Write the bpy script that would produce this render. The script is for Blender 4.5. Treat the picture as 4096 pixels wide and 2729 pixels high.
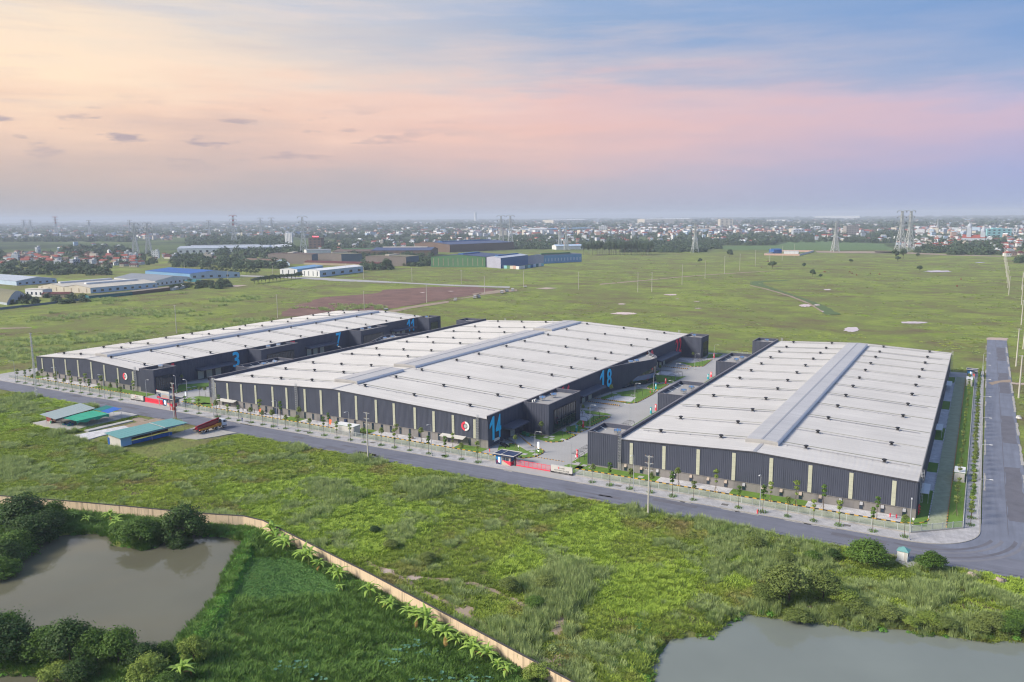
import bpy, math, random
import numpy as np
from mathutils import Matrix, Vector
for o in list(bpy.data.objects): bpy.data.objects.remove(o)
SC = bpy.context.scene
COL = SC.collection
RNG = random.Random(7)
rad = math.radians

# ---------------------------------------------------------------- camera
CAM_H = 72.0
FPX = 3206.15                      # focal length in pixels of a 4096 px wide frame
def _n(v): return v / np.linalg.norm(v)
def _ray(px, py): return np.array([px - 2048.0, 1364.5 - py, -FPX])
_Y = _n(_ray(3950, 850)); _X = -_n(_ray(-3480, 908)); _X = _n(_X - (_X @ _Y) * _Y); _Z = np.cross(_X, _Y)
W2C = np.stack([_X, _Y, _Z], 1)
def G(px, py, z=0.0):
    """ground point (surveyed from the photograph's perspective)"""
    d = W2C.T @ _ray(px, py); t = (z - CAM_H) / d[2]
    return (d[0] * t, d[1] * t)
def PXD(x, y):                     # pixels per metre at a ground point (for levels of detail)
    return FPX / math.sqrt(x * x + y * y + CAM_H ** 2)
cd = bpy.data.cameras.new('camera'); cam = bpy.data.objects.new('camera', cd); COL.objects.link(cam)
cd.sensor_width = 36.0; cd.lens = FPX * 36.0 / 4096.0; cd.clip_start = 1.0; cd.clip_end = 80000.0
m4 = Matrix([list(r) for r in W2C.T]).to_4x4(); m4.translation = (0, 0, CAM_H); cam.matrix_world = m4
SC.camera = cam

# ---------------------------------------------------------------- sky
SUN_AZ, SUN_EL = -138.0, 34.0      # degrees, azimuth from +Y towards +X
world = bpy.data.worlds.new('World'); SC.world = world; world.use_nodes = True
nt = world.node_tree; nt.nodes.clear()
def NN(t, kind, **kw):
    n = t.nodes.new(kind)
    for k, v in kw.items(): setattr(n, k, v)
    return n
def lk(t, a, b): t.links.new(a, b)
def MA(t, op, a, b=None, c=None, clamp=False):
    n = t.nodes.new('ShaderNodeMath'); n.operation = op; n.use_clamp = clamp
    for i, v in enumerate((a, b, c)):
        if v is None: continue
        if hasattr(v, 'links'): t.links.new(v, n.inputs[i])
        else: n.inputs[i].default_value = v
    return n.outputs[0]
def RAMP(t, fac, stops, interp='LINEAR'):
    r = t.nodes.new('ShaderNodeValToRGB'); cr = r.color_ramp; cr.interpolation = interp
    while len(cr.elements) < len(stops): cr.elements.new(0.5)
    for e, (p, c) in zip(cr.elements, stops):
        e.position = p; e.color = (c[0], c[1], c[2], 1)
    t.links.new(fac, r.inputs[0]); return r.outputs[0]
def MIX(t, fac, a, b, mode='MIX'):
    n = t.nodes.new('ShaderNodeMix'); n.data_type = 'RGBA'; n.blend_type = mode
    for s, v in ((n.inputs[0], fac), (n.inputs[6], a), (n.inputs[7], b)):
        if hasattr(v, 'links'): t.links.new(v, s)
        elif isinstance(v, (int, float)): s.default_value = v
        else: s.default_value = (v[0], v[1], v[2], 1)
    return n.outputs[2]
def S2L(r, g, b):
    f = lambda c: (c / 255 / 12.92) if c / 255 <= 0.04045 else ((c / 255 + 0.055) / 1.055) ** 2.4
    return (f(r), f(g), f(b))
tc = NN(nt, 'ShaderNodeTexCoord'); sep = NN(nt, 'ShaderNodeSeparateXYZ'); lk(nt, tc.outputs['Generated'], sep.inputs[0])
el = MA(nt, 'MULTIPLY', MA(nt, 'ARCSINE', sep.outputs[2]), 57.2958)              # elevation in degrees
L = (math.sin(rad(-100)), math.cos(rad(-100)))
hl = MA(nt, 'SQRT', MA(nt, 'ADD', MA(nt, 'MULTIPLY', sep.outputs[0], sep.outputs[0]), MA(nt, 'ADD', MA(nt, 'MULTIPLY', sep.outputs[1], sep.outputs[1]), 1e-5)))
cdot = MA(nt, 'DIVIDE', MA(nt, 'ADD', MA(nt, 'MULTIPLY', sep.outputs[0], L[0]), MA(nt, 'MULTIPLY', sep.outputs[1], L[1])), hl)
def skynoise(scale, sx, sy, sz, detail, rx=0.0, ry=0.0, rough=0.55):
    mp = NN(nt, 'ShaderNodeMapping'); mp.inputs['Scale'].default_value = (sx, sy, sz); mp.inputs['Rotation'].default_value = (rx, ry, 0)
    lk(nt, tc.outputs['Generated'], mp.inputs[0])
    nz = NN(nt, 'ShaderNodeTexNoise'); nz.inputs['Scale'].default_value = scale; nz.inputs['Detail'].default_value = detail; nz.inputs['Roughness'].default_value = rough
    lk(nt, mp.outputs[0], nz.inputs['Vector']); return nz.outputs['Fac']
n1 = skynoise(1.0, 3.0, 3.0, 16.0, 4, rx=0.10, ry=-0.16)
n2 = skynoise(1.0, 6.0, 6.0, 48.0, 6, rx=0.08, ry=-0.14)
n3 = skynoise(1.0, 1.5, 1.5, 5.0, 2)
damp = MA(nt, 'MULTIPLY', el, 0.16, clamp=True)
wob = MA(nt, 'ADD', MA(nt, 'MULTIPLY', MA(nt, 'SUBTRACT', n1, 0.5), 5.5), MA(nt, 'MULTIPLY', MA(nt, 'SUBTRACT', n2, 0.5), 5.0))
e2 = MA(nt, 'ADD', el, MA(nt, 'MULTIPLY', wob, damp))
t01 = MA(nt, 'DIVIDE', MA(nt, 'ADD', e2, 2.0), 40.0, clamp=True)                 # -2..38 degrees
P = lambda d: (d + 2.0) / 40.0
skyL = RAMP(nt, t01, [(0, S2L(168, 166, 174)), (P(0.5), S2L(174, 170, 174)), (P(2), S2L(186, 175, 173)), (P(4), S2L(211, 187, 176)), (P(6.5), S2L(238, 206, 184)),
    (P(9.5), S2L(252, 226, 198)), (P(12.5), S2L(240, 222, 202)), (P(15), S2L(208, 208, 212)), (P(24), S2L(182, 195, 218)), (1, S2L(170, 188, 220))])
skyM = RAMP(nt, t01, [(0, S2L(162, 166, 182)), (P(0.5), S2L(172, 172, 185)), (P(2.2), S2L(186, 178, 186)), (P(4), S2L(214, 185, 184)), (P(6), S2L(230, 190, 182)),
    (P(8), S2L(226, 192, 190)), (P(9.6), S2L(190, 186, 200)), (P(12), S2L(146, 170, 204)), (P(20), S2L(146, 172, 214)), (1, S2L(150, 176, 222))])
skyR = RAMP(nt, t01, [(0, S2L(146, 162, 198)), (P(0.7), S2L(152, 166, 204)), (P(2.4), S2L(160, 168, 208)), (P(4.2), S2L(178, 172, 204)), (P(5.8), S2L(196, 177, 200)),
    (P(7.0), S2L(178, 175, 206)), (P(8.4), S2L(138, 164, 204)), (P(12), S2L(110, 150, 202)), (P(20), S2L(118, 156, 208)), (1, S2L(136, 168, 222))])
wM = MA(nt, 'SMOOTH_MIN', MA(nt, 'DIVIDE', MA(nt, 'ADD', cdot, 0.22), 0.52, clamp=True), 1.0, 0.05)
wL = MA(nt, 'DIVIDE', MA(nt, 'SUBTRACT', cdot, 0.28), 0.46, clamp=True)
sky = MIX(nt, wL, MIX(nt, wM, skyR, skyM), skyL)
# small dark drifting clouds low over the glow
cn = skynoise(1.0, 17.0, 17.0, 75.0, 5, rx=0.02, rough=0.5)
cmask = MA(nt, 'MULTIPLY', MA(nt, 'SUBTRACT', cn, 0.556), 11.0, clamp=True)
band = MA(nt, 'SUBTRACT', 1.0, MA(nt, 'MULTIPLY', MA(nt, 'ABSOLUTE', MA(nt, 'SUBTRACT', el, 5.4)), 0.40), clamp=True)
cmask = MA(nt, 'MULTIPLY', MA(nt, 'MULTIPLY', cmask, band), MA(nt, 'MULTIPLY', MA(nt, 'SUBTRACT', cdot, 0.38), 5.0, clamp=True))
sky = MIX(nt, MA(nt, 'MULTIPLY', cmask, 0.85), sky, S2L(160, 152, 166))
sky = MIX(nt, MA(nt, 'MULTIPLY', MA(nt, 'SUBTRACT', n3, 0.5), 0.5, clamp=True), sky, MIX(nt, 0.3, sky, (1.0, 0.9, 0.86)))
# fine cirrus streaks, strongest in the glow
n4 = skynoise(1.0, 4.5, 4.5, 62.0, 7, rx=0.14, ry=-0.22, rough=0.62); n5 = skynoise(1.0, 9.0, 9.0, 30.0, 5, rx=0.14, ry=-0.22)
ci = MA(nt, 'MULTIPLY', MA(nt, 'MULTIPLY', MA(nt, 'SUBTRACT', n4, 0.44), 3.2, clamp=True), MA(nt, 'MULTIPLY', MA(nt, 'SUBTRACT', n5, 0.30), 3.0, clamp=True))
ciw = MA(nt, 'MULTIPLY', MA(nt, 'MULTIPLY', MA(nt, 'SUBTRACT', el, 3.0), 0.25, clamp=True), MA(nt, 'ADD', 0.05, MA(nt, 'MULTIPLY', MA(nt, 'ADD', cdot, 0.05), 0.62, clamp=True)))
sky = MIX(nt, MA(nt, 'MULTIPLY', ci, ciw, clamp=True), sky, S2L(255, 226, 204))
dk_ = MA(nt, 'MULTIPLY', MA(nt, 'MULTIPLY', MA(nt, 'SUBTRACT', 0.47, n4), 3.0, clamp=True), ciw)
sky = MIX(nt, MA(nt, 'MULTIPLY', dk_, 0.8), sky, S2L(186, 176, 188))
nish = NN(nt, 'ShaderNodeTexSky', sky_type='NISHITA'); nish.sun_disc = False
nish.sun_elevation = rad(SUN_EL); nish.sun_rotation = rad(SUN_AZ); nish.dust_density = 3.0
nb = MIX(nt, 1.0, nish.outputs[0], (0.10, 0.10, 0.10), 'MULTIPLY')
hi = MA(nt, 'MULTIPLY', MA(nt, 'SUBTRACT', el, 20.0), 0.02, clamp=True)
sky = MIX(nt, MA(nt, 'MULTIPLY', hi, 0.35), sky, nb)
bg = NN(nt, 'ShaderNodeBackground'); bg.inputs[1].default_value = 0.78; lk(nt, sky, bg.inputs[0])
wo = NN(nt, 'ShaderNodeOutputWorld'); lk(nt, bg.outputs[0], wo.inputs[0])

# ---------------------------------------------------------------- sun: low, behind thin cloud
sd = bpy.data.lights.new('sun', 'SUN'); sun = bpy.data.objects.new('sun', sd); COL.objects.link(sun)
sd.energy = 4.0; sd.angle = rad(18); sd.color = (1.0, 0.92, 0.79)
dirv = Vector((math.sin(rad(SUN_AZ)) * math.cos(rad(SUN_EL)), math.cos(rad(SUN_AZ)) * math.cos(rad(SUN_EL)), math.sin(rad(SUN_EL))))
sun.rotation_euler = dirv.to_track_quat('Z', 'Y').to_euler()
vs = SC.view_settings; vs.view_transform = 'Standard'; vs.look = 'None'; vs.gamma = 1.0; vs.exposure = 0.48; vs.use_curve_mapping = False
SC.render.engine = 'CYCLES'; cy = SC.cycles
cy.use_denoising = True; cy.filter_width = 1.15; cy.use_adaptive_sampling = True; cy.adaptive_threshold = 0.015; world.cycles.sampling_method = 'MANUAL'; world.cycles.sample_map_resolution = 512; cy.max_bounces = 5; cy.diffuse_bounces = 2; cy.glossy_bounces = 2; cy.transmission_bounces = 3; cy.volume_bounces = 0; cy.transparent_max_bounces = 8
cy.caustics_reflective = False; cy.caustics_refractive = False; cy.sample_clamp_indirect = 4.0

# ---------------------------------------------------------------- helpers
def new_obj(name, data): o = bpy.data.objects.new(name, data); COL.objects.link(o); return o
def tag(o, label=None, cat=None, group=None, kind=None):
    if label: o['label'] = label
    if cat: o['category'] = cat
    if group: o['group'] = group
    if kind: o['kind'] = kind
    return o
def thing(name, label, cat, loc=(0, 0, 0), rz=0.0, group=None):
    o = new_obj(name, None); o.location = loc; o.rotation_euler = (0, 0, rz); o.empty_display_size = 0.5
    return tag(o, label, cat, group)
class MB:
    """collects simple shapes into one mesh"""
    def __init__(s): s.v = []; s.f = []; s.m = []; s.mi = 0
    def mat(s, i): s.mi = i; return s
    def add(s, vs, fs):
        n = len(s.v); s.v.extend(vs); s.f.extend([tuple(i + n for i in f) for f in fs]); s.m.extend([s.mi] * len(fs)); return s
    def box(s, x0, x1, y0, y1, z0, z1):
        return s.add([(x0, y0, z0), (x1, y0, z0), (x1, y1, z0), (x0, y1, z0), (x0, y0, z1), (x1, y0, z1), (x1, y1, z1), (x0, y1, z1)],
                     [(0, 3, 2, 1), (4, 5, 6, 7), (0, 1, 5, 4), (1, 2, 6, 5), (2, 3, 7, 6), (3, 0, 4, 7)])
    def rbox(s, cx, cy, cz, lx, ly, lz, rz=0.0, tilt=0.0):
        c, sn = math.cos(rz), math.sin(rz); ct, st = math.cos(tilt), math.sin(tilt); vs = []
        for z in (-lz / 2, lz / 2):
            for x, y in ((-lx / 2, -ly / 2), (lx / 2, -ly / 2), (lx / 2, ly / 2), (-lx / 2, ly / 2)):
                x2 = x * ct + z * st; z2 = -x * st + z * ct
                vs.append((cx + x2 * c - y * sn, cy + x2 * sn + y * c, cz + z2))
        return s.add(vs, [(0, 3, 2, 1), (4, 5, 6, 7), (0, 1, 5, 4), (1, 2, 6, 5), (2, 3, 7, 6), (3, 0, 4, 7)])
    def cyl(s, p0, p1, r0, r1=None, n=8, caps=True):
        r1 = r0 if r1 is None else r1
        a = Vector(p0); b = Vector(p1); d = (b - a)
        if d.length < 1e-6: return s
        d.normalize(); u = d.orthogonal().normalized(); w = d.cross(u); vs = []
        for p, r in ((a, r0), (b, r1)):
            for k in range(n):
                q = p + (u * math.cos(2 * math.pi * k / n) + w * math.sin(2 * math.pi * k / n)) * r; vs.append((q.x, q.y, q.z))
        fs = [(k, (k + 1) % n, n + (k + 1) % n, n + k) for k in range(n)]
        if caps: fs += [tuple(range(n - 1, -1, -1)), tuple(range(n, 2 * n))]
        return s.add(vs, fs)
    def tube(s, pts, r, n=6):
        for a, b in zip(pts[:-1], pts[1:]): s.cyl(a, b, r, r, n)
        return s
    def bar(s, p0, p1, w): return s.cyl(p0, p1, w * 0.6, w * 0.6, 4)
    def lathe(s, prof, n=12, c=(0, 0, 0)):
        vs = []
        for r, z in prof:
            for k in range(n): vs.append((c[0] + r * math.cos(2 * math.pi * k / n), c[1] + r * math.sin(2 * math.pi * k / n), c[2] + z))
        fs = []
        for i in range(len(prof) - 1):
            for k in range(n): fs.append((i * n + k, i * n + (k + 1) % n, (i + 1) * n + (k + 1) % n, (i + 1) * n + k))
        fs += [tuple(range(n - 1, -1, -1)), tuple(range((len(prof) - 1) * n, len(prof) * n))]
        return s.add(vs, fs)
    def prism(s, poly, z0, z1, bottom=True):
        n = len(poly); a = sum(poly[i][0] * poly[(i + 1) % n][1] - poly[(i + 1) % n][0] * poly[i][1] for i in range(n))
        if a < 0: poly = poly[::-1]
        vs = [(x, y, z0) for x, y in poly] + [(x, y, z1) for x, y in poly]
        fs = [(k, (k + 1) % n, n + (k + 1) % n, n + k) for k in range(n)] + [tuple(range(n, 2 * n))]
        if bottom: fs.append(tuple(range(n - 1, -1, -1)))
        return s.add(vs, fs)
    def quad(s, *p): return s.add([tuple(q) for q in p], [tuple(range(len(p)))])
    def mesh(s, name, mats, smooth=False):
        me = bpy.data.meshes.new(name); me.from_pydata(s.v, [], s.f)
        for m in (mats if isinstance(mats, (list, tuple)) else [mats]): me.materials.append(m)
        if any(s.m): me.polygons.foreach_set('material_index', s.m)
        if smooth: me.polygons.foreach_set('use_smooth', [True] * len(me.polygons))
        me.update(); return me
    def build(s, name, mats, parent=None, world=False, smooth=False):
        o = new_obj(name, s.mesh(name, mats, smooth))
        if parent is not None:
            o.parent = parent
            if world: o.location = -parent.location
        return o
def part(name, me, parent, loc=(0, 0, 0), rz=0.0, world=False, scale=None):
    o = new_obj(name, me); o.parent = parent; o.location = loc; o.rotation_euler = (0, 0, rz)
    if world: o.location = Vector(loc) - parent.location
    if scale: o.scale = scale
    return o
def copy_tree(src, loc=None, rz=None, scale=None, label=None, group=None):
    def cp(o, par):
        c = o.copy(); COL.objects.link(c); c.parent = par
        for ch in o.children: cp(ch, c)
        return c
    r = cp(src, None)
    if loc is not None: r.location = loc
    if rz is not None: r.rotation_euler = (0, 0, rz)
    if scale is not None: r.scale = (scale, scale, scale) if isinstance(scale, (int, float)) else scale
    if label: r['label'] = label
    if group: r['group'] = group
    return r
ORD = ['first', 'second', 'third', 'fourth', 'fifth', 'sixth', 'seventh', 'eighth', 'ninth', 'tenth', 'eleventh', 'twelfth', 'thirteenth', 'fourteenth', 'fifteenth', 'sixteenth', 'seventeenth', 'eighteenth', 'nineteenth', 'twentieth']
def ordinal(i):
    if i < 20: return ORD[i]
    t = {2: 'twenty', 3: 'thirty', 4: 'forty', 5: 'fifty', 6: 'sixty', 7: 'seventy', 8: 'eighty', 9: 'ninety'}
    k = i + 1
    return (t[k // 10] + ('ieth' if 0 else '')) [:-1] + 'ieth' if k % 10 == 0 else t[k // 10] + '-' + ORD[k % 10 - 1]
# ---------------------------------------------------------------- materials (all procedural)
def mat(name, col, rough=0.75, var=0.18, scale=0.6, metal=0.0, bump=0.0, bscale=8.0, rnd=0.0, island=0.0, spec=0.4, emit=None, col2=None, lane=0.0, lane_s=(0.015, 0.9, 1.0), streak=0.0):
    m = bpy.data.materials.new(name); m.use_nodes = True; t = m.node_tree; b = t.nodes['Principled BSDF']
    b.inputs['Roughness'].default_value = rough; b.inputs['Metallic'].default_value = metal; b.inputs['Specular IOR Level'].default_value = spec
    geo = NN(t, 'ShaderNodeNewGeometry')
    nz = NN(t, 'ShaderNodeTexNoise'); nz.inputs['Scale'].default_value = scale; nz.inputs['Detail'].default_value = 5; nz.inputs['Roughness'].default_value = 0.6
    lk(t, geo.outputs['Position'], nz.inputs['Vector'])
    f = MA(t, 'MULTIPLY', MA(t, 'SUBTRACT', nz.outputs['Fac'], 0.5), 2.4)
    f = MA(t, 'ADD', 1.0, MA(t, 'MULTIPLY', f, var))
    if streak:
        mp = NN(t, 'ShaderNodeMapping'); mp.inputs['Scale'].default_value = (1.6, 1.6, 0.10); lk(t, geo.outputs['Position'], mp.inputs[0])
        n2 = NN(t, 'ShaderNodeTexNoise'); n2.inputs['Scale'].default_value = 1.0; n2.inputs['Detail'].default_value = 4; lk(t, mp.outputs[0], n2.inputs['Vector'])
        f = MA(t, 'MULTIPLY', f, MA(t, 'ADD', 1.0, MA(t, 'MULTIPLY', MA(t, 'MULTIPLY', MA(t, 'SUBTRACT', n2.outputs['Fac'], 0.52), 4.0, clamp=True), -streak)))
    if lane:
        mp = NN(t, 'ShaderNodeMapping'); mp.inputs['Scale'].default_value = lane_s; lk(t, geo.outputs['Position'], mp.inputs[0])
        n2 = NN(t, 'ShaderNodeTexNoise'); n2.inputs['Scale'].default_value = 1.0; n2.inputs['Detail'].default_value = 5; lk(t, mp.outputs[0], n2.inputs['Vector'])
        f = MA(t, 'MULTIPLY', f, MA(t, 'ADD', 1.0, MA(t, 'MULTIPLY', MA(t, 'SUBTRACT', n2.outputs['Fac'], 0.5), 2.6 * lane)))
    if rnd:
        oi = NN(t, 'ShaderNodeObjectInfo'); f = MA(t, 'MULTIPLY', f, MA(t, 'ADD', 1.0 - rnd, MA(t, 'MULTIPLY', oi.outputs['Random'], 2 * rnd)))
    if island:
        f = MA(t, 'MULTIPLY', f, MA(t, 'ADD', 1.0 - island, MA(t, 'MULTIPLY', geo.outputs['Random Per Island'], 2 * island)))
    base = col
    if col2 is not None:
        oi = NN(t, 'ShaderNodeObjectInfo'); base = MIX(t, oi.outputs['Random'], col, col2)
    cmb = NN(t, 'ShaderNodeCombineColor'); lk(t, f, cmb.inputs[0]); lk(t, f, cmb.inputs[1]); lk(t, f, cmb.inputs[2])
    lk(t, MIX(t, 1.0, base, cmb.outputs[0], 'MULTIPLY'), b.inputs['Base Color'])
    if bump:
        n3 = NN(t, 'ShaderNodeTexNoise'); n3.inputs['Scale'].default_value = bscale; n3.inputs['Detail'].default_value = 4; lk(t, geo.outputs['Position'], n3.inputs['Vector'])
        bp = NN(t, 'ShaderNodeBump'); bp.inputs['Strength'].default_value = bump; bp.inputs['Distance'].default_value = 0.15; lk(t, n3.outputs['Fac'], bp.inputs['Height']); lk(t, bp.outputs[0], b.inputs['Normal'])
    if emit:
        b.inputs['Emission Color'].default_value = (*emit[:3], 1); b.inputs['Emission Strength'].default_value = emit[3]
    return m
MT = {}
def D(key, *a, **k): MT[key] = mat(key, *a, **k); return MT[key]
D('cladding', (0.068, 0.076, 0.108), 0.55, 0.12, 0.25, spec=0.3, streak=0.22)
D('trim', (0.065, 0.065, 0.075), 0.5, 0.05, 0.5)
D('coping', (0.16, 0.15, 0.16), 0.5, 0.1, 0.5)
D('masonry', (0.23, 0.215, 0.205), 0.9, 0.12, 0.8, streak=0.2, bump=0.15)
D('roof_metal', (0.45, 0.436, 0.424), 0.42, 0.13, 0.07, spec=0.4, metal=0.0, lane=0.16)
D('roof_seam', (0.25, 0.255, 0.23), 0.6, 0.1)
D('monitor_side', (0.68, 0.70, 0.73), 0.45, 0.06, 0.2)
D('monitor_end', (0.40, 0.385, 0.365), 0.5, 0.05, 0.3)
D('dark_slot', (0.02, 0.02, 0.025), 0.6, 0.05)
D('vent_black', (0.025, 0.025, 0.028), 0.5, 0.1)
D('pipe_grey', (0.34, 0.34, 0.36), 0.5, 0.1)
D('light_panel', (0.54, 0.54, 0.42), 0.5, 0.12, 1.5)
D('galv', (0.50, 0.51, 0.52), 0.45, 0.12, 1.0, metal=0.3)
D('white_paint', (0.72, 0.72, 0.70), 0.6, 0.08, 0.6)
D('offwhite', (0.55, 0.53, 0.49), 0.7, 0.10, 0.5, streak=0.12)
D('cyan_paint', (0.03, 0.56, 0.93), 0.5, 0.04)
D('red_paint', (0.88, 0.055, 0.095), 0.5, 0.06)
D('deck_concrete', (0.33, 0.315, 0.30), 0.85, 0.15, 0.5)
D('dock_door', (0.42, 0.45, 0.40), 0.6, 0.06, 1.0)
D('glass_dark', (0.012, 0.030, 0.055), 0.06, 0.1, 0.4, spec=0.9)
D('glass_blue', (0.03, 0.12, 0.26), 0.08, 0.2, 0.3, spec=0.9)
D('chrome', (0.70, 0.70, 0.70), 0.18, 0.05, metal=1.0)
D('black_steel', (0.03, 0.03, 0.034), 0.5, 0.05)
D('asphalt', (0.146, 0.151, 0.184), 0.85, 0.22, 0.18, bump=0.25, bscale=3.0, lane=0.2, lane_s=(0.05, 0.9, 1))
D('asphalt_side', (0.155, 0.168, 0.212), 0.85, 0.22, 0.18, bump=0.25, bscale=3.0, lane=0.22, lane_s=(0.9, 0.05, 1))
D('asphalt_worn', (0.172, 0.172, 0.196), 0.85, 0.25, 0.3)
D('asphalt_dark', (0.122, 0.120, 0.140), 0.85, 0.3, 0.3)
D('concrete_road', (0.36, 0.35, 0.34), 0.85, 0.10, 0.12)
D('kerb_grey', (0.36, 0.34, 0.31), 0.9, 0.2, 1.0)
D('kerb_yellow', (0.62, 0.34, 0.05), 0.7, 0.12, 2.0)
D('kerb_black', (0.03, 0.03, 0.035), 0.7, 0.1, 2.0)
D('slab', (0.40, 0.39, 0.375), 0.9, 0.12, 1.0)
D('lawn', (0.12, 0.215, 0.03), 0.95, 0.35, 0.5, bump=0.5, bscale=5.0)
D('ditch_green', (0.085, 0.130, 0.040), 0.95, 0.3, 0.3)
D('paddy', (0.085, 0.15, 0.04), 0.95, 0.2, 0.05)
D('bluegrey_print', (0.36, 0.40, 0.45), 0.6, 0.1)
D('steel_fence', (0.46, 0.49, 0.47), 0.5, 0.08, 1.0)
D('cream_wall', (0.66, 0.51, 0.35), 0.9, 0.14, 0.35, streak=0.6)
D('stone_foot', (0.15, 0.14, 0.13), 0.95, 0.35, 2.0, bump=0.6)
D('dark_cap', (0.06, 0.055, 0.05), 0.9, 0.3, 1.5)
D('concrete_pole', (0.50, 0.47, 0.41), 0.85, 0.14, 1.0)
D('bark', (0.10, 0.075, 0.055), 0.95, 0.3, 3.0)
D('brown_soil', (0.165, 0.090, 0.072), 0.95, 0.55, 0.06, bump=0.9, bscale=0.6)
D('tan_track', (0.30, 0.23, 0.17), 0.95, 0.25, 0.25, bump=0.5, bscale=0.8)
D('pale_sand', (0.42, 0.33, 0.28), 0.95, 0.2, 0.3)
D('teal_roof', (0.13, 0.31, 0.30), 0.5, 0.08, 0.5)
D('grey_roof', (0.30, 0.36, 0.36), 0.5, 0.08, 0.5)
D('green_cloth', (0.03, 0.32, 0.20), 0.8, 0.15, 0.6)
D('teal_cloth', (0.015, 0.16, 0.15), 0.8, 0.12, 0.6)
D('blue_cloth', (0.02, 0.11, 0.42), 0.7, 0.15, 0.8)
D('blue_sheet', (0.24, 0.44, 0.72), 0.6, 0.08, 0.6)
D('deep_blue', (0.015, 0.10, 0.36), 0.6, 0.12, 0.7)
D('ply_brown', (0.16, 0.105, 0.08), 0.9, 0.2, 1.0)
D('brick_red', (0.22, 0.055, 0.05), 0.9, 0.15, 2.0)
D('maroon', (0.36, 0.022, 0.042), 0.4, 0.15, 1.0)
D('machine_yellow', (0.50, 0.22, 0.025), 0.5, 0.2, 1.5)
D('cab_white', (0.70, 0.74, 0.78), 0.35, 0.05)
D('rubber', (0.025, 0.025, 0.028), 0.85, 0.1)
D('tail_red', (0.8, 0.03, 0.04), 0.4, 0.0, emit=(1, 0.05, 0.06, 1.2))
D('orange_sheet', (0.75, 0.16, 0.06), 0.7, 0.12, 1.0)
D('lamp_white', (0.8, 0.82, 0.85), 0.4, 0.02, emit=(0.9, 0.95, 1.0, 0.7))
D('teal_sign', (0.01, 0.34, 0.40), 0.5, 0.03)
D('gate_mesh', (0.62, 0.30, 0.34), 0.6, 0.15, 0.4)
D('guard_blue', (0.03, 0.22, 0.50), 0.5, 0.04)
D('guard_navy', (0.02, 0.035, 0.09), 0.5, 0.05)
D('guard_beige', (0.50, 0.43, 0.35), 0.7, 0.05)
D('ink', (0.02, 0.02, 0.025), 0.6, 0.0)
D('skin', (0.35, 0.20, 0.13), 0.6, 0.05)
D('cloth_blue', (0.03, 0.08, 0.30), 0.8, 0.1)
D('cloth_dark', (0.03, 0.03, 0.04), 0.8, 0.1)
D('cow_brown', (0.20, 0.045, 0.025), 0.8, 0.15, 2.0)
D('steel_lattice', (0.52, 0.54, 0.53), 0.5, 0.05, metal=0.2)
D('red_lattice', (0.42, 0.10, 0.09), 0.6, 0.05)
D('bin_green', (0.01, 0.20, 0.09), 0.5, 0.05)

# foliage: colour varies by leaf clump (island), by plant (random) and a little by place; light passes through leaves
def leafmat(name, c1, c2, rough=0.6, trans=0.25, pn=0.35, pscale=0.05, c3=None):
    m = bpy.data.materials.new(name); m.use_nodes = True; t = m.node_tree; b = t.nodes['Principled BSDF']
    b.inputs['Roughness'].default_value = rough; b.inputs['Specular IOR Level'].default_value = 0.25
    geo = NN(t, 'ShaderNodeNewGeometry'); oi = NN(t, 'ShaderNodeObjectInfo')
    nz = NN(t, 'ShaderNodeTexNoise'); nz.inputs['Scale'].default_value = pscale; nz.inputs['Detail'].default_value = 3; lk(t, geo.outputs['Position'], nz.inputs['Vector'])
    f = MA(t, 'ADD', MA(t, 'MULTIPLY', geo.outputs['Random Per Island'], 0.45), MA(t, 'MULTIPLY', oi.outputs['Random'], 0.35))
    f = MA(t, 'ADD', f, MA(t, 'MULTIPLY', MA(t, 'SUBTRACT', nz.outputs['Fac'], 0.4), pn * 3.0), clamp=True)
    c = MIX(t, f, c1, c2)
    if c3 is not None:
        n2 = NN(t, 'ShaderNodeTexNoise'); n2.inputs['Scale'].default_value = pscale * 1.7; n2.inputs['Detail'].default_value = 4
        mp = NN(t, 'ShaderNodeMapping'); mp.inputs['Location'].default_value = (130, 70, 0); lk(t, geo.outputs['Position'], mp.inputs[0]); lk(t, mp.outputs[0], n2.inputs['Vector'])
        c = MIX(t, MA(t, 'MULTIPLY', MA(t, 'SUBTRACT', n2.outputs['Fac'], 0.55), 6.0, clamp=True), c, c3)
    lk(t, c, b.inputs['Base Color'])
    tr = NN(t, 'ShaderNodeBsdfTranslucent'); lk(t, c, tr.inputs[0])
    mx = NN(t, 'ShaderNodeMixShader'); mx.inputs[0].default_value = trans; lk(t, b.outputs[0], mx.inputs[1]); lk(t, tr.outputs[0], mx.inputs[2])
    lk(t, mx.outputs[0], t.nodes['Material Output'].inputs[0]); MT[name] = m; return m
leafmat('leaf_dark', (0.030, 0.072, 0.018), (0.085, 0.15, 0.034))
leafmat('leaf_mid', (0.06, 0.13, 0.022), (0.17, 0.28, 0.05), trans=0.35)
leafmat('leaf_light', (0.15, 0.22, 0.035), (0.30, 0.38, 0.075))
leafmat('leaf_olive', (0.13, 0.19, 0.045), (0.27, 0.32, 0.09), trans=0.38)
leafmat('leaf_banana', (0.20, 0.36, 0.05), (0.40, 0.54, 0.11), rough=0.45)
leafmat('leaf_dry', (0.24, 0.15, 0.04), (0.36, 0.24, 0.07))
leafmat('leaf_vine', (0.09, 0.25, 0.03), (0.19, 0.40, 0.06), pn=0.2)
leafmat('lotus_leaf', (0.07, 0.19, 0.10), (0.17, 0.33, 0.22))
leafmat('leaf_far', (0.040, 0.075, 0.034), (0.080, 0.125, 0.050), pn=0.3, pscale=0.02, trans=0.1)
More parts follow.
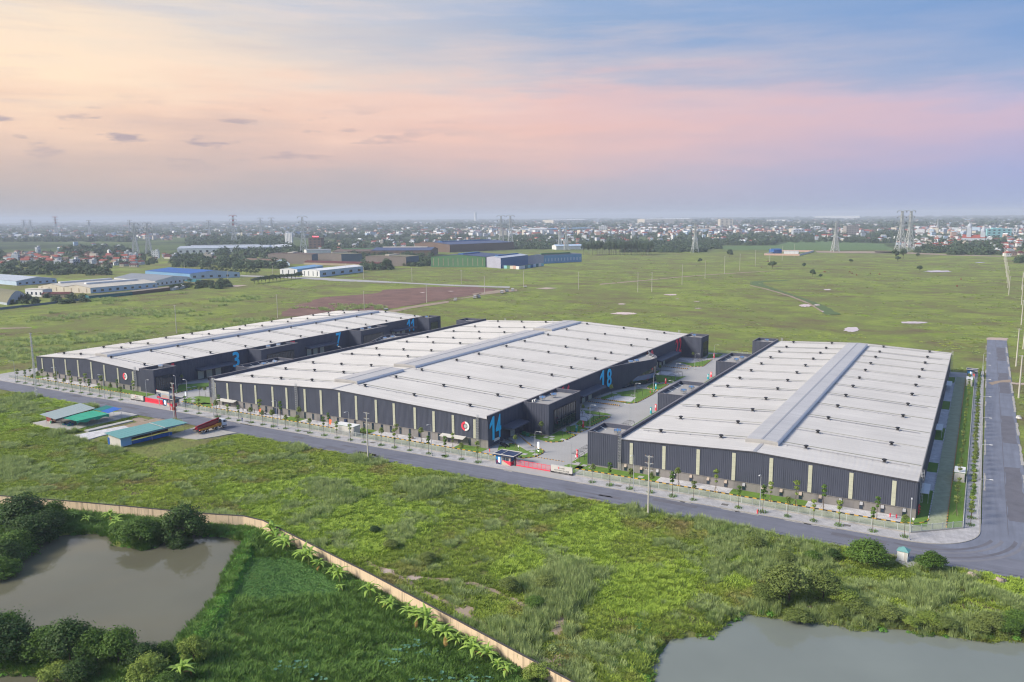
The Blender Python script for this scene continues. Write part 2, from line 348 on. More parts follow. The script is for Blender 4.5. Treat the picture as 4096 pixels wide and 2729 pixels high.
leafmat('grass_short', (0.150, 0.225, 0.042), (0.41, 0.51, 0.075), trans=0.35, c3=(0.34, 0.29, 0.11), pn=0.55, pscale=0.045)
leafmat('grass_tall', (0.26, 0.34, 0.12), (0.42, 0.50, 0.20), trans=0.4, c3=(0.24, 0.35, 0.09), pn=0.35, pscale=0.06)
leafmat('grass_lush', (0.075, 0.17, 0.028), (0.17, 0.29, 0.05), pn=0.3, pscale=0.07)
leafmat('grass_lime', (0.26, 0.38, 0.045), (0.40, 0.52, 0.075), pn=0.2, pscale=0.08)
leafmat('weed_mat', (0.085, 0.20, 0.045), (0.15, 0.29, 0.07), pn=0.3, pscale=0.15)

# ground: one sheet, patches of short grass, lime grass, brownish sedge and bare soil by position
def ground_material():
    m = bpy.data.materials.new('meadow_ground'); m.use_nodes = True; t = m.node_tree; b = t.nodes['Principled BSDF']
    b.inputs['Roughness'].default_value = 0.95; b.inputs['Specular IOR Level'].default_value = 0.1
    geo = NN(t, 'ShaderNodeNewGeometry')
    def nz(scale, det=5, off=0, sy=1.0, rough=0.6):
        mp = NN(t, 'ShaderNodeMapping'); mp.inputs['Location'].default_value = (off, off * 0.7, 0); mp.inputs['Scale'].default_value = (1.0, sy, 1.0); mp.inputs['Rotation'].default_value = (0, 0, 0.5)
        lk(t, geo.outputs['Position'], mp.inputs[0])
        n = NN(t, 'ShaderNodeTexNoise'); n.inputs['Scale'].default_value = scale; n.inputs['Detail'].default_value = det; n.inputs['Roughness'].default_value = rough; lk(t, mp.outputs[0], n.inputs['Vector']); return n.outputs['Fac']
    big = nz(0.012, 4, 50); mid = nz(0.05, 5, 200); fine = nz(0.45, 6, 0, rough=0.7); far = nz(0.003, 4, 900)
    c = RAMP(t, MA(t, 'ADD', MA(t, 'MULTIPLY', big, 0.5), MA(t, 'MULTIPLY', mid, 0.5)), [(0.30, (0.145, 0.122, 0.062)), (0.42, (0.172, 0.172, 0.066)), (0.50, (0.175, 0.210, 0.058)), (0.58, (0.230, 0.275, 0.062)), (0.68, (0.180, 0.215, 0.070))])
    c = MIX(t, MA(t, 'MULTIPLY', MA(t, 'SUBTRACT', nz(0.035, 3, 333, 1.6), 0.60), 9.0, clamp=True), c, (0.19, 0.29, 0.028))
    c = MIX(t, MA(t, 'MULTIPLY', MA(t, 'SUBTRACT', nz(0.022, 4, 777, 1.5), 0.52), 6.0, clamp=True), c, (0.150, 0.122, 0.066))
    fv = MA(t, 'ADD', 0.55, MA(t, 'MULTIPLY', fine, 0.90))
    cmb = NN(t, 'ShaderNodeCombineColor'); [lk(t, fv, cmb.inputs[i]) for i in range(3)]
    c = MIX(t, 1.0, c, cmb.outputs[0], 'MULTIPLY')
    # beyond the fields: paddies, groves and villages as a patchwork
    sp = NN(t, 'ShaderNodeSeparateXYZ'); lk(t, geo.outputs['Position'], sp.inputs[0])
    dist = MA(t, 'SQRT', MA(t, 'ADD', MA(t, 'MULTIPLY', sp.outputs[0], sp.outputs[0]), MA(t, 'MULTIPLY', sp.outputs[1], sp.outputs[1])))
    farc = RAMP(t, nz(0.0022, 6, 40, 1.0, 0.65), [(0.36, (0.030, 0.048, 0.026)), (0.46, (0.045, 0.066, 0.032)), (0.52, (0.080, 0.115, 0.042)), (0.62, (0.105, 0.140, 0.050)), (0.7, (0.06, 0.075, 0.04))])
    c = MIX(t, MA(t, 'DIVIDE', MA(t, 'SUBTRACT', dist, 1500.0), 500.0, clamp=True), c, farc)
    lk(t, c, b.inputs['Base Color'])
    bp = NN(t, 'ShaderNodeBump'); bp.inputs['Strength'].default_value = 1.0; bp.inputs['Distance'].default_value = 0.8; lk(t, fine, bp.inputs['Height']); lk(t, bp.outputs[0], b.inputs['Normal'])
    MT['ground'] = m
ground_material()
def water_material(name, col, rough=0.06, scale=1.2, strength=0.04):
    m = bpy.data.materials.new(name); m.use_nodes = True; t = m.node_tree; b = t.nodes['Principled BSDF']
    geo = NN(t, 'ShaderNodeNewGeometry'); n0 = NN(t, 'ShaderNodeTexNoise'); n0.inputs['Scale'].default_value = 0.05; n0.inputs['Detail'].default_value = 3; lk(t, geo.outputs['Position'], n0.inputs['Vector'])
    lk(t, MIX(t, n0.outputs['Fac'], col, tuple(c * 1.5 for c in col)), b.inputs['Base Color'])
    b.inputs['Roughness'].default_value = rough; b.inputs['IOR'].default_value = 1.33; b.inputs['Specular IOR Level'].default_value = 0.5
    n = NN(t, 'ShaderNodeTexNoise'); n.inputs['Scale'].default_value = scale; n.inputs['Detail'].default_value = 4; lk(t, geo.outputs['Position'], n.inputs['Vector'])
    bp = NN(t, 'ShaderNodeBump'); bp.inputs['Strength'].default_value = strength; bp.inputs['Distance'].default_value = 0.3; lk(t, n.outputs['Fac'], bp.inputs['Height']); lk(t, bp.outputs[0], b.inputs['Normal'])
    MT[name] = m
water_material('pond_water', (0.096, 0.092, 0.062), 0.015, 0.6, 0.010)
water_material('pond_water_grey', (0.145, 0.160, 0.140), 0.03, 1.4, 0.022)
water_material('puddle_water', (0.52, 0.45, 0.43), 0.06, 2.0, 0.02)  # pale pinkish base colour stands in for the sky reflected in the puddles

# paving with courses of small setts (too fine to pick apart at this distance)
def paver_material(name, c1, c2, joint, sx=0.4):
    m = bpy.data.materials.new(name); m.use_nodes = True; t = m.node_tree; b = t.nodes['Principled BSDF']; b.inputs['Roughness'].default_value = 0.9
    geo = NN(t, 'ShaderNodeNewGeometry'); br = NN(t, 'ShaderNodeTexBrick'); lk(t, geo.outputs['Position'], br.inputs['Vector'])
    br.inputs['Color1'].default_value = (*c1, 1); br.inputs['Color2'].default_value = (*c2, 1); br.inputs['Mortar'].default_value = (*joint, 1); br.inputs['Scale'].default_value = 1.0
    br.inputs['Brick Width'].default_value = sx; br.inputs['Row Height'].default_value = sx * 0.6; br.inputs['Mortar Size'].default_value = 0.06 * sx
    n = NN(t, 'ShaderNodeTexNoise'); n.inputs['Scale'].default_value = 0.5; n.inputs['Detail'].default_value = 6; lk(t, geo.outputs['Position'], n.inputs['Vector'])
    fv = MA(t, 'ADD', 0.6, MA(t, 'MULTIPLY', n.outputs['Fac'], 0.8)); cmb = NN(t, 'ShaderNodeCombineColor'); [lk(t, fv, cmb.inputs[i]) for i in range(3)]
    lk(t, MIX(t, 1.0, br.outputs[0], cmb.outputs[0], 'MULTIPLY'), b.inputs['Base Color']); MT[name] = m
paver_material('pavement', (0.47, 0.455, 0.46), (0.40, 0.39, 0.40), (0.24, 0.23, 0.22), 0.5)
paver_material('grass_paver', (0.38, 0.39, 0.29), (0.32, 0.34, 0.23), (0.16, 0.22, 0.08), 0.55)
paver_material('white_gravel', (0.62, 0.60, 0.60), (0.50, 0.49, 0.50), (0.40, 0.39, 0.39), 0.7)
# ---------------------------------------------------------------- survey windows on the photograph -> ground points
def ZW(x0, y0, s): return lambda x, y, z=0.0: G(x0 + x / s, y0 + y / s, z)
r1 = ZW(0, 1200, 2.24); r2 = ZW(800, 1200, 2.24); r3 = ZW(1650, 1200, 2.24); r4 = ZW(2300, 1300, 2.24); r5 = ZW(3050, 1300, 2.24)
r6 = ZW(0, 1900, 1.8914); r7 = ZW(1000, 1900, 1.8832); r8 = ZW(2846, 1900, 1.8832)
b1 = ZW(0, 820, 3.363); b2 = ZW(600, 820, 3.363); b3 = ZW(1200, 820, 3.363); b4 = ZW(1800, 820, 3.363); b5 = ZW(2400, 820, 3.363); b6 = ZW(3000, 820, 3.563); b7 = ZW(3500, 820, 3.564)
d1 = ZW(560, 1440, 5.885); d2 = ZW(2250, 1400, 4.708); d3 = ZW(3600, 1430, 4.238); d4 = ZW(3600, 1800, 2.851); d5 = ZW(160, 1580, 3.923); d7 = ZW(2000, 1560, 4.708); d8 = ZW(1900, 1040, 4.708)
def PL(r, pts, z=0.0): return [r(x, y, z) for x, y in pts]
def jitter(poly, amp, step, seed=0):
    rg = random.Random(seed); out = []
    for (x0, y0), (x1, y1) in zip(poly, poly[1:] + poly[:1]):
        n = max(1, int(math.hypot(x1 - x0, y1 - y0) / step))
        for k in range(n):
            t = k / n; out.append((x0 + (x1 - x0) * t + rg.uniform(-amp, amp), y0 + (y1 - y0) * t + rg.uniform(-amp, amp)))
    return out
def sheet(name, poly, z, m, parent=None, thick=None, kind='structure'):
    mb = MB()
    if thick: mb.prism(poly, z - thick, z)
    else:
        n = len(poly); a = sum(poly[i][0] * poly[(i + 1) % n][1] - poly[(i + 1) % n][0] * poly[i][1] for i in range(n))
        mb.quad(*[(x, y, z) for x, y in (poly if a > 0 else poly[::-1])])
    o = mb.build(name, MT[m], parent, world=parent is not None)
    if parent is None: tag(o, kind=kind)
    return o
def rect(x0, x1, y0, y1): return [(x0, y0), (x1, y0), (x1, y1), (x0, y1)]

# ---------------------------------------------------------------- ground with ponds
POND1 = PL(r6, [(380, 500), (450, 465), (560, 450), (740, 450), (850, 480), (850, 545), (960, 545), (1100, 575), (1250, 500), (1400, 455), (1560, 460), (1700, 480), (1850, 510),
                (1830, 545), (1770, 620), (1700, 760), (1640, 880), (1560, 1010), (1480, 1100), (1380, 1200), (1300, 1290), (1250, 1370), (1170, 1365)], -0.6) + [(-123, 72.5), (-131, 68), (-141, 63.5), (-156, 59), (-190, 58), (-200, 84), (-188, 92)]
POND2 = [G(x, y, -0.6) for x, y in [(2600, 2735), (2625, 2640), (2655, 2560)]] + PL(r8, [(0, 1225), (150, 1110), (250, 1050), (400, 1075), (570, 1100), (760, 1115), (900, 1130), (1020, 1155), (1130, 1195), (1220, 1172), (1450, 1170), (1600, 1215), (1750, 1215), (1880, 1240), (2050, 1265), (2354, 1255)], -0.6) + [(40, 160), (40, 85), (-35, 85)]
POND3 = [(-121.5, 66.8), (-127, 63.4), (-136, 59.8), (-152, 52), (-152, 30), (-108, 30), (-112, 61)]
def sdist(px, py, poly):
    """signed distance (negative inside) of numpy points to a polygon"""
    d = np.full(px.shape, 1e9); ins = np.zeros(px.shape, bool); n = len(poly)
    for i in range(n):
        ax, ay = poly[i]; bx, by = poly[(i + 1) % n]; ex, ey = bx - ax, by - ay
        t = np.clip(((px - ax) * ex + (py - ay) * ey) / (ex * ex + ey * ey + 1e-9), 0, 1)
        d = np.minimum(d, np.hypot(px - ax - t * ex, py - ay - t * ey))
        c = ((ay > py) != (by > py)) & (px < (bx - ax) * (py - ay) / (by - ay + 1e-12) + ax); ins ^= c
    return np.where(ins, -d, d)
def inside(x, y, poly): return bool(sdist(np.array([x]), np.array([y]), poly)[0] < 0)
def seq(a, b, n, p=2.2): return [a + (b - a) * (k / n) ** p for k in range(1, n + 1)]
xs = sorted([-420 - v for v in seq(0, 21000, 34, 2.6)]) + list(np.arange(-420, -216, 6.0)) + list(np.arange(-216, 26, 1.25)) + [26 + v for v in seq(0, 21000, 34, 2.6)]
ys = [-3000, -800, -200, 0, 25, 40] + list(np.arange(48, 186, 1.25)) + list(np.arange(190, 420, 10.0)) + [420 + v for v in seq(0, 21000, 44, 2.4)]
GX, GY = np.meshgrid(np.array(xs), np.array(ys))
near = (GX > -330) & (GX < 60) & (GY > 20) & (GY < 186)
bumps = 0.16 * np.sin(GX * 0.31 + 1.3 * np.sin(GY * 0.17)) * np.sin(GY * 0.27 + 0.8) + 0.10 * np.sin(GX * 0.9 + GY * 0.6) * np.sin(GY * 0.73 - GX * 0.2)
GZ = np.where(GY < 177, bumps, -0.12) * np.clip((177 - GY) / 6, 0, 1)
GZ = np.where(GY >= 177, -0.12, GZ)
out = ((GY > 415) & ~((GX > 0) & (GX < 17.5) & (GY < 548))) | (GX < -402) | (GX > 18)
GZ = np.where(out & (GY > 177), 0.0 + 0.12 * np.sin(GX * 0.05) * np.sin(GY * 0.06), GZ)
for pd in (POND1, POND2, POND3):
    s = sdist(GX, GY, pd); f = np.clip((1.3 - s) / 2.6, 0, 1); f = f * f * (3 - 2 * f)
    GZ = np.where(near, GZ * (1 - f) + (-1.7) * f, GZ)
# the weed-filled hollow between the dike and the boundary wall, and the bank under the wall
HOLLOW = PL(r7, [(0, 560), (80, 500), (330, 620), (620, 800), (900, 960), (1100, 1080), (1350, 1260), (1700, 1440), (1900, 1560), (1700, 1700), (-300, 1700), (-380, 1400), (-150, 900), (-60, 700)])
s = sdist(GX, GY, HOLLOW); f = np.clip((0.8 - s) / 2.5, 0, 1); GZ = np.where(near, GZ - 0.45 * f, GZ)
# dike
DIKE = PL(r6, [(1905, 450), (1850, 620), (1760, 800), (1700, 930), (1620, 1080), (1540, 1200), (1450, 1290), (1380, 1400)])
dk = np.full(GX.shape, 1e9)
for (ax, ay), (bx, by) in zip(DIKE[:-1], DIKE[1:]):
    t = np.clip(((GX - ax) * (bx - ax) + (GY - ay) * (by - ay)) / ((bx - ax) ** 2 + (by - ay) ** 2), 0, 1); dk = np.minimum(dk, np.hypot(GX - ax - t * (bx - ax), GY - ay - t * (by - ay)))
f = np.clip((2.2 - dk) / 1.6, 0, 1); GZ = np.where(near, np.maximum(GZ, -1.7 + (1.7 + 0.35) * f), GZ)
ny_, nx_ = GX.shape
idx = np.arange(ny_ * nx_).reshape(ny_, nx_)
gv = np.stack([GX.ravel(), GY.ravel(), GZ.ravel()], 1)
gf = np.stack([idx[:-1, :-1].ravel(), idx[:-1, 1:].ravel(), idx[1:, 1:].ravel(), idx[1:, :-1].ravel()], 1)
gm = bpy.data.meshes.new('ground'); gm.from_pydata(gv.tolist(), [], gf.tolist()); gm.materials.append(MT['ground']); gm.polygons.foreach_set('use_smooth', [True] * len(gm.polygons))
tag(new_obj('ground', gm), kind='structure')
_xs = np.array(xs); _ys = np.array(ys)
def ground_z(x, y):
    i = int(np.clip(np.searchsorted(_xs, x) - 1, 0, nx_ - 2)); j = int(np.clip(np.searchsorted(_ys, y) - 1, 0, ny_ - 2))
    tx = (x - _xs[i]) / (_xs[i + 1] - _xs[i]); ty = (y - _ys[j]) / (_ys[j + 1] - _ys[j])
    return float((GZ[j, i] * (1 - tx) + GZ[j, i + 1] * tx) * (1 - ty) + (GZ[j + 1, i] * (1 - tx) + GZ[j + 1, i + 1] * tx) * ty)
sheet('pond_water', rect(-205, -110, 67.2, 121), -0.6, 'pond_water')
sheet('pond_water', [(-205, 67.2), (-205, 30), (-106, 30), (-106, 67.2)], -0.604, 'pond_water')
sheet('pond_water', rect(-42, 60, 84, 156), -0.6, 'pond_water_grey')

# ---------------------------------------------------------------- roads, pavements, yards
arc = lambda cx, cy, r, a0, a1, n=10: [(cx + r * math.cos(rad(a0 + (a1 - a0) * k / n)), cy + r * math.sin(rad(a0 + (a1 - a0) * k / n))) for k in range(n + 1)]
sheet('road', jitter([(-620, 180), (-440, 180), (-230, 180), (-224, 172.5), (-212, 179.6), (-100, 179.8), (1, 179.8), (40, 181.5)], 0.25, 3, 3)[:-1] + [(40, 181.5), (14.2, 190.4), (-620, 190.4)], 0.02, 'asphalt')
sheet('side_street', [(-12, 190.402), (14.2, 190.402), (14.0, 320), (14.6, 533), (5.0, 531), (4.0, 210), (3.6, 204)], 0.021, 'asphalt_side')
rj = random.Random(77)
for k in range(16):      # worn and patched stretches, tyre sweeps at the corner
    x = rj.uniform(-330, -20); y = rj.uniform(181.5, 187); sheet('road_patch', jitter(rect(x, x + rj.uniform(4, 14), y, y + rj.uniform(0.7, 2.0)), 0.15, 1.2, 500 + k), 0.026, 'asphalt_dark')
for k, (y0, y1) in enumerate(((215, 262), (290, 330), (372, 420), (455, 500))):
    sheet('road_patch', jitter(rect(9.4, 13.2, y0, y1), 0.25, 3, 530 + k), 0.027, 'asphalt_dark')
sheet('road_joint', jitter(rect(9.15, 9.30, 205, 531), 0.03, 4, 661), 0.033, 'asphalt_dark')
for k, rr in enumerate((16.2, 18.0, 20.4, 22.0)):
    a_ = arc(-10, 203.8, rr, -100 + 3 * k, -14 + 4 * k, 16); b_ = arc(-10, 203.8, rr + 0.85, -98 + 3 * k, -17 + 4 * k, 16)[::-1]; sheet('tyre_marks', a_ + b_, 0.030 + 0.001 * k, 'asphalt_worn' if k % 2 else 'asphalt_dark')
for k in range(34):      # sand and dust along the kerbs and the near verge
    x = rj.uniform(-360, -5); w_ = rj.uniform(2, 9); yy, hh = (179.7, rj.uniform(0.3, 0.9)) if k % 2 else (189.3, rj.uniform(0.25, 0.6)); sheet('road_dust', jitter(rect(x, x + w_, yy, yy + hh), 0.12, 0.8, 560 + k), 0.036, 'tan_track' if k % 2 else 'kerb_grey')
for k in range(8):
    y = 230 + 36 * k; sheet('road_dust', jitter(rect(13.55, 14.25, y, y + rj.uniform(14, 30)), 0.2, 1.5, 600 + k), 0.037, 'kerb_grey')
    sheet('road_dust', jitter(rect(4.35, 4.75, y + 6, y + 6 + rj.uniform(8, 22)), 0.12, 1.5, 620 + k), 0.038, 'kerb_grey')
sheet('road_end_gravel', jitter([(4.8, 528), (15, 530), (15.4, 541), (5.2, 538)], 0.5, 1.5, 5), 0.05, 'pale_sand')
for nm, pts, z in (('dirt_spill', [(1500, 430), (1640, 400), (1880, 375), (1880, 425), (1700, 425), (1560, 470)], 0.04),):
    sheet(nm, jitter(PL(d3, pts), 0.12, 0.8, 8), z, 'tan_track')
sheet('track', jitter([(13.9, 394), (30, 396), (60, 394), (60, 399), (30, 400.5), (14, 398.5)], 0.4, 2, 6), 0.03, 'pale_sand')
pav = [(-384, 190.25), (-10, 190.25)] + arc(-10, 203.8, 13.55, -90, 0, 10) + [(3.55, 420), (0.35, 420), (0.35, 203.9), (-9.8, 195.0), (-384, 195.0)]
sheet('pavement', pav, 0.15, 'pavement', thick=0.3)
kb = MB(); kp = [(-384, 190.12), (-10, 190.12)] + arc(-10, 203.8, 13.68, -90, 0, 12) + [(3.68, 420)]
for (ax, ay), (bx, by) in zip(kp[:-1], kp[1:]):
    n = max(1, int(math.hypot(bx - ax, by - ay) / 1.5)); a = math.atan2(by - ay, bx - ax); Lb = math.hypot(bx - ax, by - ay) / n
    for k in range(n):
        t = (k + 0.5) / n; kb.rbox(ax + (bx - ax) * t, ay + (by - ay) * t, 0.07 + RNG.uniform(-0.01, 0.01), Lb - 0.04, 0.24, 0.2, a)
tag(kb.build('kerb', MT['kerb_grey']), kind='structure')
sheet('side_road', rect(-398, -384.5, 190.3, 412), 0.03, 'concrete_road')
sheet('side_road', [(-640, 190.45), (-384.3, 190.45), (-384.3, 193), (-420, 195), (-640, 196)], 0.04, 'pavement')
sheet('yard', [(-383.8, 195.0), (-9.9, 195.0), (0.3, 204), (0.3, 412), (-383.8, 412)], 0.10, 'concrete_road')
for i, (a, b_) in enumerate(((-383.5, -291.5), (-264, -121), (-94.5, -9.8))):
    sheet('grass_paving', rect(a, b_, 195.05, 200.45), 0.115, 'grass_paver')
sheet('entrance_apron', [(-114, 190.3), (-95, 190.3), (-101, 195.6), (-113, 195.6)], 0.156, 'concrete_road')
sheet('entrance_apron', [(-288, 190.3), (-266, 190.3), (-271, 195.6), (-284, 195.6)], 0.156, 'concrete_road')
sheet('grass_paving', [(-9.7, 195.3), (-3.2, 201), (-3.2, 400), (-6.9, 400), (-6.9, 207.5), (-9.7, 200.45)], 0.118, 'grass_paver')
# strip along the walls: white paving with stretches of lawn
for x0, x1, m in ((-97.5, -73, 'lawn'), (-73, -53, 'white_gravel'), (-53, -34, 'lawn'), (-34, -12.5, 'white_gravel'), (-12.5, -7.0, 'lawn'),
                  (-262, -253.5, 'lawn'), (-253.5, -215, 'white_gravel'), (-215, -207, 'lawn'), (-207, -181, 'white_gravel'), (-181, -174, 'lawn'), (-174, -140, 'white_gravel'), (-140, -129.6, 'lawn'),
                  (-380, -370, 'lawn'), (-370, -330, 'white_gravel'), (-330, -292, 'lawn')):
    sheet('lawn' if m == 'lawn' else 'paved_strip', rect(x0, x1, 200.8, 205.25), 0.16, m)
for y0, y1, m in ((205.3, 229, 'lawn'), (229, 246, 'white_gravel'), (246, 256, 'lawn'), (256, 283, 'white_gravel'), (283, 300, 'lawn'), (300, 330, 'white_gravel'), (330, 345, 'lawn'), (345, 385, 'white_gravel'), (385, 398, 'lawn')):
    sheet('lawn' if m == 'lawn' else 'paved_strip', rect(-9.55, -7.05, y0, y1), 0.16, m)
sheet('lawn', [(-2.95, 202), (0.1, 204.6), (0.1, 400), (-2.95, 400)], 0.165, 'lawn')
for r, pts, m, z in ((d7, [(-60, 1200), (-20, 1060), (180, 1018), (740, 1105), (830, 1160), (800, 1205), (660, 1270), (420, 1300), (200, 1240)], 'lawn', 0.16),
    (d7, [(330, 840), (600, 790), (915, 862), (1000, 840), (1130, 775), (1240, 800), (1450, 850), (1280, 935), (1150, 985), (980, 995), (850, 975), (600, 905)], 'lawn', 0.16),
    (d7, [(1240, 705), (1430, 668), (1680, 735), (1500, 808), (1260, 785)], 'lawn', 0.16), (d7, [(1430, 650), (1500, 580), (1640, 600), (1760, 500), (1950, 492), (2080, 515), (1720, 690), (1560, 690)], 'lawn', 0.16),
    (d7, [(1500, 385), (1700, 400), (2030, 450), (2110, 488), (1900, 484), (1500, 430)], 'lawn', 0.16), (d7, [(1492, 470), (1500, 440), (1750, 470), (1630, 596), (1492, 570)], 'white_gravel', 0.158),
    (d2, [(720, 905), (960, 818), (1480, 735), (1760, 760), (1690, 850), (1400, 1000), (1240, 1018), (740, 952)], 'lawn', 0.16), (d2, [(790, 940), (990, 868), (1390, 895), (1290, 985)], 'white_gravel', 0.166),
    (d2, [(1590, 690), (1690, 635), (2000, 655), (1800, 765), (1610, 720)], 'lawn', 0.16), (d2, [(1690, 480), (1850, 480), (2180, 510), (2330, 500), (2050, 630), (1775, 605), (1690, 560)], 'lawn', 0.16),
    (d2, [(1780, 450), (1850, 405), (2250, 450), (2090, 500)], 'white_gravel', 0.166), (d2, [(1690, 440), (1800, 390), (1850, 400), (1780, 445)], 'lawn', 0.16),
    (r4, [(900, 330), (1050, 345), (1230, 310), (1150, 372), (1060, 375)], 'lawn', 0.16), (r4, [(900, 300), (1010, 290), (1150, 305), (1050, 340)], 'white_gravel', 0.158), (r4, [(1200, 262), (1330, 262), (1290, 290), (1180, 300)], 'lawn', 0.16),
    (d1, [(790, 790), (925, 590), (1620, 540), (1620, 640), (900, 770)], 'lawn', 0.16), (d1, [(985, 985), (1180, 885), (1400, 860), (1645, 880), (1660, 1050), (1400, 1050), (1200, 1030)], 'lawn', 0.16)):
    sheet('lawn' if m == 'lawn' else 'gravel_bed', PL(r, pts), z, m)
sheet('lawn', rect(-100.6, -95.6, 205.3, 400), 0.16, 'lawn')
sheet('lawn', [(-102, 197), (-95.4, 196.5), (-95.4, 203.4), (-100.5, 203.6)], 0.16, 'lawn')
# ---------------------------------------------------------------- open fields behind
SOIL = PL(b3, [(-250, 1440), (0, 1345), (150, 1292), (330, 1247), (640, 1222), (1000, 1192), (1150, 1142), (1500, 1118), (1900, 1102), (2354, 1104)]) + PL(b4, [(420, 1112), (640, 1130), (560, 1168), (420, 1205), (0, 1262)]) + PL(b3, [(1800, 1300), (1200, 1400), (1000, 1450), (300, 1500), (-250, 1500)])
sheet('bare_soil', jitter(SOIL, 2.2, 8, 11), 0.16, 'brown_soil')
for i, pts in enumerate(([b2(1220, 945), b2(1580, 958), b2(2354, 984), b3(500, 995), b3(1000, 1020), b3(1330, 1040), b4(0, 1074), b4(800, 1100), b4(790, 1120), b4(0, 1092), b3(1330, 1056), b3(900, 1042), b3(400, 1022), b2(2354, 1012), b2(1220, 962)],)):
    sheet('far_road', jitter(list(pts), 0.8, 15, 12), 0.19, 'concrete_road')
for nm, pts, m in (('dirt_track', PL(b3, [(1080, 1448), (1500, 1366), (2000, 1290), (2354, 1238)]) + PL(b4, [(300, 1198), (620, 1150), (900, 1140), (900, 1165), (640, 1190), (300, 1230), (0, 1285)]) + PL(b3, [(2000, 1320), (1500, 1395), (1250, 1450)]), 'tan_track'),
                   ('dirt_track', PL(b4, [(1150, 1125), (1300, 1112), (1450, 1120), (1300, 1138)]), 'pale_sand'),
                   ('field_track', PL(b5, [(0, 1063), (400, 1030), (1000, 975), (1450, 938), (2000, 905), (2354, 885), (2354, 890), (2000, 912), (1450, 946), (1000, 984), (400, 1042), (0, 1078)]), 'tan_track'),
                   ('field_track', PL(b6, [(0, 1145), (230, 1195), (560, 1290), (850, 1400), (1050, 1530), (1030, 1535), (830, 1410), (540, 1300), (220, 1205), (0, 1155)]), 'tan_track'),
                   ('field_track', PL(b6, [(930, 655), (1500, 660), (2138, 668), (2138, 690), (1300, 690), (960, 680)]), 'tan_track'), ('field_track', PL(b7, [(0, 655), (600, 682), (1100, 708), (1800, 728), (1800, 740), (1000, 720), (400, 695), (0, 680)]), 'tan_track'),
                   ('field_track', PL(r1, [(0, 252), (300, 248), (280, 256), (0, 264)]), 'tan_track'), ('field_track', PL(b2, [(1090, 1080), (1330, 1080), (1200, 1100), (1060, 1110)]), 'pale_sand')):
    sheet(nm, jitter(pts, 0.5, 6, 13), 0.20, m)
sheet('field_strip', jitter(PL(b6, [(0, 1095), (150, 1085), (600, 1068), (500, 1085), (200, 1100), (170, 1130), (420, 1215), (700, 1310), (960, 1400), (1150, 1480), (1300, 1568), (1100, 1568), (980, 1490), (840, 1395), (560, 1282), (230, 1185), (0, 1135)]), 1.0, 8, 14), 0.18, 'ditch_green')
for r, y0, y1, n in ((b6, 515, 650, 0),):
    sheet('green_paddy', jitter(PL(b5, [(1560, 560), (2354, 548)]) + PL(b6, [(600, 520), (1050, 515), (1900, 560), (2050, 640), (1000, 648), (0, 640)]) + PL(b5, [(1900, 612), (1680, 600)]), 3, 20, 15), 0.22, 'paddy')
for i, (r, x, y, hw, hh) in enumerate(((b5, 945, 1212, 95, 10), (b5, 290, 1337, 60, 8), (b5, 330, 1464, 190, 17), (b5, 1295, 1305, 45, 4), (b5, 1320, 1395, 50, 5), (b6, 1100, 1212, 60, 9), (b6, 785, 1437, 90, 22), (b6, 955, 1430, 50, 9), (b7, 900, 950, 200, 15), (b7, 1500, 823, 75, 6), (r5, 795, 45, 70, 25), (r5, 1350, -18, 130, 11), (b5, 1040, 1267, 30, 4), (b3, 1650, 1183, 40, 4), (b3, 2030, 1164, 40, 4), (b6, 1040, 1520, 20, 5))):
    rg = random.Random(100 + i); pts = []
    for k in range(26):
        a = 2 * math.pi * k / 26; q = rg.uniform(0.72, 1.08); pts.append(r(x + hw * q * math.cos(a), y + hh * q * math.sin(a)))
    sheet('puddle', pts, 0.24, 'puddle_water')
BARE = []
# bare and sandy patches in the near meadow, and the trodden strip above the wall
for i, (r, x, y, hw, hh) in enumerate(((r7, 1230, 775, 80, 22), (r7, 1510, 800, 55, 14), (r7, 1640, 1040, 60, 50), (r7, 1840, 1175, 40, 18), (r7, 2320, 1140, 70, 90), (r7, 2330, 1400, 50, 60), (r7, 1030, 735, 70, 20), (r8, 590, 490, 120, 25), (r8, 1550, 1032, 170, 14), (r7, 720, 525, 40, 12), (r8, 780, 1000, 90, 25), (d5, 1560, 390, 130, 40))):
    rg = random.Random(300 + i); pts = []
    for k in range(22):
        a = 2 * math.pi * k / 22; q = rg.uniform(0.6, 1.1); gx, gy = r(x + hw * q * math.cos(a), y + hh * q * math.sin(a)); pts.append((gx, gy))
    BARE.append(pts)
    mb = MB(); cx = sum(p[0] for p in pts) / 22; cy_ = sum(p[1] for p in pts) / 22
    vs_ = [(cx, cy_, ground_z(cx, cy_) + 0.08)] + [(x_, y_, ground_z(x_, y_) + 0.06) for x_, y_ in pts]
    mb.add(vs_, [(0, k + 1, (k + 1) % 22 + 1) for k in range(22)])
    tag(mb.build('bare_patch', MT['tan_track' if i % 3 else 'pale_sand']), kind='structure')
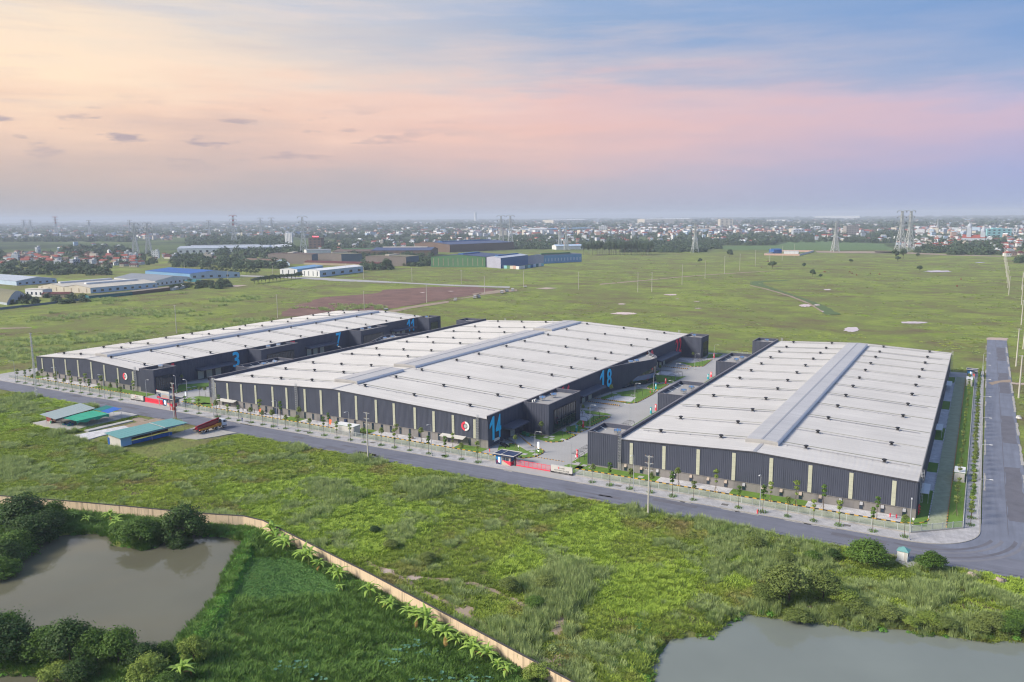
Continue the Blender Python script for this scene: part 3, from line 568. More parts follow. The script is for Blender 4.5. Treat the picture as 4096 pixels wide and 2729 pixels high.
for nm, pl in (('footpath', [(860, 650), (1010, 720), (1180, 800), (1350, 900), (1480, 955), (1640, 1060), (1800, 1160), (1960, 1250), (2200, 1385), (2354, 1470)]), ('footpath', [(2354, 1090), (2240, 1050), (2120, 1010), (1900, 900), (1700, 830), (1500, 790), (1250, 770)])):
    ct = PL(r7, pl); rgp = random.Random(len(pl)); lft, rgt = [], []
    fine_ = []
    for (ax, ay), (bx, by) in zip(ct[:-1], ct[1:]):
        n = max(2, int(math.hypot(bx - ax, by - ay) / 1.0)); fine_ += [(ax + (bx - ax) * k / n, ay + (by - ay) * k / n) for k in range(n)]
    for (ax, ay), (bx, by) in zip(fine_[:-1], fine_[1:]):
        L_ = math.hypot(bx - ax, by - ay) + 1e-6; nx_p, ny_p = -(by - ay) / L_, (bx - ax) / L_; lft.append((ax + nx_p * rgp.uniform(0.3, 0.9), ay + ny_p * rgp.uniform(0.3, 0.9))); rgt.append((ax - nx_p * rgp.uniform(0.3, 0.9), ay - ny_p * rgp.uniform(0.3, 0.9)))
    mb = MB(); n = len(lft); mb.add([(x, y, ground_z(x, y) + 0.06) for x, y in lft] + [(x, y, ground_z(x, y) + 0.06) for x, y in rgt], [(k, n + k, n + k + 1, k + 1) for k in range(n - 1)]); tag(mb.build(nm, MT['tan_track']), kind='structure'); BARE.append(lft + rgt[::-1])
D('far_pinkish', (0.40, 0.33, 0.27), 0.7, 0.1)
# ---------------------------------------------------------------- the three warehouses
def corr(mb, ax, ay, bx, by, zb, zt, pitch=0.5, dep=0.055):
    """ribbed sheet from a to b, outward face to the right of the direction; zb/zt numbers or functions of (x, y)"""
    L_ = math.hypot(bx - ax, by - ay); ux, uy = (bx - ax) / L_, (by - ay) / L_; nx, ny = uy, -ux
    n = max(1, int(round(L_ / pitch))); pt = []
    for k in range(n):
        for q, o in ((0.0, 0), (0.12, 1), (0.5, 1), (0.62, 0)): pt.append(((k + q) * L_ / n, o * dep))
    pt.append((L_, 0)); vs = []
    for s_, o in pt:
        x, y = ax + ux * s_, ay + uy * s_
        b = zb(x, y) if callable(zb) else zb; t = zt(x, y) if callable(zt) else zt
        vs += [(x + nx * o, y + ny * o, b), (x + nx * o, y + ny * o, max(t, b + 0.01))]
    mb.add(vs, [(2 * k, 2 * k + 2, 2 * k + 3, 2 * k + 1) for k in range(len(pt) - 1)])
def wallpath(mb, pts, zb, zt, th=0.0):
    for (ax, ay), (bx, by) in zip(pts[:-1], pts[1:]):
        f = lambda z, x, y: z(x, y) if callable(z) else z
        mb.quad((ax, ay, f(zb, ax, ay)), (bx, by, f(zb, bx, by)), (bx, by, f(zt, bx, by)), (ax, ay, f(zt, ax, ay)))
_vent = MB().box(-0.55, 0.55, -0.55, 0.55, 0, 0.22).mat(1)
_vent.lathe([(0.50, 0.2), (0.34, 0.42), (0.30, 0.62), (0.62, 0.80), (0.66, 0.98), (0.40, 1.12), (0.1, 1.18)], 10)
VENT = _vent.mesh('roof_vent', [MT['pipe_grey'], MT['vent_black']])
def ladder_mesh(h):
    m = MB(); m.box(-0.32, -0.26, -0.05, 0.05, 0, h); m.box(0.26, 0.32, -0.05, 0.05, 0, h)
    for k in range(int(h / 0.35)): m.box(-0.26, 0.26, -0.03, 0.03, 0.2 + k * 0.35, 0.25 + k * 0.35)
    k = 2.4
    while k < h:
        c = [(0.42 * math.sin(a), -0.1 - 0.42 * (1 - math.cos(a)) * 0.95, k) for a in [rad(v) for v in range(-180, 181, 45)]]
        pts = [(-0.3, 0, k), (-0.45, -0.3, k), (-0.3, -0.65, k), (0.3, -0.65, k), (0.45, -0.3, k), (0.3, 0, k)]
        for p, q in zip(pts[:-1], pts[1:]): m.bar(p, q, 0.06)
        k += 0.8
    for x, y in ((-0.45, -0.3), (0.45, -0.3), (-0.3, -0.65), (0.3, -0.65)): m.bar((x, y, 2.4), (x, y, h), 0.05)
    return m.mesh('ladder', MT['galv'])
LADDER = ladder_mesh(10.4); LADDER_TALL = ladder_mesh(12.6)
def text(name, body, parent, loc, rot, size, m, sx=1.0, ext=0.04, align='CENTER', offset=0.0):
    cu = bpy.data.curves.new(name, 'FONT'); cu.body = body; cu.size = size; cu.extrude = ext; cu.align_x = align; cu.offset = offset; cu.resolution_u = 4
    cu.materials.append(MT[m]); tmp = bpy.data.objects.new(name, cu); me = bpy.data.meshes.new_from_object(tmp); bpy.data.objects.remove(tmp)
    o = new_obj(name, me); o.parent = parent; o.rotation_euler = rot; o.scale = (sx, 1, 1)
    o.location = Vector(loc) - parent.location if parent is not None else loc
    return o
def digits(body, parent, face, yc, z, hgt, wid, m, gap=0.12, bow=None):
    """tall painted numerals on a wall facing +X, one mesh per figure"""
    n = len(body); cell = wid / n
    for i, ch in enumerate(body):
        y0 = yc - wid / 2 + cell * i; w = cell * (1 - gap); fx = face + (bow(y0 + w / 2) if bow else 0)
        if ch == '1':
            st = w * 0.36; yb = y0 + w * 0.52; mb = MB(); pts = [(yb, 0), (yb + st, 0), (yb + st, hgt), (yb + st * 0.15, hgt), (y0 + w * 0.02, hgt * 0.70), (y0 + w * 0.02, hgt * 0.53), (yb, hgt * 0.70)]
            k = len(pts); mb.add([(fx, a, z + b) for a, b in pts] + [(fx + 0.06, a, z + b) for a, b in pts], [tuple(range(k, 2 * k)), tuple(range(k - 1, -1, -1))] + [(j, (j + 1) % k, k + (j + 1) % k, k + j) for j in range(k)]); mb.build('wall_number', MT[m], parent, world=True)
        else:
            o = text('wall_number', ch, parent, (0, 0, 0), (rad(90), 0, rad(90)), 1.0, m, 1.0, 0.004, 'LEFT', 0.022); vv = [v.co for v in o.data.vertices]; xa = min(v.x for v in vv); xb = max(v.x for v in vv); ya = min(v.y for v in vv); yb = max(v.y for v in vv)
            o.scale = (w / (xb - xa), hgt / (yb - ya), 8.0); o.location = Vector((fx + 0.03, y0 - xa * w / (xb - xa), z - ya * hgt / (yb - ya))) - parent.location
RX = (rad(90), 0, rad(90)); RF = (rad(90), 0, 0)
def strut(parent, p, q, name='parapet_brace'):
    MB().bar(p, q, 0.14).rbox(q[0], q[1], q[2] + 0.04, 0.5, 0.5, 0.08).build(name, MT['white_paint'], parent)
def roof_fn(w):
    return lambda x, y=0: w['ez'] + (w['rz'] - w['ez']) * (1 - abs(x - w['rx']) / ((w['rx'] - w['x0']) if x < w['rx'] else (w['x1'] - w['rx'])))
def warehouse(w):
    x0, x1, y0, y1 = w['x0'], w['x1'], 205.3, 408.5
    T = thing('warehouse', w['label'], 'warehouse', (w['rx'], y0, 0.0)); f = roof_fn(w); B = lambda mb, nm, m, sm=False: mb.build(nm, MT[m] if isinstance(m, str) else [MT[k] for k in m], T, world=True, smooth=sm)
    mz = w['mz']
    mb = MB(); corr(mb, x0, y0, x1, y0, mz, lambda x, y: f(x) - 0.02); B(mb, 'front_wall', 'cladding')
    mb = MB(); corr(mb, x1, y1, x0, y1, 0, lambda x, y: f(x) - 0.02); B(mb, 'rear_wall', 'cladding')
    mb = MB(); mb.box(x0 + 0.02, x1 - 0.02, y0 + 0.03, y0 + 0.35, 0, mz + 0.02); mb.box(x0, x1, y0 - 0.16, y0 + 0.03, mz - 0.06, mz + 0.04); B(mb, 'base_wall', 'masonry')
    # long side walls with parapet where the building has one
    for s, xx in ((-1, x0), (1, x1)):
        par = w['parL'] if s < 0 else w['parR']; top = par if par else w['ez'] + 0.05
        mb = MB()
        if s > 0: corr(mb, xx, y0, xx, y1, 0.6, top, 0.9)
        else: corr(mb, xx, y1, xx, y0, 0.6, top, 0.9)
        B(mb, 'side_wall', 'cladding')
        MB().box(xx - 0.06 if s > 0 else xx + 0.02, xx - 0.02 if s > 0 else xx + 0.06, y0 + 0.4, y1, 0, 0.62).build('plinth', MT['masonry'], T, world=True)
        if par:
            xi = xx - s * 0.45
            mb = MB(); mb.box(min(xi, xi + s * 0.05), max(xi, xi + s * 0.05), y0 + 0.05, y1, w['ez'] - 0.6, par - 0.03); B(mb, 'parapet', 'cladding')
            mb = MB(); mb.box(min(xi - s * .03, xx + s * 0.14), max(xi - s * .03, xx + s * 0.14), y0 - 0.12, y1 + 0.1, par, par + 0.08); B(mb, 'coping', 'coping')
            mb = MB(); mb.box(min(xi - s * 0.02, xi - s * 0.5), max(xi - s * 0.02, xi - s * 0.5), y0 + 0.1, y1 - 0.1, w['ez'] - 0.30, w['ez'] - 0.22); B(mb, 'gutter', 'pipe_grey')
        else:
            mb = MB(); mb.box(min(xx, xx + s * 0.28), max(xx, xx + s * 0.28), y0 - 0.1, y1 + 0.1, w['ez'] - 0.22, w['ez'] + 0.0); B(mb, 'gutter', 'trim')
    # standing-seam roof
    mb = MB(); vs = []; ys_ = []
    y = y0 - 0.22
    while y < y1 + 0.2:
        for q, dz in ((0, 0), (0.72, 0), (0.77, 0.07), (0.85, 0.07)): ys_.append((y + q, dz))
        y += 0.9
    xl = x0 + (0.5 if w['parL'] else -0.15); xr = x1 - (0.5 if w['parR'] else -0.15)
    ez = w['ez']; zl = f(xl) if w['parL'] else ez - 0.01; zr = f(xr) if w['parR'] else ez - 0.01
    for yy, dz in ys_: vs += [(xl, yy, zl + dz), (w['rx'], yy, w['rz'] + dz), (xr, yy, zr + dz)]
    fs = []
    for k in range(len(ys_) - 1): fs += [(3 * k, 3 * k + 1, 3 * k + 4, 3 * k + 3), (3 * k + 1, 3 * k + 2, 3 * k + 5, 3 * k + 4)]
    mb.add(vs, fs); roof = B(mb, 'roof', 'roof_metal')
    for s in (-1, 1):
        a = x0 if s < 0 else x1
        for yy in (y0 - 0.26, y1 + 0.16): mb = MB(); mb.add([(a, yy, f(a) - 0.25 if 0 else ez - 0.2), (w['rx'], yy, w['rz'] - 0.2), (w['rx'], yy, w['rz'] + 0.1), (a, yy, ez + 0.1), (a, yy + 0.1, ez - 0.2), (w['rx'], yy + 0.1, w['rz'] - 0.2), (w['rx'], yy + 0.1, w['rz'] + 0.1), (a, yy + 0.1, ez + 0.1)],
                                                 [(0, 1, 2, 3), (7, 6, 5, 4), (3, 2, 6, 7)]); B(mb, 'verge_trim', 'trim')
    mb = MB(); mb.rbox(w['rx'], (y0 + y1) / 2, w['rz'] + 0.06, 0.9, y1 - y0, 0.06); B(mb, 'ridge_cap', 'pipe_grey')
    # ridge monitors
    for (ma, mb_, slot) in w['monitors']:
        xa, xb = w['rx'] - w['mw'][0], w['rx'] + w['mw'][1]; zb = min(f(xa), f(xb)) - 0.05; zt = w['rz'] + 0.95
        m = MB(); cx = (xa + xb) / 2; prof = [(xa, zb), (xa, zt - 0.25), (xa + 0.2, zt - 0.05), (cx, zt + 0.22), (xb - 0.35, zt), (xb - 0.08, zt - 0.15), (xb, zt - 0.45), (xb, zb)]
        n = len(prof); vs = [(x, ma, z) for x, z in prof] + [(x, mb_, z) for x, z in prof]
        for k in range(n - 1):
            m.mat(1 if k in (0, 5, 6) else 0); m.add([vs[k], vs[k + 1], vs[n + k + 1], vs[n + k]], [(3, 2, 1, 0)])
        mo = B(m, 'ridge_monitor', ['roof_metal', 'monitor_side'])
        for yy, sgn in ((ma, 1), (mb_, -1)):
            e = MB(); e.add([(x, yy - 0.02 * sgn, z) for x, z in prof], [tuple(range(n))[::-1] if sgn > 0 else tuple(range(n))])
            k = xa + 0.3
            while k < xb - 0.3: e.box(k, k + 0.08, yy - 0.08 * sgn if sgn > 0 else yy, yy if sgn > 0 else yy + 0.08, zb, zt - 0.4); k += 0.55
            o = e.build('monitor_end', MT['monitor_end'], mo)
        if slot: MB().box(xa - 0.5, xa - 0.05, ma + 1, mb_ - 1, zb + 0.1, zt - 0.35).build('louvre', MT['dark_slot'], mo)
        MB().box(xb + 0.02, xb + 0.14, ma, mb_, f(xb) + 0.02, f(xb) + 0.14).build('flashing', MT['pipe_grey'], mo)
        MB().rbox(cx, (ma + mb_) / 2, zt + 0.26, 0.5, mb_ - ma, 0.05).build('cap_strip', MT['pipe_grey'], mo)
    # vents, roof joints, conduits
    for i, yy in enumerate(w['rows']):
        for cxv in w['cols']:
            part('roof_vent', VENT, T, (cxv, yy + RNG.uniform(-.2, .2), f(cxv) - 0.02), RNG.uniform(-.1, .1), world=True)
        for s in (-1, 1):
            xa = w['rx'] + (-w['mw'][0] - 0.3 if s < 0 else w['mw'][1] + 0.3); xb = (xl + 0.4) if s < 0 else (xr - 0.4)
            for nm, dy, ww, hh, m, ins in (('roof_joint', 3.1, 0.22, 0.16, 'roof_seam', 0.0), ('conduit', 0.55, 0.07, 0.16, 'pipe_grey', 6.0 * (1 if i % 2 else 0.4))):
                p, q = xa, xb - s * ins; m_ = MB()
                za, zb_ = f(p) + 0.02, f(q) + 0.02
                a = min(p, q); b = max(p, q); fa, fb = f(a), f(b)
                h0 = 0.0 if nm == 'roof_joint' else 0.14
                y_a, y_b = yy + dy - ww / 2, yy + dy + ww / 2
                m_.add([(a, y_a, fa + h0), (b, y_a, fb + h0), (b, y_b, fb + h0), (a, y_b, fa + h0), (a, y_a, fa + h0 + hh), (b, y_a, fb + h0 + hh), (b, y_b, fb + h0 + hh), (a, y_b, fa + h0 + hh)],
                       [(0, 3, 2, 1), (4, 5, 6, 7), (0, 1, 5, 4), (1, 2, 6, 5), (2, 3, 7, 6), (3, 0, 4, 7)])
                if nm == 'conduit':
                    k = a + 1.5
                    while k < b - 1: m_.box(k - 0.12, k + 0.12, y_a - 0.3, y_b + 0.3, f(k), f(k) + 0.16); k += 4.2
                B(m_, nm, m)
    # rooflights in the front wall
    for xs_ in w['strips']:
        m = MB(); zt = f(xs_) - 0.75
        if w.get('strip_z'): pass
        zb = mz + w.get('strip_gap', 0.12); n = 6
        for k in range(n): m.box(xs_ - 0.46, xs_ + 0.46, y0 - 0.19, y0 - 0.1, zb + (zt - zb) * k / n + 0.02, zb + (zt - zb) * (k + 1) / n - 0.03)
        for q in (-0.3, -0.1, 0.1, 0.3): m.box(xs_ + q - 0.03, xs_ + q + 0.03, y0 - 0.22, y0 - 0.19, zb, zt)
        B(m, 'light_panel', 'light_panel')
    for xw in w['wins']:
        z1 = mz - 0.25; o = MB().box(xw - 0.38, xw + 0.38, y0 - 0.03, y0 + 0.0, 0.4, z1).build('window', MT['glass_dark'], T, world=True)
        fr = MB()
        for a, b, c, d_ in ((-0.44, -0.36, 0.36, z1 + 0.06), (0.36, 0.44, 0.36, z1 + 0.06), (-0.44, 0.44, z1, z1 + 0.08), (-0.44, 0.44, 0.32, 0.4), (-0.4, 0.4, (0.4 + z1) / 2 - 0.03, (0.4 + z1) / 2 + 0.03)):
            fr.box(xw + a, xw + b, y0 - 0.07, y0 - 0.035, c, d_)
        fr.build('window_frame', MT['trim'], o)
        if w.get('hoods'): fr = MB().add([(xw - 0.36, y0 - 0.08, z1 + 0.02), (xw + 0.36, y0 - 0.08, z1 + 0.02), (xw + 0.36, y0 - 0.4, z1 - 0.72), (xw - 0.36, y0 - 0.4, z1 - 0.72), (xw - 0.36, y0 - 0.08, z1 + 0.06), (xw + 0.36, y0 - 0.08, z1 + 0.06), (xw + 0.36, y0 - 0.44, z1 - 0.68), (xw - 0.36, y0 - 0.44, z1 - 0.68)],
                                       [(0, 1, 2, 3), (7, 6, 5, 4), (0, 3, 7, 4), (1, 5, 6, 2), (3, 2, 6, 7)]).build('sash', MT['far_pinkish'] if RNG.random() < .6 else MT['pipe_grey'], o)
    for xl_, tall in w['ladders']:
        part('ladder', LADDER_TALL if tall else LADDER, T, (xl_, y0 - 0.25, 0.3), 0, world=True)
    if w.get('logo'):
        lx, lz = w['logo']; lg = MB()
        def ring(m, a0, a1, ra, rb, yy):
            n = 16
            for k in range(n):
                A, C = rad(a0 + (a1 - a0) * k / n), rad(a0 + (a1 - a0) * (k + 1) / n)
                p = [(lx + r_ * math.cos(t), lz + r_ * math.sin(t)) for r_, t in ((ra, A), (rb, A), (rb, C), (ra, C))]
                m.add([(x, yy, z) for x, z in p] + [(x, yy + 0.12, z) for x, z in p], [(0, 1, 2, 3), (4, 7, 6, 5), (0, 4, 5, 1), (2, 6, 7, 3), (1, 5, 6, 2), (0, 3, 7, 4)])
        r_ = MB(); ring(r_, 95, 262, 0.85, 1.5, y0 - 0.34); B(r_, 'emblem_arc', 'red_paint')
        r_ = MB(); ring(r_, 262, 455, 0.85, 1.5, y0 - 0.34); B(r_, 'emblem_arc', 'white_paint')
        r_ = MB(); r_.cyl((lx, y0 - 0.32, lz), (lx, y0 - 0.1, lz), 0.62, 0.62, 16); B(r_, 'emblem_disc', 'galv')
    return T, f
def glazing(parent, face_x, s, ya, yb, za, zb, nm, rows, m='glass_dark'):
    """large recessed window in a wall facing +X (s=1) or -X; frame and mullions stand proud of the glass"""
    o = MB().box(min(face_x + s * 0.12, face_x + s * 0.16), max(face_x + s * 0.12, face_x + s * 0.16), ya, yb, za, zb).build('window', MT[m], parent)
    fr = MB(); a, b = min(face_x + s * 0.16, face_x + s * 0.24), max(face_x + s * 0.16, face_x + s * 0.24)
    for k in range(nm + 1):
        yy = ya + (yb - ya) * k / nm; fr.box(a, b, yy - 0.05, yy + 0.05, za, zb)
    for z in rows: fr.box(a - 0.003, b + 0.003, ya - 0.05, yb + 0.05, z - 0.06, z + 0.06)
    fr.box(min(face_x, face_x + s * 0.30), max(face_x, face_x + s * 0.30), ya - 0.25, ya - 0.06, za - 0.1, zb + 0.2); fr.box(min(face_x, face_x + s * 0.30), max(face_x, face_x + s * 0.30), yb + 0.06, yb + 0.25, za - 0.1, zb + 0.2)
    fr.box(min(face_x, face_x + s * 0.34), max(face_x, face_x + s * 0.34), ya - 0.3, yb + 0.3, zb + 0.05, zb + 0.25)
    fr.build('window_frame', MT['black_steel'], parent)
    return o
def office(T, xa, xb, ya, yb, top, s, win=None, rows=(), braces=0, tw=0.28):
    """projecting office block, open roof deck behind a parapet; s=+1 projects towards +X"""
    O = Vector((-T.location.x, -T.location.y, -T.location.z)); m = MB()
    corr(m, xa, ya, xb, ya, 0.55, top, 0.6, 0.08); corr(m, xb, yb, xa, yb, 0.55, top, 0.6, 0.08)
    if s > 0: corr(m, xb, ya, xb, yb, 0.55, top, 0.6, 0.08)
    else: corr(m, xa, yb, xa, ya, 0.55, top, 0.6, 0.08)
    i = m; q = tw
    i.quad((xa, ya + q, top - 1.5), (xa, ya + q, top), (xb, ya + q, top), (xb, ya + q, top - 1.5)); i.quad((xa, yb - q, top - 1.5), (xb, yb - q, top - 1.5), (xb, yb - q, top), (xa, yb - q, top))
    xo = (xb - q) if s > 0 else (xa + q); i.quad((xo, ya, top - 1.5), (xo, ya, top), (xo, yb, top), (xo, yb, top - 1.5))
    blk = m.build('office_block', MT['cladding'], T); blk.location = O
    c = MB(); c.box(xa, xb + (0.12 if s > 0 else 0), ya - 0.12, ya + q + 0.03, top, top + 0.07); c.box(xa, xb + (0.12 if s > 0 else 0), yb - q - 0.03, yb + 0.12, top, top + 0.07)
    if s > 0: c.box(xb - q - 0.03, xb + 0.12, ya + q + 0.035, yb - q - 0.035, top + 0.001, top + 0.071)
    else: c.box(xa - 0.12, xa + q + 0.03, ya - 0.12, yb + 0.12, top + 0.002, top + 0.073)
    c.build('coping', MT['coping'], blk)
    MB().quad((xa + 0.01, ya + 0.05, top - 1.25), (xb - 0.01, ya + 0.05, top - 1.25), (xb - 0.01, yb - 0.05, top - 1.25), (xa + 0.01, yb - 0.05, top - 1.25)).build('roof_deck', MT['deck_concrete'], blk)
    p = MB(); p.box(xa, xb + (0.02 if s > 0 else 0), ya - 0.02, yb + 0.02, 0, 0.56); p.build('plinth', MT['masonry'], blk)
    if win: glazing(blk, xb if s > 0 else xa, s, win[0], win[1], win[2], win[3], win[4], rows)
    for k in range(braces):
        yy = ya + (yb - ya) * (k + 0.7) / (braces + 0.4); xw = xo - s * 0.06
        strut(blk, (xw, yy, top - 0.35), (xw - s * 1.5, yy + 0.6, top - 1.22))
    return blk
def canopy(T, xw, s, ya, yb, z, dep=4.2):
    O = -T.location; m = MB(); n = 10
    prof = [(0, z + 0.55), (dep - 0.5, z + 0.28), (dep - 0.12, z + 0.12), (dep, z - 0.15), (dep - 0.1, z - 0.38), (0, z - 0.38)]
    vs = [(xw + s * x, ya, zz) for x, zz in prof] + [(xw + s * x, yb, zz) for x, zz in prof]; k = len(prof)
    fs = [(i, i + 1, k + i + 1, k + i) if s < 0 else (k + i, k + i + 1, i + 1, i) for i in range(k - 1)] + [tuple(range(k)), tuple(range(2 * k - 1, k - 1, -1))]
    m.add(vs, fs); o = m.build('canopy', MT['cladding'], T); o.location = O; return o
def dock_doors(T, xw, s, spans, z0=0.8, z1=4.2):
    for ya, yb in spans:
        m = MB(); x = xw + s * 0.14
        for k in range(5): m.box(min(x, x + s * 0.08), max(x, x + s * 0.08), ya, yb, z0 + (z1 - z0) * k / 5 + 0.015, z0 + (z1 - z0) * (k + 1) / 5 - 0.015)
        o = m.build('dock_door', MT['dock_door'], T); o.location = -T.location
        fr = MB(); [fr.box(min(x, x + s * 0.16), max(x, x + s * 0.16), y_ - 0.12, y_ + 0.12, z0 - 0.05, z1 + 0.1) for y_ in (ya - 0.13, yb + 0.13)]
        fr.build('door_frame', MT['trim'], o)
WA = dict(label='grey-roofed warehouse on the left with blue numbers 3, 7 and 11 on its side', x0=-378.0, x1=-301.5, rx=-339.7, ez=9.1, rz=11.2, mz=2.4, parL=None, parR=10.2, monitors=[(213, 401, False)], mw=(4.2, 4.6),
          rows=[213, 233, 247.5, 268, 284, 305, 321, 341, 357, 376, 390, 404], cols=[-368.7, -355.0, -332.2, -308.8], strips=[-373.2, -364.1, -354.6, -345.0, -335.2, -325.8, -316.3, -306.0], wins=[-370 + 4.75 * k for k in range(14)], ladders=[(-303.9, False)], logo=(-311.2, 6.0))
WB = dict(label='large middle warehouse with numbers 14, 18 and 22 along its right side', x0=-258.5, x1=-129.5, rx=-193.7, ez=9.55, rz=12.6, mz=2.75, parL=10.65, parR=10.6, monitors=[(216, 243, False), (250.5, 359, True), (367.5, 403, False)], mw=(9.0, 2.0),
          rows=[214.5, 232, 248, 272.5, 289.5, 313, 330, 354, 375, 400], cols=[-244.4, -228.3, -212.5, -186.8, -165.0, -142.1], strips=[-254.9, -247.8, -240.1, -232.4, -223.4, -216.2, -207.1, -199.3, -190.6, -183.0, -174.2, -166.5, -157.8, -150.2, -142.6, -134.4], wins=[-251 + 3.95 * k for k in range(30)], ladders=[(-210.9, True), (-255.7, False), (-133.0, False)], logo=(-137.8, 6.4))
WC = dict(label='right-hand warehouse with a single broad ridge monitor nearest the camera', x0=-86.0, x1=-9.6, rx=-47.9, ez=9.25, rz=11.0, mz=2.4, parL=10.2, parR=None, monitors=[(214, 401, False)], mw=(4.5, 4.2),
          rows=[216, 233.5, 251, 268.5, 286, 303, 320, 337, 354, 371, 386, 402], cols=[-77.1, -59.5, -37.0, -18.0], strips=[-81.8, -72.2, -62.6, -53.0, -43.4, -33.8, -24.2, -14.6], wins=[-83.5 + 4.76 * k for k in range(16)], ladders=[(-85.2, False)], hoods=True)
TA, fA = warehouse(WA); TB, fB = warehouse(WB); TC_, fC = warehouse(WC)
# A: office blocks project to the right
for k, (ya, yb, w_) in enumerate(((205.3, 216.5, (206.4, 213.8, 0.8, 7.0, 8)), (263, 287, (266.7, 283.6, 0.8, 7.1, 16)), (334, 357.5, (336.5, 353, 0.8, 7.1, 16)), (397, 409.5, (399, 406, 0.8, 7.1, 7)))):
    office(TA, -301.5, -292.6, ya, yb, 10.2, 1, w_, (3.9,), 0)
for ya, yb, k in ((232.7, 252, 0), (300.5, 321, 1), (370.5, 391, 2)):
    canopy(TA, -301.5, 1, ya, yb, 5.0); dock_doors(TA, -301.5, 1, ((ya + 1, ya + 4.2), (ya + 5.6, ya + 8.8), (ya + 10.6, ya + 13.8)), 0.5, 4.3)
for body, yc, m in (('1', 220.7, 'red_paint'), ('3', 255.8, 'cyan_paint'), ('5', 292, 'red_paint'), ('7', 326.0, 'cyan_paint'), ('9', 361.5, 'red_paint'), ('11', 390.3, 'cyan_paint')):
    digits(body, TA, -301.34, yc, 2.5, 7.3, 4.5 if len(body) == 1 else 8.2, m)
# B: right side
office(TB, -129.5, -119.7, 227.2, 251.2, 10.75, 1, (231, 247, 0.7, 8.0, 12), (3.85, 0.9), 0)
office(TB, -129.5, -119.4, 391.0, 403.5, 10.9, 1, (394, 401, 0.6, 8.0, 6), (3.8,), 0)
office(TB, -268.2, -258.5, 227.0, 250.5, 10.65, -1, (231, 247, 0.7, 8.0, 12), (3.85,), 5)
office(TB, -269.0, -258.5, 392.5, 404, 10.9, -1, None, (), 2)
WAVE = [(291, 0), (294, 0.15), (300, 1.1), (306, 2.9), (312, 5.3), (318, 7.9), (322, 9.3), (326, 9.9), (330, 9.4), (334, 7.0), (337, 4.2), (340, 1.9), (342.5, 0.5), (344, 0)]
def wave_at(y): return float(np.interp(y, [p[0] for p in WAVE], [p[1] for p in WAVE]))
def wave_pts(x_wall, s, inset=0.0, n=54):
    ysm = np.linspace(291, 344, n); xo = np.array([wave_at(v) for v in ysm]); k = np.array([1, 2, 3, 2, 1]) / 9.0
    xo = np.convolve(np.pad(xo, 2, mode='edge'), k, 'valid'); return [(x_wall + s * max(0.02, o - inset), float(y_)) for o, y_ in zip(xo, ysm)]
def wave_block(T, xw, s, top, glass):
    O = -T.location; pts = wave_pts(xw, s); m = MB()
    zb = (lambda x, y: float(np.interp(y, [291, 305, 309, 314, 319, 324, 329, 333, 334.5, 344], [0.3, 0.3, 2.0, 4.2, 5.9, 7.0, 7.4, 7.3, 0.3, 0.3]))) if glass else 0.3
    for a, b in zip(pts[:-1], pts[1:]):
        p, q = (a, b) if s > 0 else (b, a); corr(m, p[0], p[1], q[0], q[1], zb, top, 0.5, 0.07)
    inn = wave_pts(xw, s, 0.45); wallpath(m, inn if s < 0 else inn[::-1], top - 1.4, top)
    blk = m.build('office_block', MT['cladding'], T); blk.location = O
    c = MB(); n = len(pts)
    for k in range(n - 1): c.quad(*[(p[0], p[1], top + 0.03) for p in ((pts[k], pts[k + 1], inn[k + 1], inn[k]) if s < 0 else (inn[k], inn[k + 1], pts[k + 1], pts[k]))])
    wallpath(c, pts if s > 0 else pts[::-1], top - 0.06, top + 0.03); c.build('coping', MT['coping'], blk)
    d = MB(); d.add([(x, y, top - 1.25) for x, y in pts] + [(xw, 344, top - 1.25), (xw, 291, top - 1.25)], [tuple(range(n + 2)) if s > 0 else tuple(range(n + 2))[::-1]]); d.build('roof_deck', MT['deck_concrete'], blk)
    if glass:
        g = [p for p in wave_pts(xw, s, 0.3, 80) if 305 < p[1] < 334]; gm_ = MB(); wallpath(gm_, g, 0.4, 7.6); gm_.build('window', MT['glass_dark'], blk)
        fr = MB()
        for k in range(0, len(g), 3): fr.box(g[k][0], g[k][0] + 0.08, g[k][1] - 0.04, g[k][1] + 0.04, 0.3, 7.5)
        for z in (0.4, 2.2, 4.0, 5.8): fr.tube([(p[0] + 0.05, p[1], z) for p in g[::3]], 0.05, 4)
        fr.build('window_frame', MT['black_steel'], blk)
        gb = [p for p in wave_pts(xw, s, 0.2, 80) if 312 < p[1] < 327]; b_ = MB(); wallpath(b_, gb, 2.4, 4.4); b_.build('blue_pane', MT['glass_blue'], blk)
        b_ = MB(); wallpath(b_, [(x + 0.03, y) for x, y in wave_pts(xw, s)], 0, 0.5); b_.build('plinth', MT['masonry'], blk)
    for k in range(7 if s < 0 else 4):
        yy = (298 + 6.5 * k) if s < 0 else 329 + 3 * k; xo = xw + s * max(0.6, wave_at(yy) - 0.5)
        strut(blk, (xo, yy, top - 0.3), (xo - s * 1.4, yy + (0.5 if s < 0 else -0.4), top - 1.22))
wave_block(TB, -129.5, 1, 10.62, True); wave_block(TB, -258.5, -1, 10.67, False)
for ya, yb, dd in ((213.5, 224.5, ((218.5, 221.5),)), (266, 287.5, ((267.5, 270.6), (272.6, 275.8), (278.5, 281.7))), (350, 378, ((353, 356), (358, 361), (363, 366)))):
    canopy(TB, -129.5, 1, ya, yb, 5.0); dock_doors(TB, -129.5, 1, dd, 0.75, 4.0)
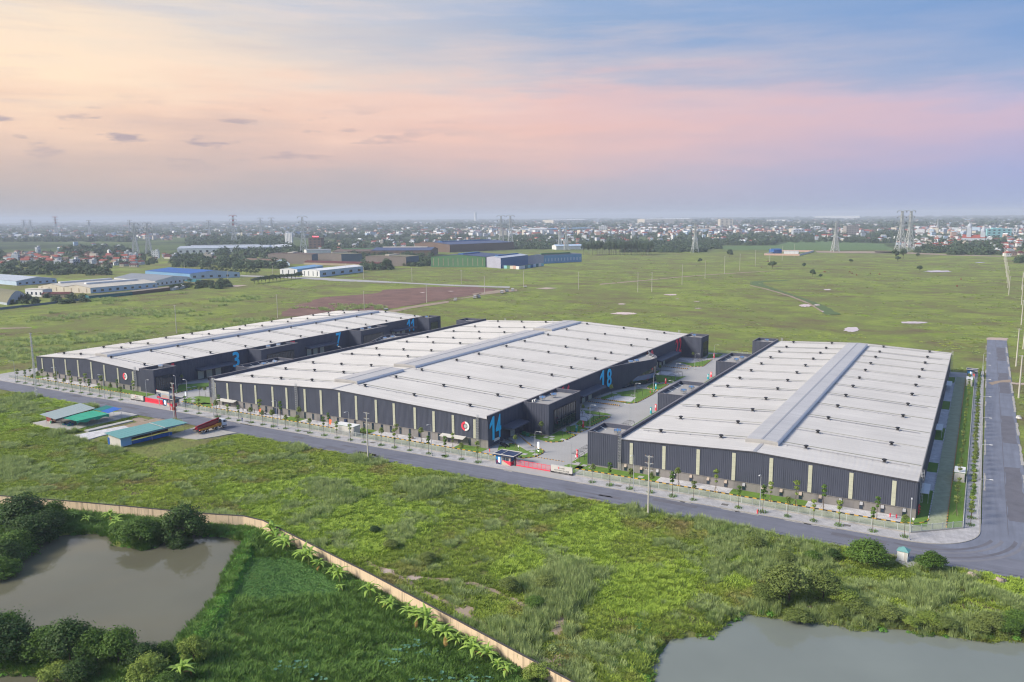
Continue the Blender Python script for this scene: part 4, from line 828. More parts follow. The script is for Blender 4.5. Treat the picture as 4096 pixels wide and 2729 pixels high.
for body, yc, m, z, sz in (('14', 209.6, 'cyan_paint', 2.3, 10.6), ('16', 258.6, 'red_paint', 2.6, 10.4), ('18', 294.2, 'cyan_paint', 2.7, 10.4), ('20', 345.8, 'red_paint', 2.7, 10.4), ('22', 385.8, 'red_paint', 3.0, 10.2)):
    xw = -129.5
    digits(body, TB, xw + 0.16, yc, z, 7.6, 7.4 if body == '14' else 10.5 if body == '18' else 9.6, m, bow=(lambda y_: wave_at(y_ + 2.5) + 0.08) if body == '18' else None)
MB().box(-129.38, -129.28, 208.5, 211.9, 1.6, 2.5).build('name_board', MT['white_paint'], TB, world=True)
# C: office blocks project to the left
for k, (ya, yb, br) in enumerate(((205.32, 216.8, 2), (263.2, 287.5, 4), (334, 358, 3), (396.5, 409.4, 1))):
    office(TC_, -95.4, -86.0, ya, yb, 10.25, -1, (ya + 2, yb - 2, 0.8, 7.2, 10), (3.9,), br)
# awnings and doors on the front of B, awnings on the right side of C
for xa, xb in ((-252.6, -242.8), (-146.8, -137.6)):
    MB().add([(xa, 205.1, 2.95), (xb, 205.1, 2.95), (xb, 203.1, 2.45), (xa, 203.1, 2.45), (xa, 205.1, 3.03), (xb, 205.1, 3.03), (xb, 203.1, 2.53), (xa, 203.1, 2.53)], [(0, 3, 2, 1), (4, 7, 6, 5), (3, 7, 6, 2), (0, 4, 7, 3), (1, 2, 6, 5)]).build('awning', MT['offwhite'], TB, world=True)
for xd in (-188.2, -222.0):
    MB().box(xd - 0.55, xd + 0.55, 205.08, 205.3, 0.15, 2.4).build('door', MT['guard_navy'], TB, world=True)
for ya, yb in ((217.5, 226), (286, 294.5), (364, 374)):
    a = MB().box(-9.5, -7.6, ya, yb, 2.7, 2.8); [a.bar((-7.7, y_, 0.2), (-7.7, y_, 2.7), 0.09) for y_ in (ya + .2, yb - .2)]
    a.build('awning', MT['white_paint'], TC_, world=True)
part('ladder', LADDER, TC_, (-9.25, 209.8, 0.6), rad(90), world=True); part('ladder', LADDER, TC_, (-9.25, 404, 0.6), rad(90), world=True)
for T_, xx, z in ((TB, -245, 9.7), (TB, -213, 11.0), (TA, -372, 9.0), (TC_, -84, 9.1), (TB, -137, 9.7)):
    part('ladder', LADDER, T_, (xx, 408.9, z - 8.6), rad(180), world=True)
MB().cyl((-47.9, 330, 12.1), (-47.9, 330, 18.0), 0.06, 0.03, 6).build('lightning_rod', MT['galv'], TC_, world=True)
MB().cyl((-193.7, 318, 13.6), (-193.7, 318, 19.0), 0.06, 0.03, 6).build('lightning_rod', MT['galv'], TB, world=True)
MB().cyl((-339.7, 268, 12.2), (-339.7, 268, 18.0), 0.06, 0.03, 6).build('lightning_rod', MT['galv'], TA, world=True)
# water tanks and air-conditioning units on the office roofs
def make_tank():
    t = thing('water_tank', '', 'water tank'); m = MB().cyl((-0.95, 0, 1.15), (0.95, 0, 1.15), 0.62, 0.62, 14); m.cyl((-1.08, 0, 1.15), (-0.95, 0, 1.15), 0.35, 0.62, 14, True); m.cyl((0.95, 0, 1.15), (1.08, 0, 1.15), 0.62, 0.35, 14); m.build('tank', MT['chrome'], t, smooth=False)
    MB().cyl((-0.04, 0, 1.15), (0.12, 0, 1.15), 0.635, 0.635, 14, False).build('label_band', MT['guard_blue'], t)
    f = MB(); [f.bar((x, y, 0), (x, y * 0.8, 1.0), 0.07) for x in (-0.7, 0.7) for y in (-0.5, 0.5)]; f.bar((-0.7, -0.5, 0.5), (0.7, -0.5, 0.5), 0.06); f.bar((-0.7, 0.5, 0.5), (0.7, 0.5, 0.5), 0.06); f.build('stand', MT['galv'], t)
    return t
tk = make_tank(); first = True
for x, y, z, lb in ((-126.8, 236, 9.5, 'nearer'), (-125.6, 242, 9.5, 'farther'), (-126.3, 314.5, 9.37, 'nearer'), (-125.0, 318.0, 9.37, 'farther'), (-125.5, 398, 9.65, 'only'), (-261.8, 236.5, 9.4, 'nearer'), (-261.5, 242.5, 9.4, 'farther'), (-262.4, 318, 9.42, 'nearer'), (-262.0, 323.5, 9.42, 'farther'),
                    (-88.3, 210.5, 9.0, 'only'), (-89.0, 272.0, 9.0, 'nearer'), (-88.2, 278.5, 9.0, 'farther'), (-89.0, 342.5, 9.0, 'nearer'), (-88.2, 348.5, 9.0, 'farther'), (-90, 403, 9.0, 'only'), (-298.5, 273, 8.95, 'nearer'), (-297.8, 279, 8.95, 'farther'), (-298.5, 342, 8.95, 'nearer'), (-297.8, 347.5, 8.95, 'farther'), (-299.5, 214, 8.95, 'only'), (-298, 402, 8.95, 'only')):
    where = {True: 'left warehouse', False: ''}[x < -290] or ('middle warehouse, left side' if x < -200 else 'middle warehouse, right side' if x < -110 else 'right warehouse')
    blockn = 'front' if y < 225 else 'second' if y < 290 else 'third' if y < 360 else 'rearmost'
    if x < -110 and x > -290: blockn = 'front' if y < 255 else 'curved' if y < 350 else 'rearmost'
    lab = 'steel water tank on the %s office roof of the %s, %s' % (blockn, where, lb if lb != 'only' else 'standing alone')
    if first: tk.location = (x, y, z); tk.rotation_euler = (0, 0, 0.5); tk['label'] = lab; tk['group'] = 'water tanks on the office roofs'; first = False
    else: copy_tree(tk, (x, y, z), 0.5 + RNG.uniform(-.2, .2), None, lab, 'water tanks on the office roofs')
for i, (x, y, z) in enumerate(((-128.3, 232.2, 9.5), (-128.2, 233.6, 9.5))):
    t = thing('air_conditioner', 'white outdoor air-conditioning unit on the front right office roof, %s of two' % ('nearer', 'farther')[i], 'air conditioner', (x, y, z), 0, 'air conditioners'); MB().box(-0.2, 0.2, -0.45, 0.45, 0.15, 0.95).build('casing', MT['white_paint'], t)
    MB().cyl((0.2, -0.1, 0.55), (0.23, -0.1, 0.55), 0.3, 0.3, 12).build('fan_grille', MT['black_steel'], t); MB().box(-0.15, 0.15, -0.4, -0.34, 0, 0.15).box(-0.15, 0.15, 0.34, 0.4, 0, 0.15).build('feet', MT['galv'], t)
# ---------------------------------------------------------------- fences
def fence_panel_mesh(w, h=1.75):
    m = MB(); m.box(0.05, w - 0.05, -0.03, 0.03, 0.30, 0.37).box(0.05, w - 0.05, -0.03, 0.03, h - 0.07, h)
    n = int(w / 0.15)
    for k in range(1, n): m.box(k * w / n - 0.016, k * w / n + 0.016, -0.015, 0.015, 0.37, h - 0.07)
    return m.mesh('fence_panel', MT['steel_fence'])
POSTM = MB().box(-0.06, 0.06, -0.06, 0.06, 0, 1.9).mesh('post', MT['steel_fence'])
def fence(label, pts, w=2.72):
    T = thing('fence', label, 'fence', (pts[0][0], pts[0][1], 0.12))
    base = MB()
    for (ax, ay), (bx, by) in zip(pts[:-1], pts[1:]):
        L_ = math.hypot(bx - ax, by - ay); n = max(1, round(L_ / w)); a = math.atan2(by - ay, bx - ax); pw = L_ / n; me = fence_panel_mesh(pw)
        for k in range(n):
            x, y = ax + (bx - ax) * k / n, ay + (by - ay) * k / n
            part('fence_panel', me, T, (x, y, 0.12), a, world=True); part('post', POSTM, T, (x, y, 0.12), a, world=True)
        base.rbox((ax + bx) / 2, (ay + by) / 2, 0.2, L_, 0.22, 0.36, a)
    part('post', POSTM, T, (pts[-1][0], pts[-1][1], 0.12), 0, world=True)
    base.build('footing', MT['kerb_grey'], T, world=True); return T
fence('pale green steel fence in front of the left warehouse', [(-383, 195), (-292.6, 195)])
fence('pale green steel fence in front of the middle warehouse', [(-264.6, 195), (-120.2, 195)])
fence('pale green steel fence in front of the right warehouse, turning at the corner', [(-94.4, 195), (-9.9, 195), (0.3, 203.9)])
fence('steel fence between lawn and pavement along the right-hand side road', [(0.3, 204.1), (0.3, 404)])
fence('steel fence across the far end of the middle courtyard', [(-117, 411), (-96, 411)])
# ---------------------------------------------------------------- yellow and black kerbs
def kerb_run(label, pts, bl=1.0, w=0.2, h=0.16, z=0.16, ma='kerb_yellow', mb_='kerb_black', closed=False):
    T = thing('painted_kerb', label, 'kerb', (pts[0][0], pts[0][1], z))
    me = {}
    i = 0
    segs = list(zip(pts, pts[1:] + pts[:1])) if closed else list(zip(pts[:-1], pts[1:]))
    for (ax, ay), (bx, by) in segs:
        L_ = math.hypot(bx - ax, by - ay); n = max(1, round(L_ / bl)); a = math.atan2(by - ay, bx - ax); ln = round(L_ / n, 2)
        for k in range(n):
            t = (k + 0.5) / n; key = (ln, i % 2)
            if key not in me: me[key] = MB().box(-ln / 2, ln / 2, -w / 2, w / 2, -0.05, h - 0.01).mesh('kerb_stone', MT[ma if i % 2 == 0 else mb_])
            part('kerb_stone', me[key], T, (ax + (bx - ax) * t, ay + (by - ay) * t, z), a, world=True); i += 1
kerb_run('yellow and black kerb in front of the left warehouse', [(-381, 200.6), (-292, 200.6)])
kerb_run('yellow and black kerb in front of the middle warehouse', [(-262, 200.6), (-135, 200.6), (-126, 200.4), (-119, 199)])
kerb_run('yellow and black kerb in front of the right warehouse, curving round its corner', [(-100, 198.2), (-98.5, 200.2), (-95, 200.6), (-12.5, 200.6)] + arc(-12, 206.2, 5.1, -80, 0, 5))
kerb_run('black and white kerb along the right wall of the right warehouse', [(-6.95, 207.5), (-6.95, 398)], 1.0, ma='white_paint')
kerb_run('black and cream kerb between grass paving and lawn on the right', [(-3.05, 202.5), (-3.05, 398)], 1.0, ma='kerb_yellow')
for lab, r, pts in (('curved yellow and black kerb round the lawn behind the gatehouse', d7, [(420, 1300), (660, 1272), (800, 1206), (832, 1160), (742, 1105), (470, 1055), (180, 1018)]),
                    ('yellow and black kerb round the lawn at the front office corner', d7, [(850, 976), (980, 996), (1150, 986), (1280, 936), (1450, 850), (1340, 846), (1240, 800)]),
                    ('kerb round the small lawn with the teal sign', d7, [(1240, 788), (1500, 810), (1690, 735)]), ('kerb round the lawn beside the steel pergola', d7, [(1430, 655), (1560, 692), (1720, 692), (2080, 517), (1930, 514), (1660, 655)]),
                    ('kerb round the lawn in front of the curved office', d2, [(1240, 1020), (1400, 1002), (1690, 852), (1790, 775)]), ('kerb of the lawn between the red and teal signs', d2, [(1600, 722), (1800, 768), (2000, 658), (1780, 612)]),
                    ('kerb round the far lawn near number 22', r4, [(890, 365), (1060, 377), (1150, 374), (1230, 312)]), ('kerb of the lawn along the left warehouse courtyard', d1, [(850, 790), (1000, 752), (1300, 690), (1620, 640)]),
                    ('kerb of the lawn at the left corner of the middle warehouse', d1, [(985, 990), (1200, 1032), (1400, 1054), (1500, 1062)])):
    kerb_run(lab, PL(r, pts), 0.9)
kerb_run('striped ramp-edge kerb left of the loading ramp', [(-128.9, 276.9), (-115.2, 276.9)], 0.4, z=0.55, h=0.25); kerb_run('striped ramp-edge kerb right of the loading ramp', [(-128.9, 283.1), (-115.2, 283.1)], 0.4, z=0.55, h=0.25)
kerb_run('striped ramp-edge kerb at the dock beside number 14', [(-128.8, 222.6), (-118.6, 213.6)], 0.4, z=0.5, h=0.22); kerb_run('striped ramp-edge kerb of the far loading ramp', [(-128.9, 360.5), (-116, 360.5)], 0.5, z=0.5, h=0.22)
for lab, pts in (('grey concrete loading ramp under the middle canopy', [(-129.4, 267.2), (-115.0, 273.0), (-115.0, 283), (-129.4, 283)]), ('grey concrete loading ramp beside number 14', [(-129.4, 217.2), (-117.5, 209.0), (-114.6, 212.4), (-129.4, 224)]), ('grey concrete loading ramp below number 22', [(-129.4, 352), (-116, 354.5), (-116, 367), (-129.4, 367)])):
    m = MB(); hi = [0.72, 0.14, 0.14, 0.72]; n = 4
    m.add([(x, y, 0.0) for x, y in pts] + [(x, y, h_) for (x, y), h_ in zip(pts, hi)], [(0, 1, 5, 4), (1, 2, 6, 5), (2, 3, 7, 6), (3, 0, 4, 7), (4, 5, 6, 7)])
    tag(m.build('loading_ramp', MT['concrete_road']), lab, 'ramp')
kerb_run('black and yellow speed bump across the middle entrance', PL(d7, [(690, 1273), (1210, 1358)]), 0.5, 0.3, 0.07, 0.11)
# stepping slabs and manhole covers on the lawns
for i, (r, x, y) in enumerate(((d7, 605, 1170), (d7, 465, 1222), (d7, 670, 1225), (d7, 870, 902), (d7, 980, 890), (d7, 975, 932), (d7, 1185, 945), (d7, 1560, 768), (d7, 30, 1048), (d7, 530, 825), (d7, 620, 893), (d2, 1065, 862), (d2, 990, 827), (d2, 1320, 860), (d1, 1230, 905), (d1, 1270, 930), (d1, 1250, 970), (d1, 1250, 1000), (d1, 1280, 637), (d1, 1150, 660), (r4, 150, 1285), (r4, 85, 1265), (r4, 590, 1368), (r4, 25, 1245))):
    x_, y_ = r(x, y); tag(MB().box(x_ - 0.75, x_ + 0.75, y_ - 0.75, y_ + 0.75, 0.1, 0.24).build('slab', MT['slab']), kind='structure')
for i, (r, x, y) in enumerate(((r4, 390, 1447), (r8, 100, 228), (r8, 1020, 385), (r2, 945, 1183), (r2, 1545, 1283), (r2, 2190, 1400), (r2, 420, 1092), (r3, 280, 1400))):
    x_, y_ = r(x, y); tag(MB().box(x_ - 0.8, x_ + 0.8, y_ - 0.6, y_ + 0.6, 0.1, 0.19).build('manhole', MT['stone_foot']), kind='structure')

# ---------------------------------------------------------------- gates, gatehouses, name walls, billboard
def gate(label, xa, xb, y, infill):
    T = thing('sliding_gate', label, 'gate', ((xa + xb) / 2, y, 0.15)); n = 8; m = MB(); m.box(xa, xb, y - 0.06, y + 0.06, 0.22, 0.48); m.box(xa, xb, y - 0.05, y + 0.05, 1.92, 2.0)
    m.build('gate_rail', MT['red_paint'], T, world=True)
    for k in range(n + 1):
        x = xa + (xb - xa) * k / n; MB().box(x - 0.04, x + 0.04, y - 0.045, y + 0.045, 0.48, 1.92).build('stile', MT['red_paint'], T, world=True)
    for k in range(n):
        a = xa + (xb - xa) * k / n + 0.06; b = xa + (xb - xa) * (k + 1) / n - 0.06; p = MB(); q = 14
        for j in range(q): p.box(a + (b - a) * j / q, a + (b - a) * (j + 0.55) / q, y - 0.015, y + 0.015, 0.5, 1.9)
        p.build('gate_panel', MT[infill], T, world=True)
    MB().box(xa - 0.55, xa - 0.1, y - 0.25, y + 0.25, 0.1, 2.5).build('gate_pillar', MT['trim'], T, world=True)
gate('red sliding gate with pink mesh panels at the middle entrance', -113.2, -102.0, 194.5, 'gate_mesh')
gate('red sliding gate at the left entrance beside the billboard', -283.6, -272.6, 194.5, 'red_paint')
def name_wall(label, xa, xb, y, full):
    T = thing('name_wall', label, 'sign', ((xa + xb) / 2, y, 0.12)); MB().box(xa, xb, y, y + 0.5, 0.62, 2.35).build('panel', MT['offwhite'], T, world=True); MB().box(xa - 0.02, xb + 0.02, y - 0.03, y + 0.53, 0.1, 0.62).build('base', MT['black_steel'], T, world=True)
    cx = (xa + xb) / 2
    text('lettering', 'FACTORY VILLAGE', T, (cx, y - 0.02, 0.86), RF, 0.56, 'ink', 1.0, 0.01); text('lettering', 'CORE5', T, (cx + 0.35, y - 0.02, 1.60), RF, 0.42, 'ink', 1.0, 0.01)
    e = MB()
    def arcm(mm, a0, a1):
        for k in range(8):
            A, C = rad(a0 + (a1 - a0) * k / 8), rad(a0 + (a1 - a0) * (k + 1) / 8); p = [(cx - 0.75 + r_ * math.cos(t), 1.75 + r_ * math.sin(t)) for r_, t in ((0.2, A), (0.36, A), (0.36, C), (0.2, C))]; mm.quad(*[(x, y - 0.025, z) for x, z in p])
    m = MB(); arcm(m, 90, 260); m.build('emblem_arc', MT['red_paint'], T, world=True); m = MB(); arcm(m, 260, 450); m.build('emblem_arc', MT['galv'], T, world=True)
    m = MB(); m.cyl((cx - 0.75, y - 0.03, 1.75), (cx - 0.75, y, 1.75), 0.12, 0.12, 10); m.build('emblem_disc', MT['ink'], T, world=True)
    if full: text('lettering', 'INDUSTRIAL FACTORY AND WAREHOUSE RENTAL SERVICES', T, (cx, y - 0.05, 0.36), RF, 0.17, 'white_paint', 1.0, 0.005)
name_wall('white factory village name wall right of the middle gate', -101.6, -94.9, 194.2, True); name_wall('white name wall left of the left gate', -292.3, -284.3, 194.2, False)
def gatehouse(label, x0, y0, num, w=4.9, d=3.6, rz=0.0):
    T = thing('gatehouse', label, 'gatehouse', (x0, y0, 0.12), rz); b = lambda mb, nm, m, p=T: mb.build(nm, MT[m], p)
    b(MB().box(0, w, 0, d, 0, 2.75), 'wall', 'guard_beige'); b(MB().box(-0.5, w + 1.6, -0.7, d + 0.7, 2.78, 3.12), 'roof', 'guard_navy')
    b(MB().quad((-0.4, -0.6, 3.02), (w + 1.5, -0.6, 3.02), (w + 1.5, d + 0.6, 3.02), (-0.4, d + 0.6, 3.02)), 'roof_deck', 'deck_concrete')
    rm = MB(); rm.box(-0.5, w + 1.6, -0.7, -0.5, 3.12, 3.3); rm.box(-0.5, w + 1.6, d + 0.5, d + 0.7, 3.12, 3.3); rm.box(-0.5, -0.3, -0.5, d + 0.5, 3.12, 3.3); rm.box(w + 1.4, w + 1.6, -0.5, d + 0.5, 3.12, 3.3); rm.box(1.9, 2.05, -0.5, d + 0.5, 3.12, 3.26); b(rm, 'roof_rim', 'offwhite')
    b(MB().box(-0.06, 1.85, -0.08, -0.01, 0, 2.76), 'blue_panel', 'guard_blue'); b(MB().add([(0.0, -0.10, 0.05), (1.7, -0.10, 0.05), (0.0, -0.10, 1.7)], [(0, 1, 2)]), 'navy_triangle', 'guard_navy')
    b(MB().add([(2.0, -0.05, 1.35), (w, -0.05, 0.05), (w, -0.05, 1.35)], [(0, 1, 2)]), 'red_triangle', 'red_paint'); b(MB().box(w - 0.06, w + 0.06, -0.06, d, 0.0, 1.1), 'red_side', 'red_paint')
    wi = b(MB().box(2.2, 4.4, -0.04, -0.01, 1.2, 2.35), 'window', 'glass_dark'); fr = MB(); [fr.box(2.2 + k * 0.55 - 0.03, 2.2 + k * 0.55 + 0.03, -0.09, -0.042, 1.2, 2.35) for k in range(5)]; fr.build('window_frame', MT['galv'], wi)
    wi = b(MB().box(w + 0.01, w + 0.04, 0.5, d - 0.5, 1.2, 2.35), 'window', 'glass_blue')
    b(MB().box(0.95, 1.5, -0.20, -0.09, 0.6, 2.2), 'notice_board', 'lamp_white')
    o = text('gate_number', num, T, (0, 0, 0), RF, 1.0, 'red_paint', 0.9, 0.02); o.location = (0.45, -0.12, 0.5)
    return T
gatehouse('gatehouse with blue panel and red wedge left of the middle gate', -119.5, 193.6, '2'); gatehouse('gatehouse below the billboard at the left gate', -271.6, 194.0, '1')
gatehouse('far gatehouse at the back of the right side lawn', -2.6, 403.5, '3', 2.8, 3.0)
T = thing('billboard', 'large advertising billboard above the left gatehouse', 'billboard', (-270.5, 193.3, 0.1)); xa, xb, y, za, zb = -274.4, -266.8, 193.3, 3.0, 6.1
MB().box(xa, xb, y, y + 0.25, za, zb).build('panel', MT['offwhite'], T, world=True)
for a, b, c, d_, m in ((xa + 0.1, xa + 2.5, za + 0.45, zb - 0.75, 'guard_navy'), (xa + 2.55, xb - 0.1, za + 0.45, zb - 0.75, 'bluegrey_print'), (xa + 0.1, xb - 0.1, za + 0.25, za + 0.42, 'red_paint'), (xa + 0.1, xb - 0.1, za + 0.03, za + 0.22, 'guard_navy')):
    MB().box(a, b, y - 0.03, y - 0.002, c, d_).build('printed_field', MT[m], T, world=True)
MB().add([(xa + 2.9, y - 0.05, za + 0.6), (xb - 0.2, y - 0.05, za + 0.6), (xb - 0.3, y - 0.05, za + 1.3), (xb - 2.2, y - 0.05, za + 1.9), (xa + 3.1, y - 0.05, za + 1.5)], [(0, 1, 2, 3, 4)]).build('printed_building', MT['pale_sand'], T, world=True)
for i, s_ in enumerate(('FACTORY', 'FOR', 'LEASE')): text('lettering', s_, T, (xa + 0.25, y - 0.04, zb - 1.28 - 0.42 * i), RF, 0.42, 'white_paint', 1.0, 0.01, 'LEFT')
MB().box(xa + 0.3, xa + 1.9, y - 0.05, y - 0.035, za + 0.52, za + 0.75).build('printed_field', MT['red_paint'], T, world=True)
for x in (xa + 0.8, xb - 0.8): MB().box(x - 0.1, x + 0.1, y + 0.26, y + 0.46, 0, za + 2).build('leg', MT['galv'], T, world=True)

# ---------------------------------------------------------------- lamps
def make_lamp(h, arm, m='galv'):
    t = thing('street_lamp', '', 'street lamp'); MB().cyl((0, 0, 0), (0, 0, h - 0.9), 0.11, 0.065, 8).build('pole', MT[m], t)
    pts = [(0, 0, h - 0.9), (0.03, 0, h - 0.45), (0.22, 0, h - 0.12), (0.6, 0, h), (arm, 0, h + 0.05)]; MB().tube(pts, 0.05, 6).build('arm', MT[m], t)
    MB().rbox(arm + 0.25, 0, h + 0.05, 0.75, 0.26, 0.11).build('lamp_head', MT['white_paint'], t); MB().box(-0.2, 0.2, -0.2, 0.2, 0, 0.25).build('base', MT['kerb_grey'], t); return t
def place(proto, items, group):
    for i, (loc, rz, lab) in enumerate(items):
        if i == 0: proto.location = loc; proto.rotation_euler = (0, 0, rz); proto['label'] = lab; proto['group'] = group
        else: copy_tree(proto, loc, rz, None, lab, group)
xsl = [-9.9 - 32.7 * k for k in range(12)]
place(make_lamp(10.0, 1.5), [((x, 190.75, 0.15), rad(-90 + RNG.uniform(-4, 4)), 'tall grey street lamp on the front pavement, %s from the right-hand corner' % ordinal(i)) for i, x in enumerate(xsl) if abs(x + 108) > 3 and abs(x + 271.5) > 3], 'street lamps on the front pavement')
place(make_lamp(10.0, 1.9), [((3.1, 212 + 33 * k, 0.15), 0.0, 'curved street lamp over the side road, %s from the corner' % ordinal(k)) for k in range(7)], 'street lamps along the side road')
yl = [(-113.2, 206.0, 0), (-113.2, 245.4, 0), (-113.1, 286.5, 0), (-113.3, 307.5, 0), (-113.3, 335, 0), (-113.3, 362, 0), (-113.0, 392, 0), (-98.6, 201.0, 180), (-101.2, 252, 180), (-101, 297, 180)]
place(make_lamp(7.6, 1.6), [((x, y, 0.12), rad(a), 'courtyard lamp between the middle and right warehouses, %s on its %s side' % (ordinal(i if i < 7 else i - 7), 'left' if i < 7 else 'right')) for i, (x, y, a) in enumerate(yl)], 'courtyard lamps')
yl = [(*d1(1120, 900), 180), (*d1(158, 890), 0), (*d1(858, 800), 160), (-276, 262, 180), (-276, 300, 180), (-276, 338, 180)]
place(make_lamp(7.4, 1.5), [((x, y, 0.12), rad(a), 'lamp in the courtyard right of the left warehouse, %s from the front' % ordinal(i)) for i, (x, y, a) in enumerate(yl)], 'left courtyard lamps')
# ---------------------------------------------------------------- utility poles
def utility_pole(label, x, y, h, arms=2, r=0.2, group=None, lattice=False, rz=0.0, z=0.0):
    T = thing('utility_pole', label, 'pole', (x, y, z), rz, group)
    if lattice:
        m = MB()
        for sx in (-1, 1):
            for sy in (-1, 1): m.bar((sx * 0.45, sy * 0.35, 0), (sx * 0.12, sy * 0.12, h), 0.13)
        k = 0.0
        while k < h - 1:
            a = 0.45 - 0.33 * k / h; b = 0.45 - 0.33 * (k + 1) / h; s = 1 if int(k) % 2 else -1
            m.bar((-a * s, -a, k), (b * s, -b, k + 1), 0.07); m.bar((a, -a * s, k), (b, b * s, k + 1), 0.07); k += 1.0
        m.build('mast', MT['galv'], T)
    else: MB().cyl((0, 0, -0.2), (0, 0, h), r, r * 0.6, 8).build('mast', MT['concrete_pole'], T)
    for k in range(arms):
        z_ = h - 0.25 - 1.7 * k; MB().rbox(0, 0, z_, 2.2, 0.12, 0.12).bar((-0.7, 0, z_), (0, 0, z_ - 0.6), 0.06).bar((0.7, 0, z_), (0, 0, z_ - 0.6), 0.06).build('cross_arm', MT['galv'], T)
        ins = MB(); [ins.lathe([(0.06, 0), (0.12, 0.08), (0.06, 0.16), (0.12, 0.24), (0.03, 0.34)], 6, (xx, 0, z_ + 0.06)) for xx in (-0.95, 0.0 if k == 0 else -0.4, 0.95)]; ins.build('insulators', MT['ply_brown'], T)['kind'] = 'stuff'
    return T
utility_pole('concrete power pole at the near road edge before the middle warehouse', -154.7, 177.8, 14.9, 3, 0.24); utility_pole('concrete power pole at the near road edge before the right warehouse', -66.0, 177.1, 14.9, 3, 0.24)
utility_pole('very tall lattice power mast at the far left of the road', -329.9, 177.8, 27, 4, lattice=True)
utility_pole('lattice mast with ladder in front of the left corner of the middle warehouse', -240.3, 192.9, 14.3, 3, lattice=True)
pt = utility_pole('power pole carrying a transformer box beside the left gatehouse', -249.9, 182.6, 13.5, 2, 0.24)
MB().box(-0.9, 0.9, -0.5, 0.5, 3.0, 3.25).build('platform', MT['galv'], pt); MB().box(-0.6, 0.6, -0.4, 0.4, 3.25, 4.4).build('transformer', MT['brick_red'], pt); MB().cyl((0.9, 0, -0.2), (0.6, 0, 13), 0.2, 0.14, 8).build('mast', MT['brick_red'], pt)
def hpx(r, x, y, y2):
    gx, gy = r(x, y); d = math.sqrt(gx * gx + gy * gy); return gx, gy, d
FP = [(b3, 865, 1410, 15.0), (b3, 1705, 1320, 15.5), (b3, 2170, 1065, 15), (b3, 1507, 1032, 15.5), (b3, 858, 1000, 14), (b4, 465, 1190, 16), (b4, 990, 1108, 17), (b4, 1727, 1140, 17.5), (b5, 508, 1175, 18.5), (b5, 697, 1170, 18.5), (b5, 1103, 1075, 21), (b5, 1412, 998, 21), (b5, 1673, 930, 22), (b5, 1878, 888, 22), (b5, 2087, 832, 23), (b5, 2282, 785, 23), (b6, 457, 795, 22), (b6, 628, 750, 22), (r1, 1583, 300, 18), (r2, 697, 160, 17), (b2, 1655, 985, 15), (b2, 1050, 1040, 14), (b2, 465, 870, 14), (b3, 222, 970, 14), (b3, 620, 930, 14)]
for i, (r, x, y, h) in enumerate(FP):
    gx, gy = r(x, y); utility_pole('lone concrete power pole standing in the open field, %s counting from the left' % ordinal(sorted(range(len(FP)), key=lambda q: FP[q][0](FP[q][1], FP[q][2])[0] / FP[q][0](FP[q][1], FP[q][2])[1]).index(i)), gx, gy, h, 1, 0.34 if i == 9 else 0.26, 'power poles in the fields')
RP = [(15.7, 365.5, 17), (16.8, 442, 18)] + [(*b7(x, y), 17) for x, y in ((1905, 1290), (1893, 1185), (1882, 1110), (1872, 1030), (1866, 970), (1858, 910), (1852, 865), (1845, 820), (1838, 780))] + [(19.5, 330, 16), (20.5, 410, 16), (21.5, 500, 16), (24, 610, 16), (28, 740, 16), (33, 890, 16), (40, 1060, 16)]
for i, (x, y, h) in enumerate(RP): utility_pole('power pole in the %s row right of the side road, %s from the near end' % (('first', ordinal(i)) if i < 11 else ('second', ordinal(i - 11))), x, y, h, 1, 0.34, 'power poles right of the side road')
T = utility_pole('lattice mast with several arms at the right edge beside the side road', 17.2, 288, 16, 4, lattice=True); T = utility_pole('lattice mast nearest the camera at the right edge', 15.6, 240, 15, 4, lattice=True)
# ---------------------------------------------------------------- sheds and tarpaulins left of the road
def post(T, x, y, z0, z1, r=0.05, m='galv'): return MB().cyl((x, y, z0), (x, y, z1), r, r, 6).build('post', MT[m], T, world=True)
def lean_roof(T, nm, corners, th, m, ribs=0):
    """sloping sheet roof through four corners (x, y, z) with thickness"""
    mb = MB(); mb.add([tuple(c) for c in corners] + [(c[0], c[1], c[2] - th) for c in corners], [(0, 1, 2, 3), (7, 6, 5, 4), (0, 4, 5, 1), (1, 5, 6, 2), (2, 6, 7, 3), (3, 7, 4, 0)])
    a, b, c, d = [Vector(q) for q in corners]
    for k in range(1, ribs):
        t = k / ribs; p = a.lerp(d, t); q = b.lerp(c, t); mb.cyl((p.x, p.y, p.z + 0.02), (q.x, q.y, q.z + 0.02), 0.035, 0.035, 4)
    return mb.build(nm, MT[m], T, world=True)
sheet('concrete_apron', jitter([(-289, 153.5), (-266.8, 153.2), (-266.6, 179.5), (-277, 179.6), (-289, 160)], 0.3, 2, 21), 0.34, 'slab', thick=0.7)
sheet('concrete_apron', jitter([(-263.4, 156.6), (-260.6, 156.4), (-260.2, 173), (-262.4, 173)], 0.15, 2, 22), 0.32, 'slab', thick=0.6)
sheet('concrete_apron', jitter([(-260.0, 151), (-250.5, 150.4), (-252, 166), (-256.4, 167)], 0.15, 2, 23), 0.34, 'white_gravel', thick=0.6)
sheet('concrete_apron', jitter([(-257, 166), (-251, 165), (-247, 178), (-256, 179.6)], 0.3, 2, 24), 0.30, 'tan_track', thick=0.5)
sheet('concrete_apron', jitter([(-232, 166), (-219, 168), (-214, 180.2), (-233, 180.2)], 0.3, 2, 25), 0.20, 'kerb_grey', thick=0.4)
T = thing('storage_shed', 'open shed with pale grey sheet roof left of the green tarpaulin', 'shed', (-281, 162, 0.3))
lean_roof(T, 'roof', [(-284.3, 153.6, 4.0), (-274.2, 153.3, 3.5), (-277.6, 170.2, 3.5), (-288.0, 170.8, 4.1)], 0.08, 'grey_roof', 14)
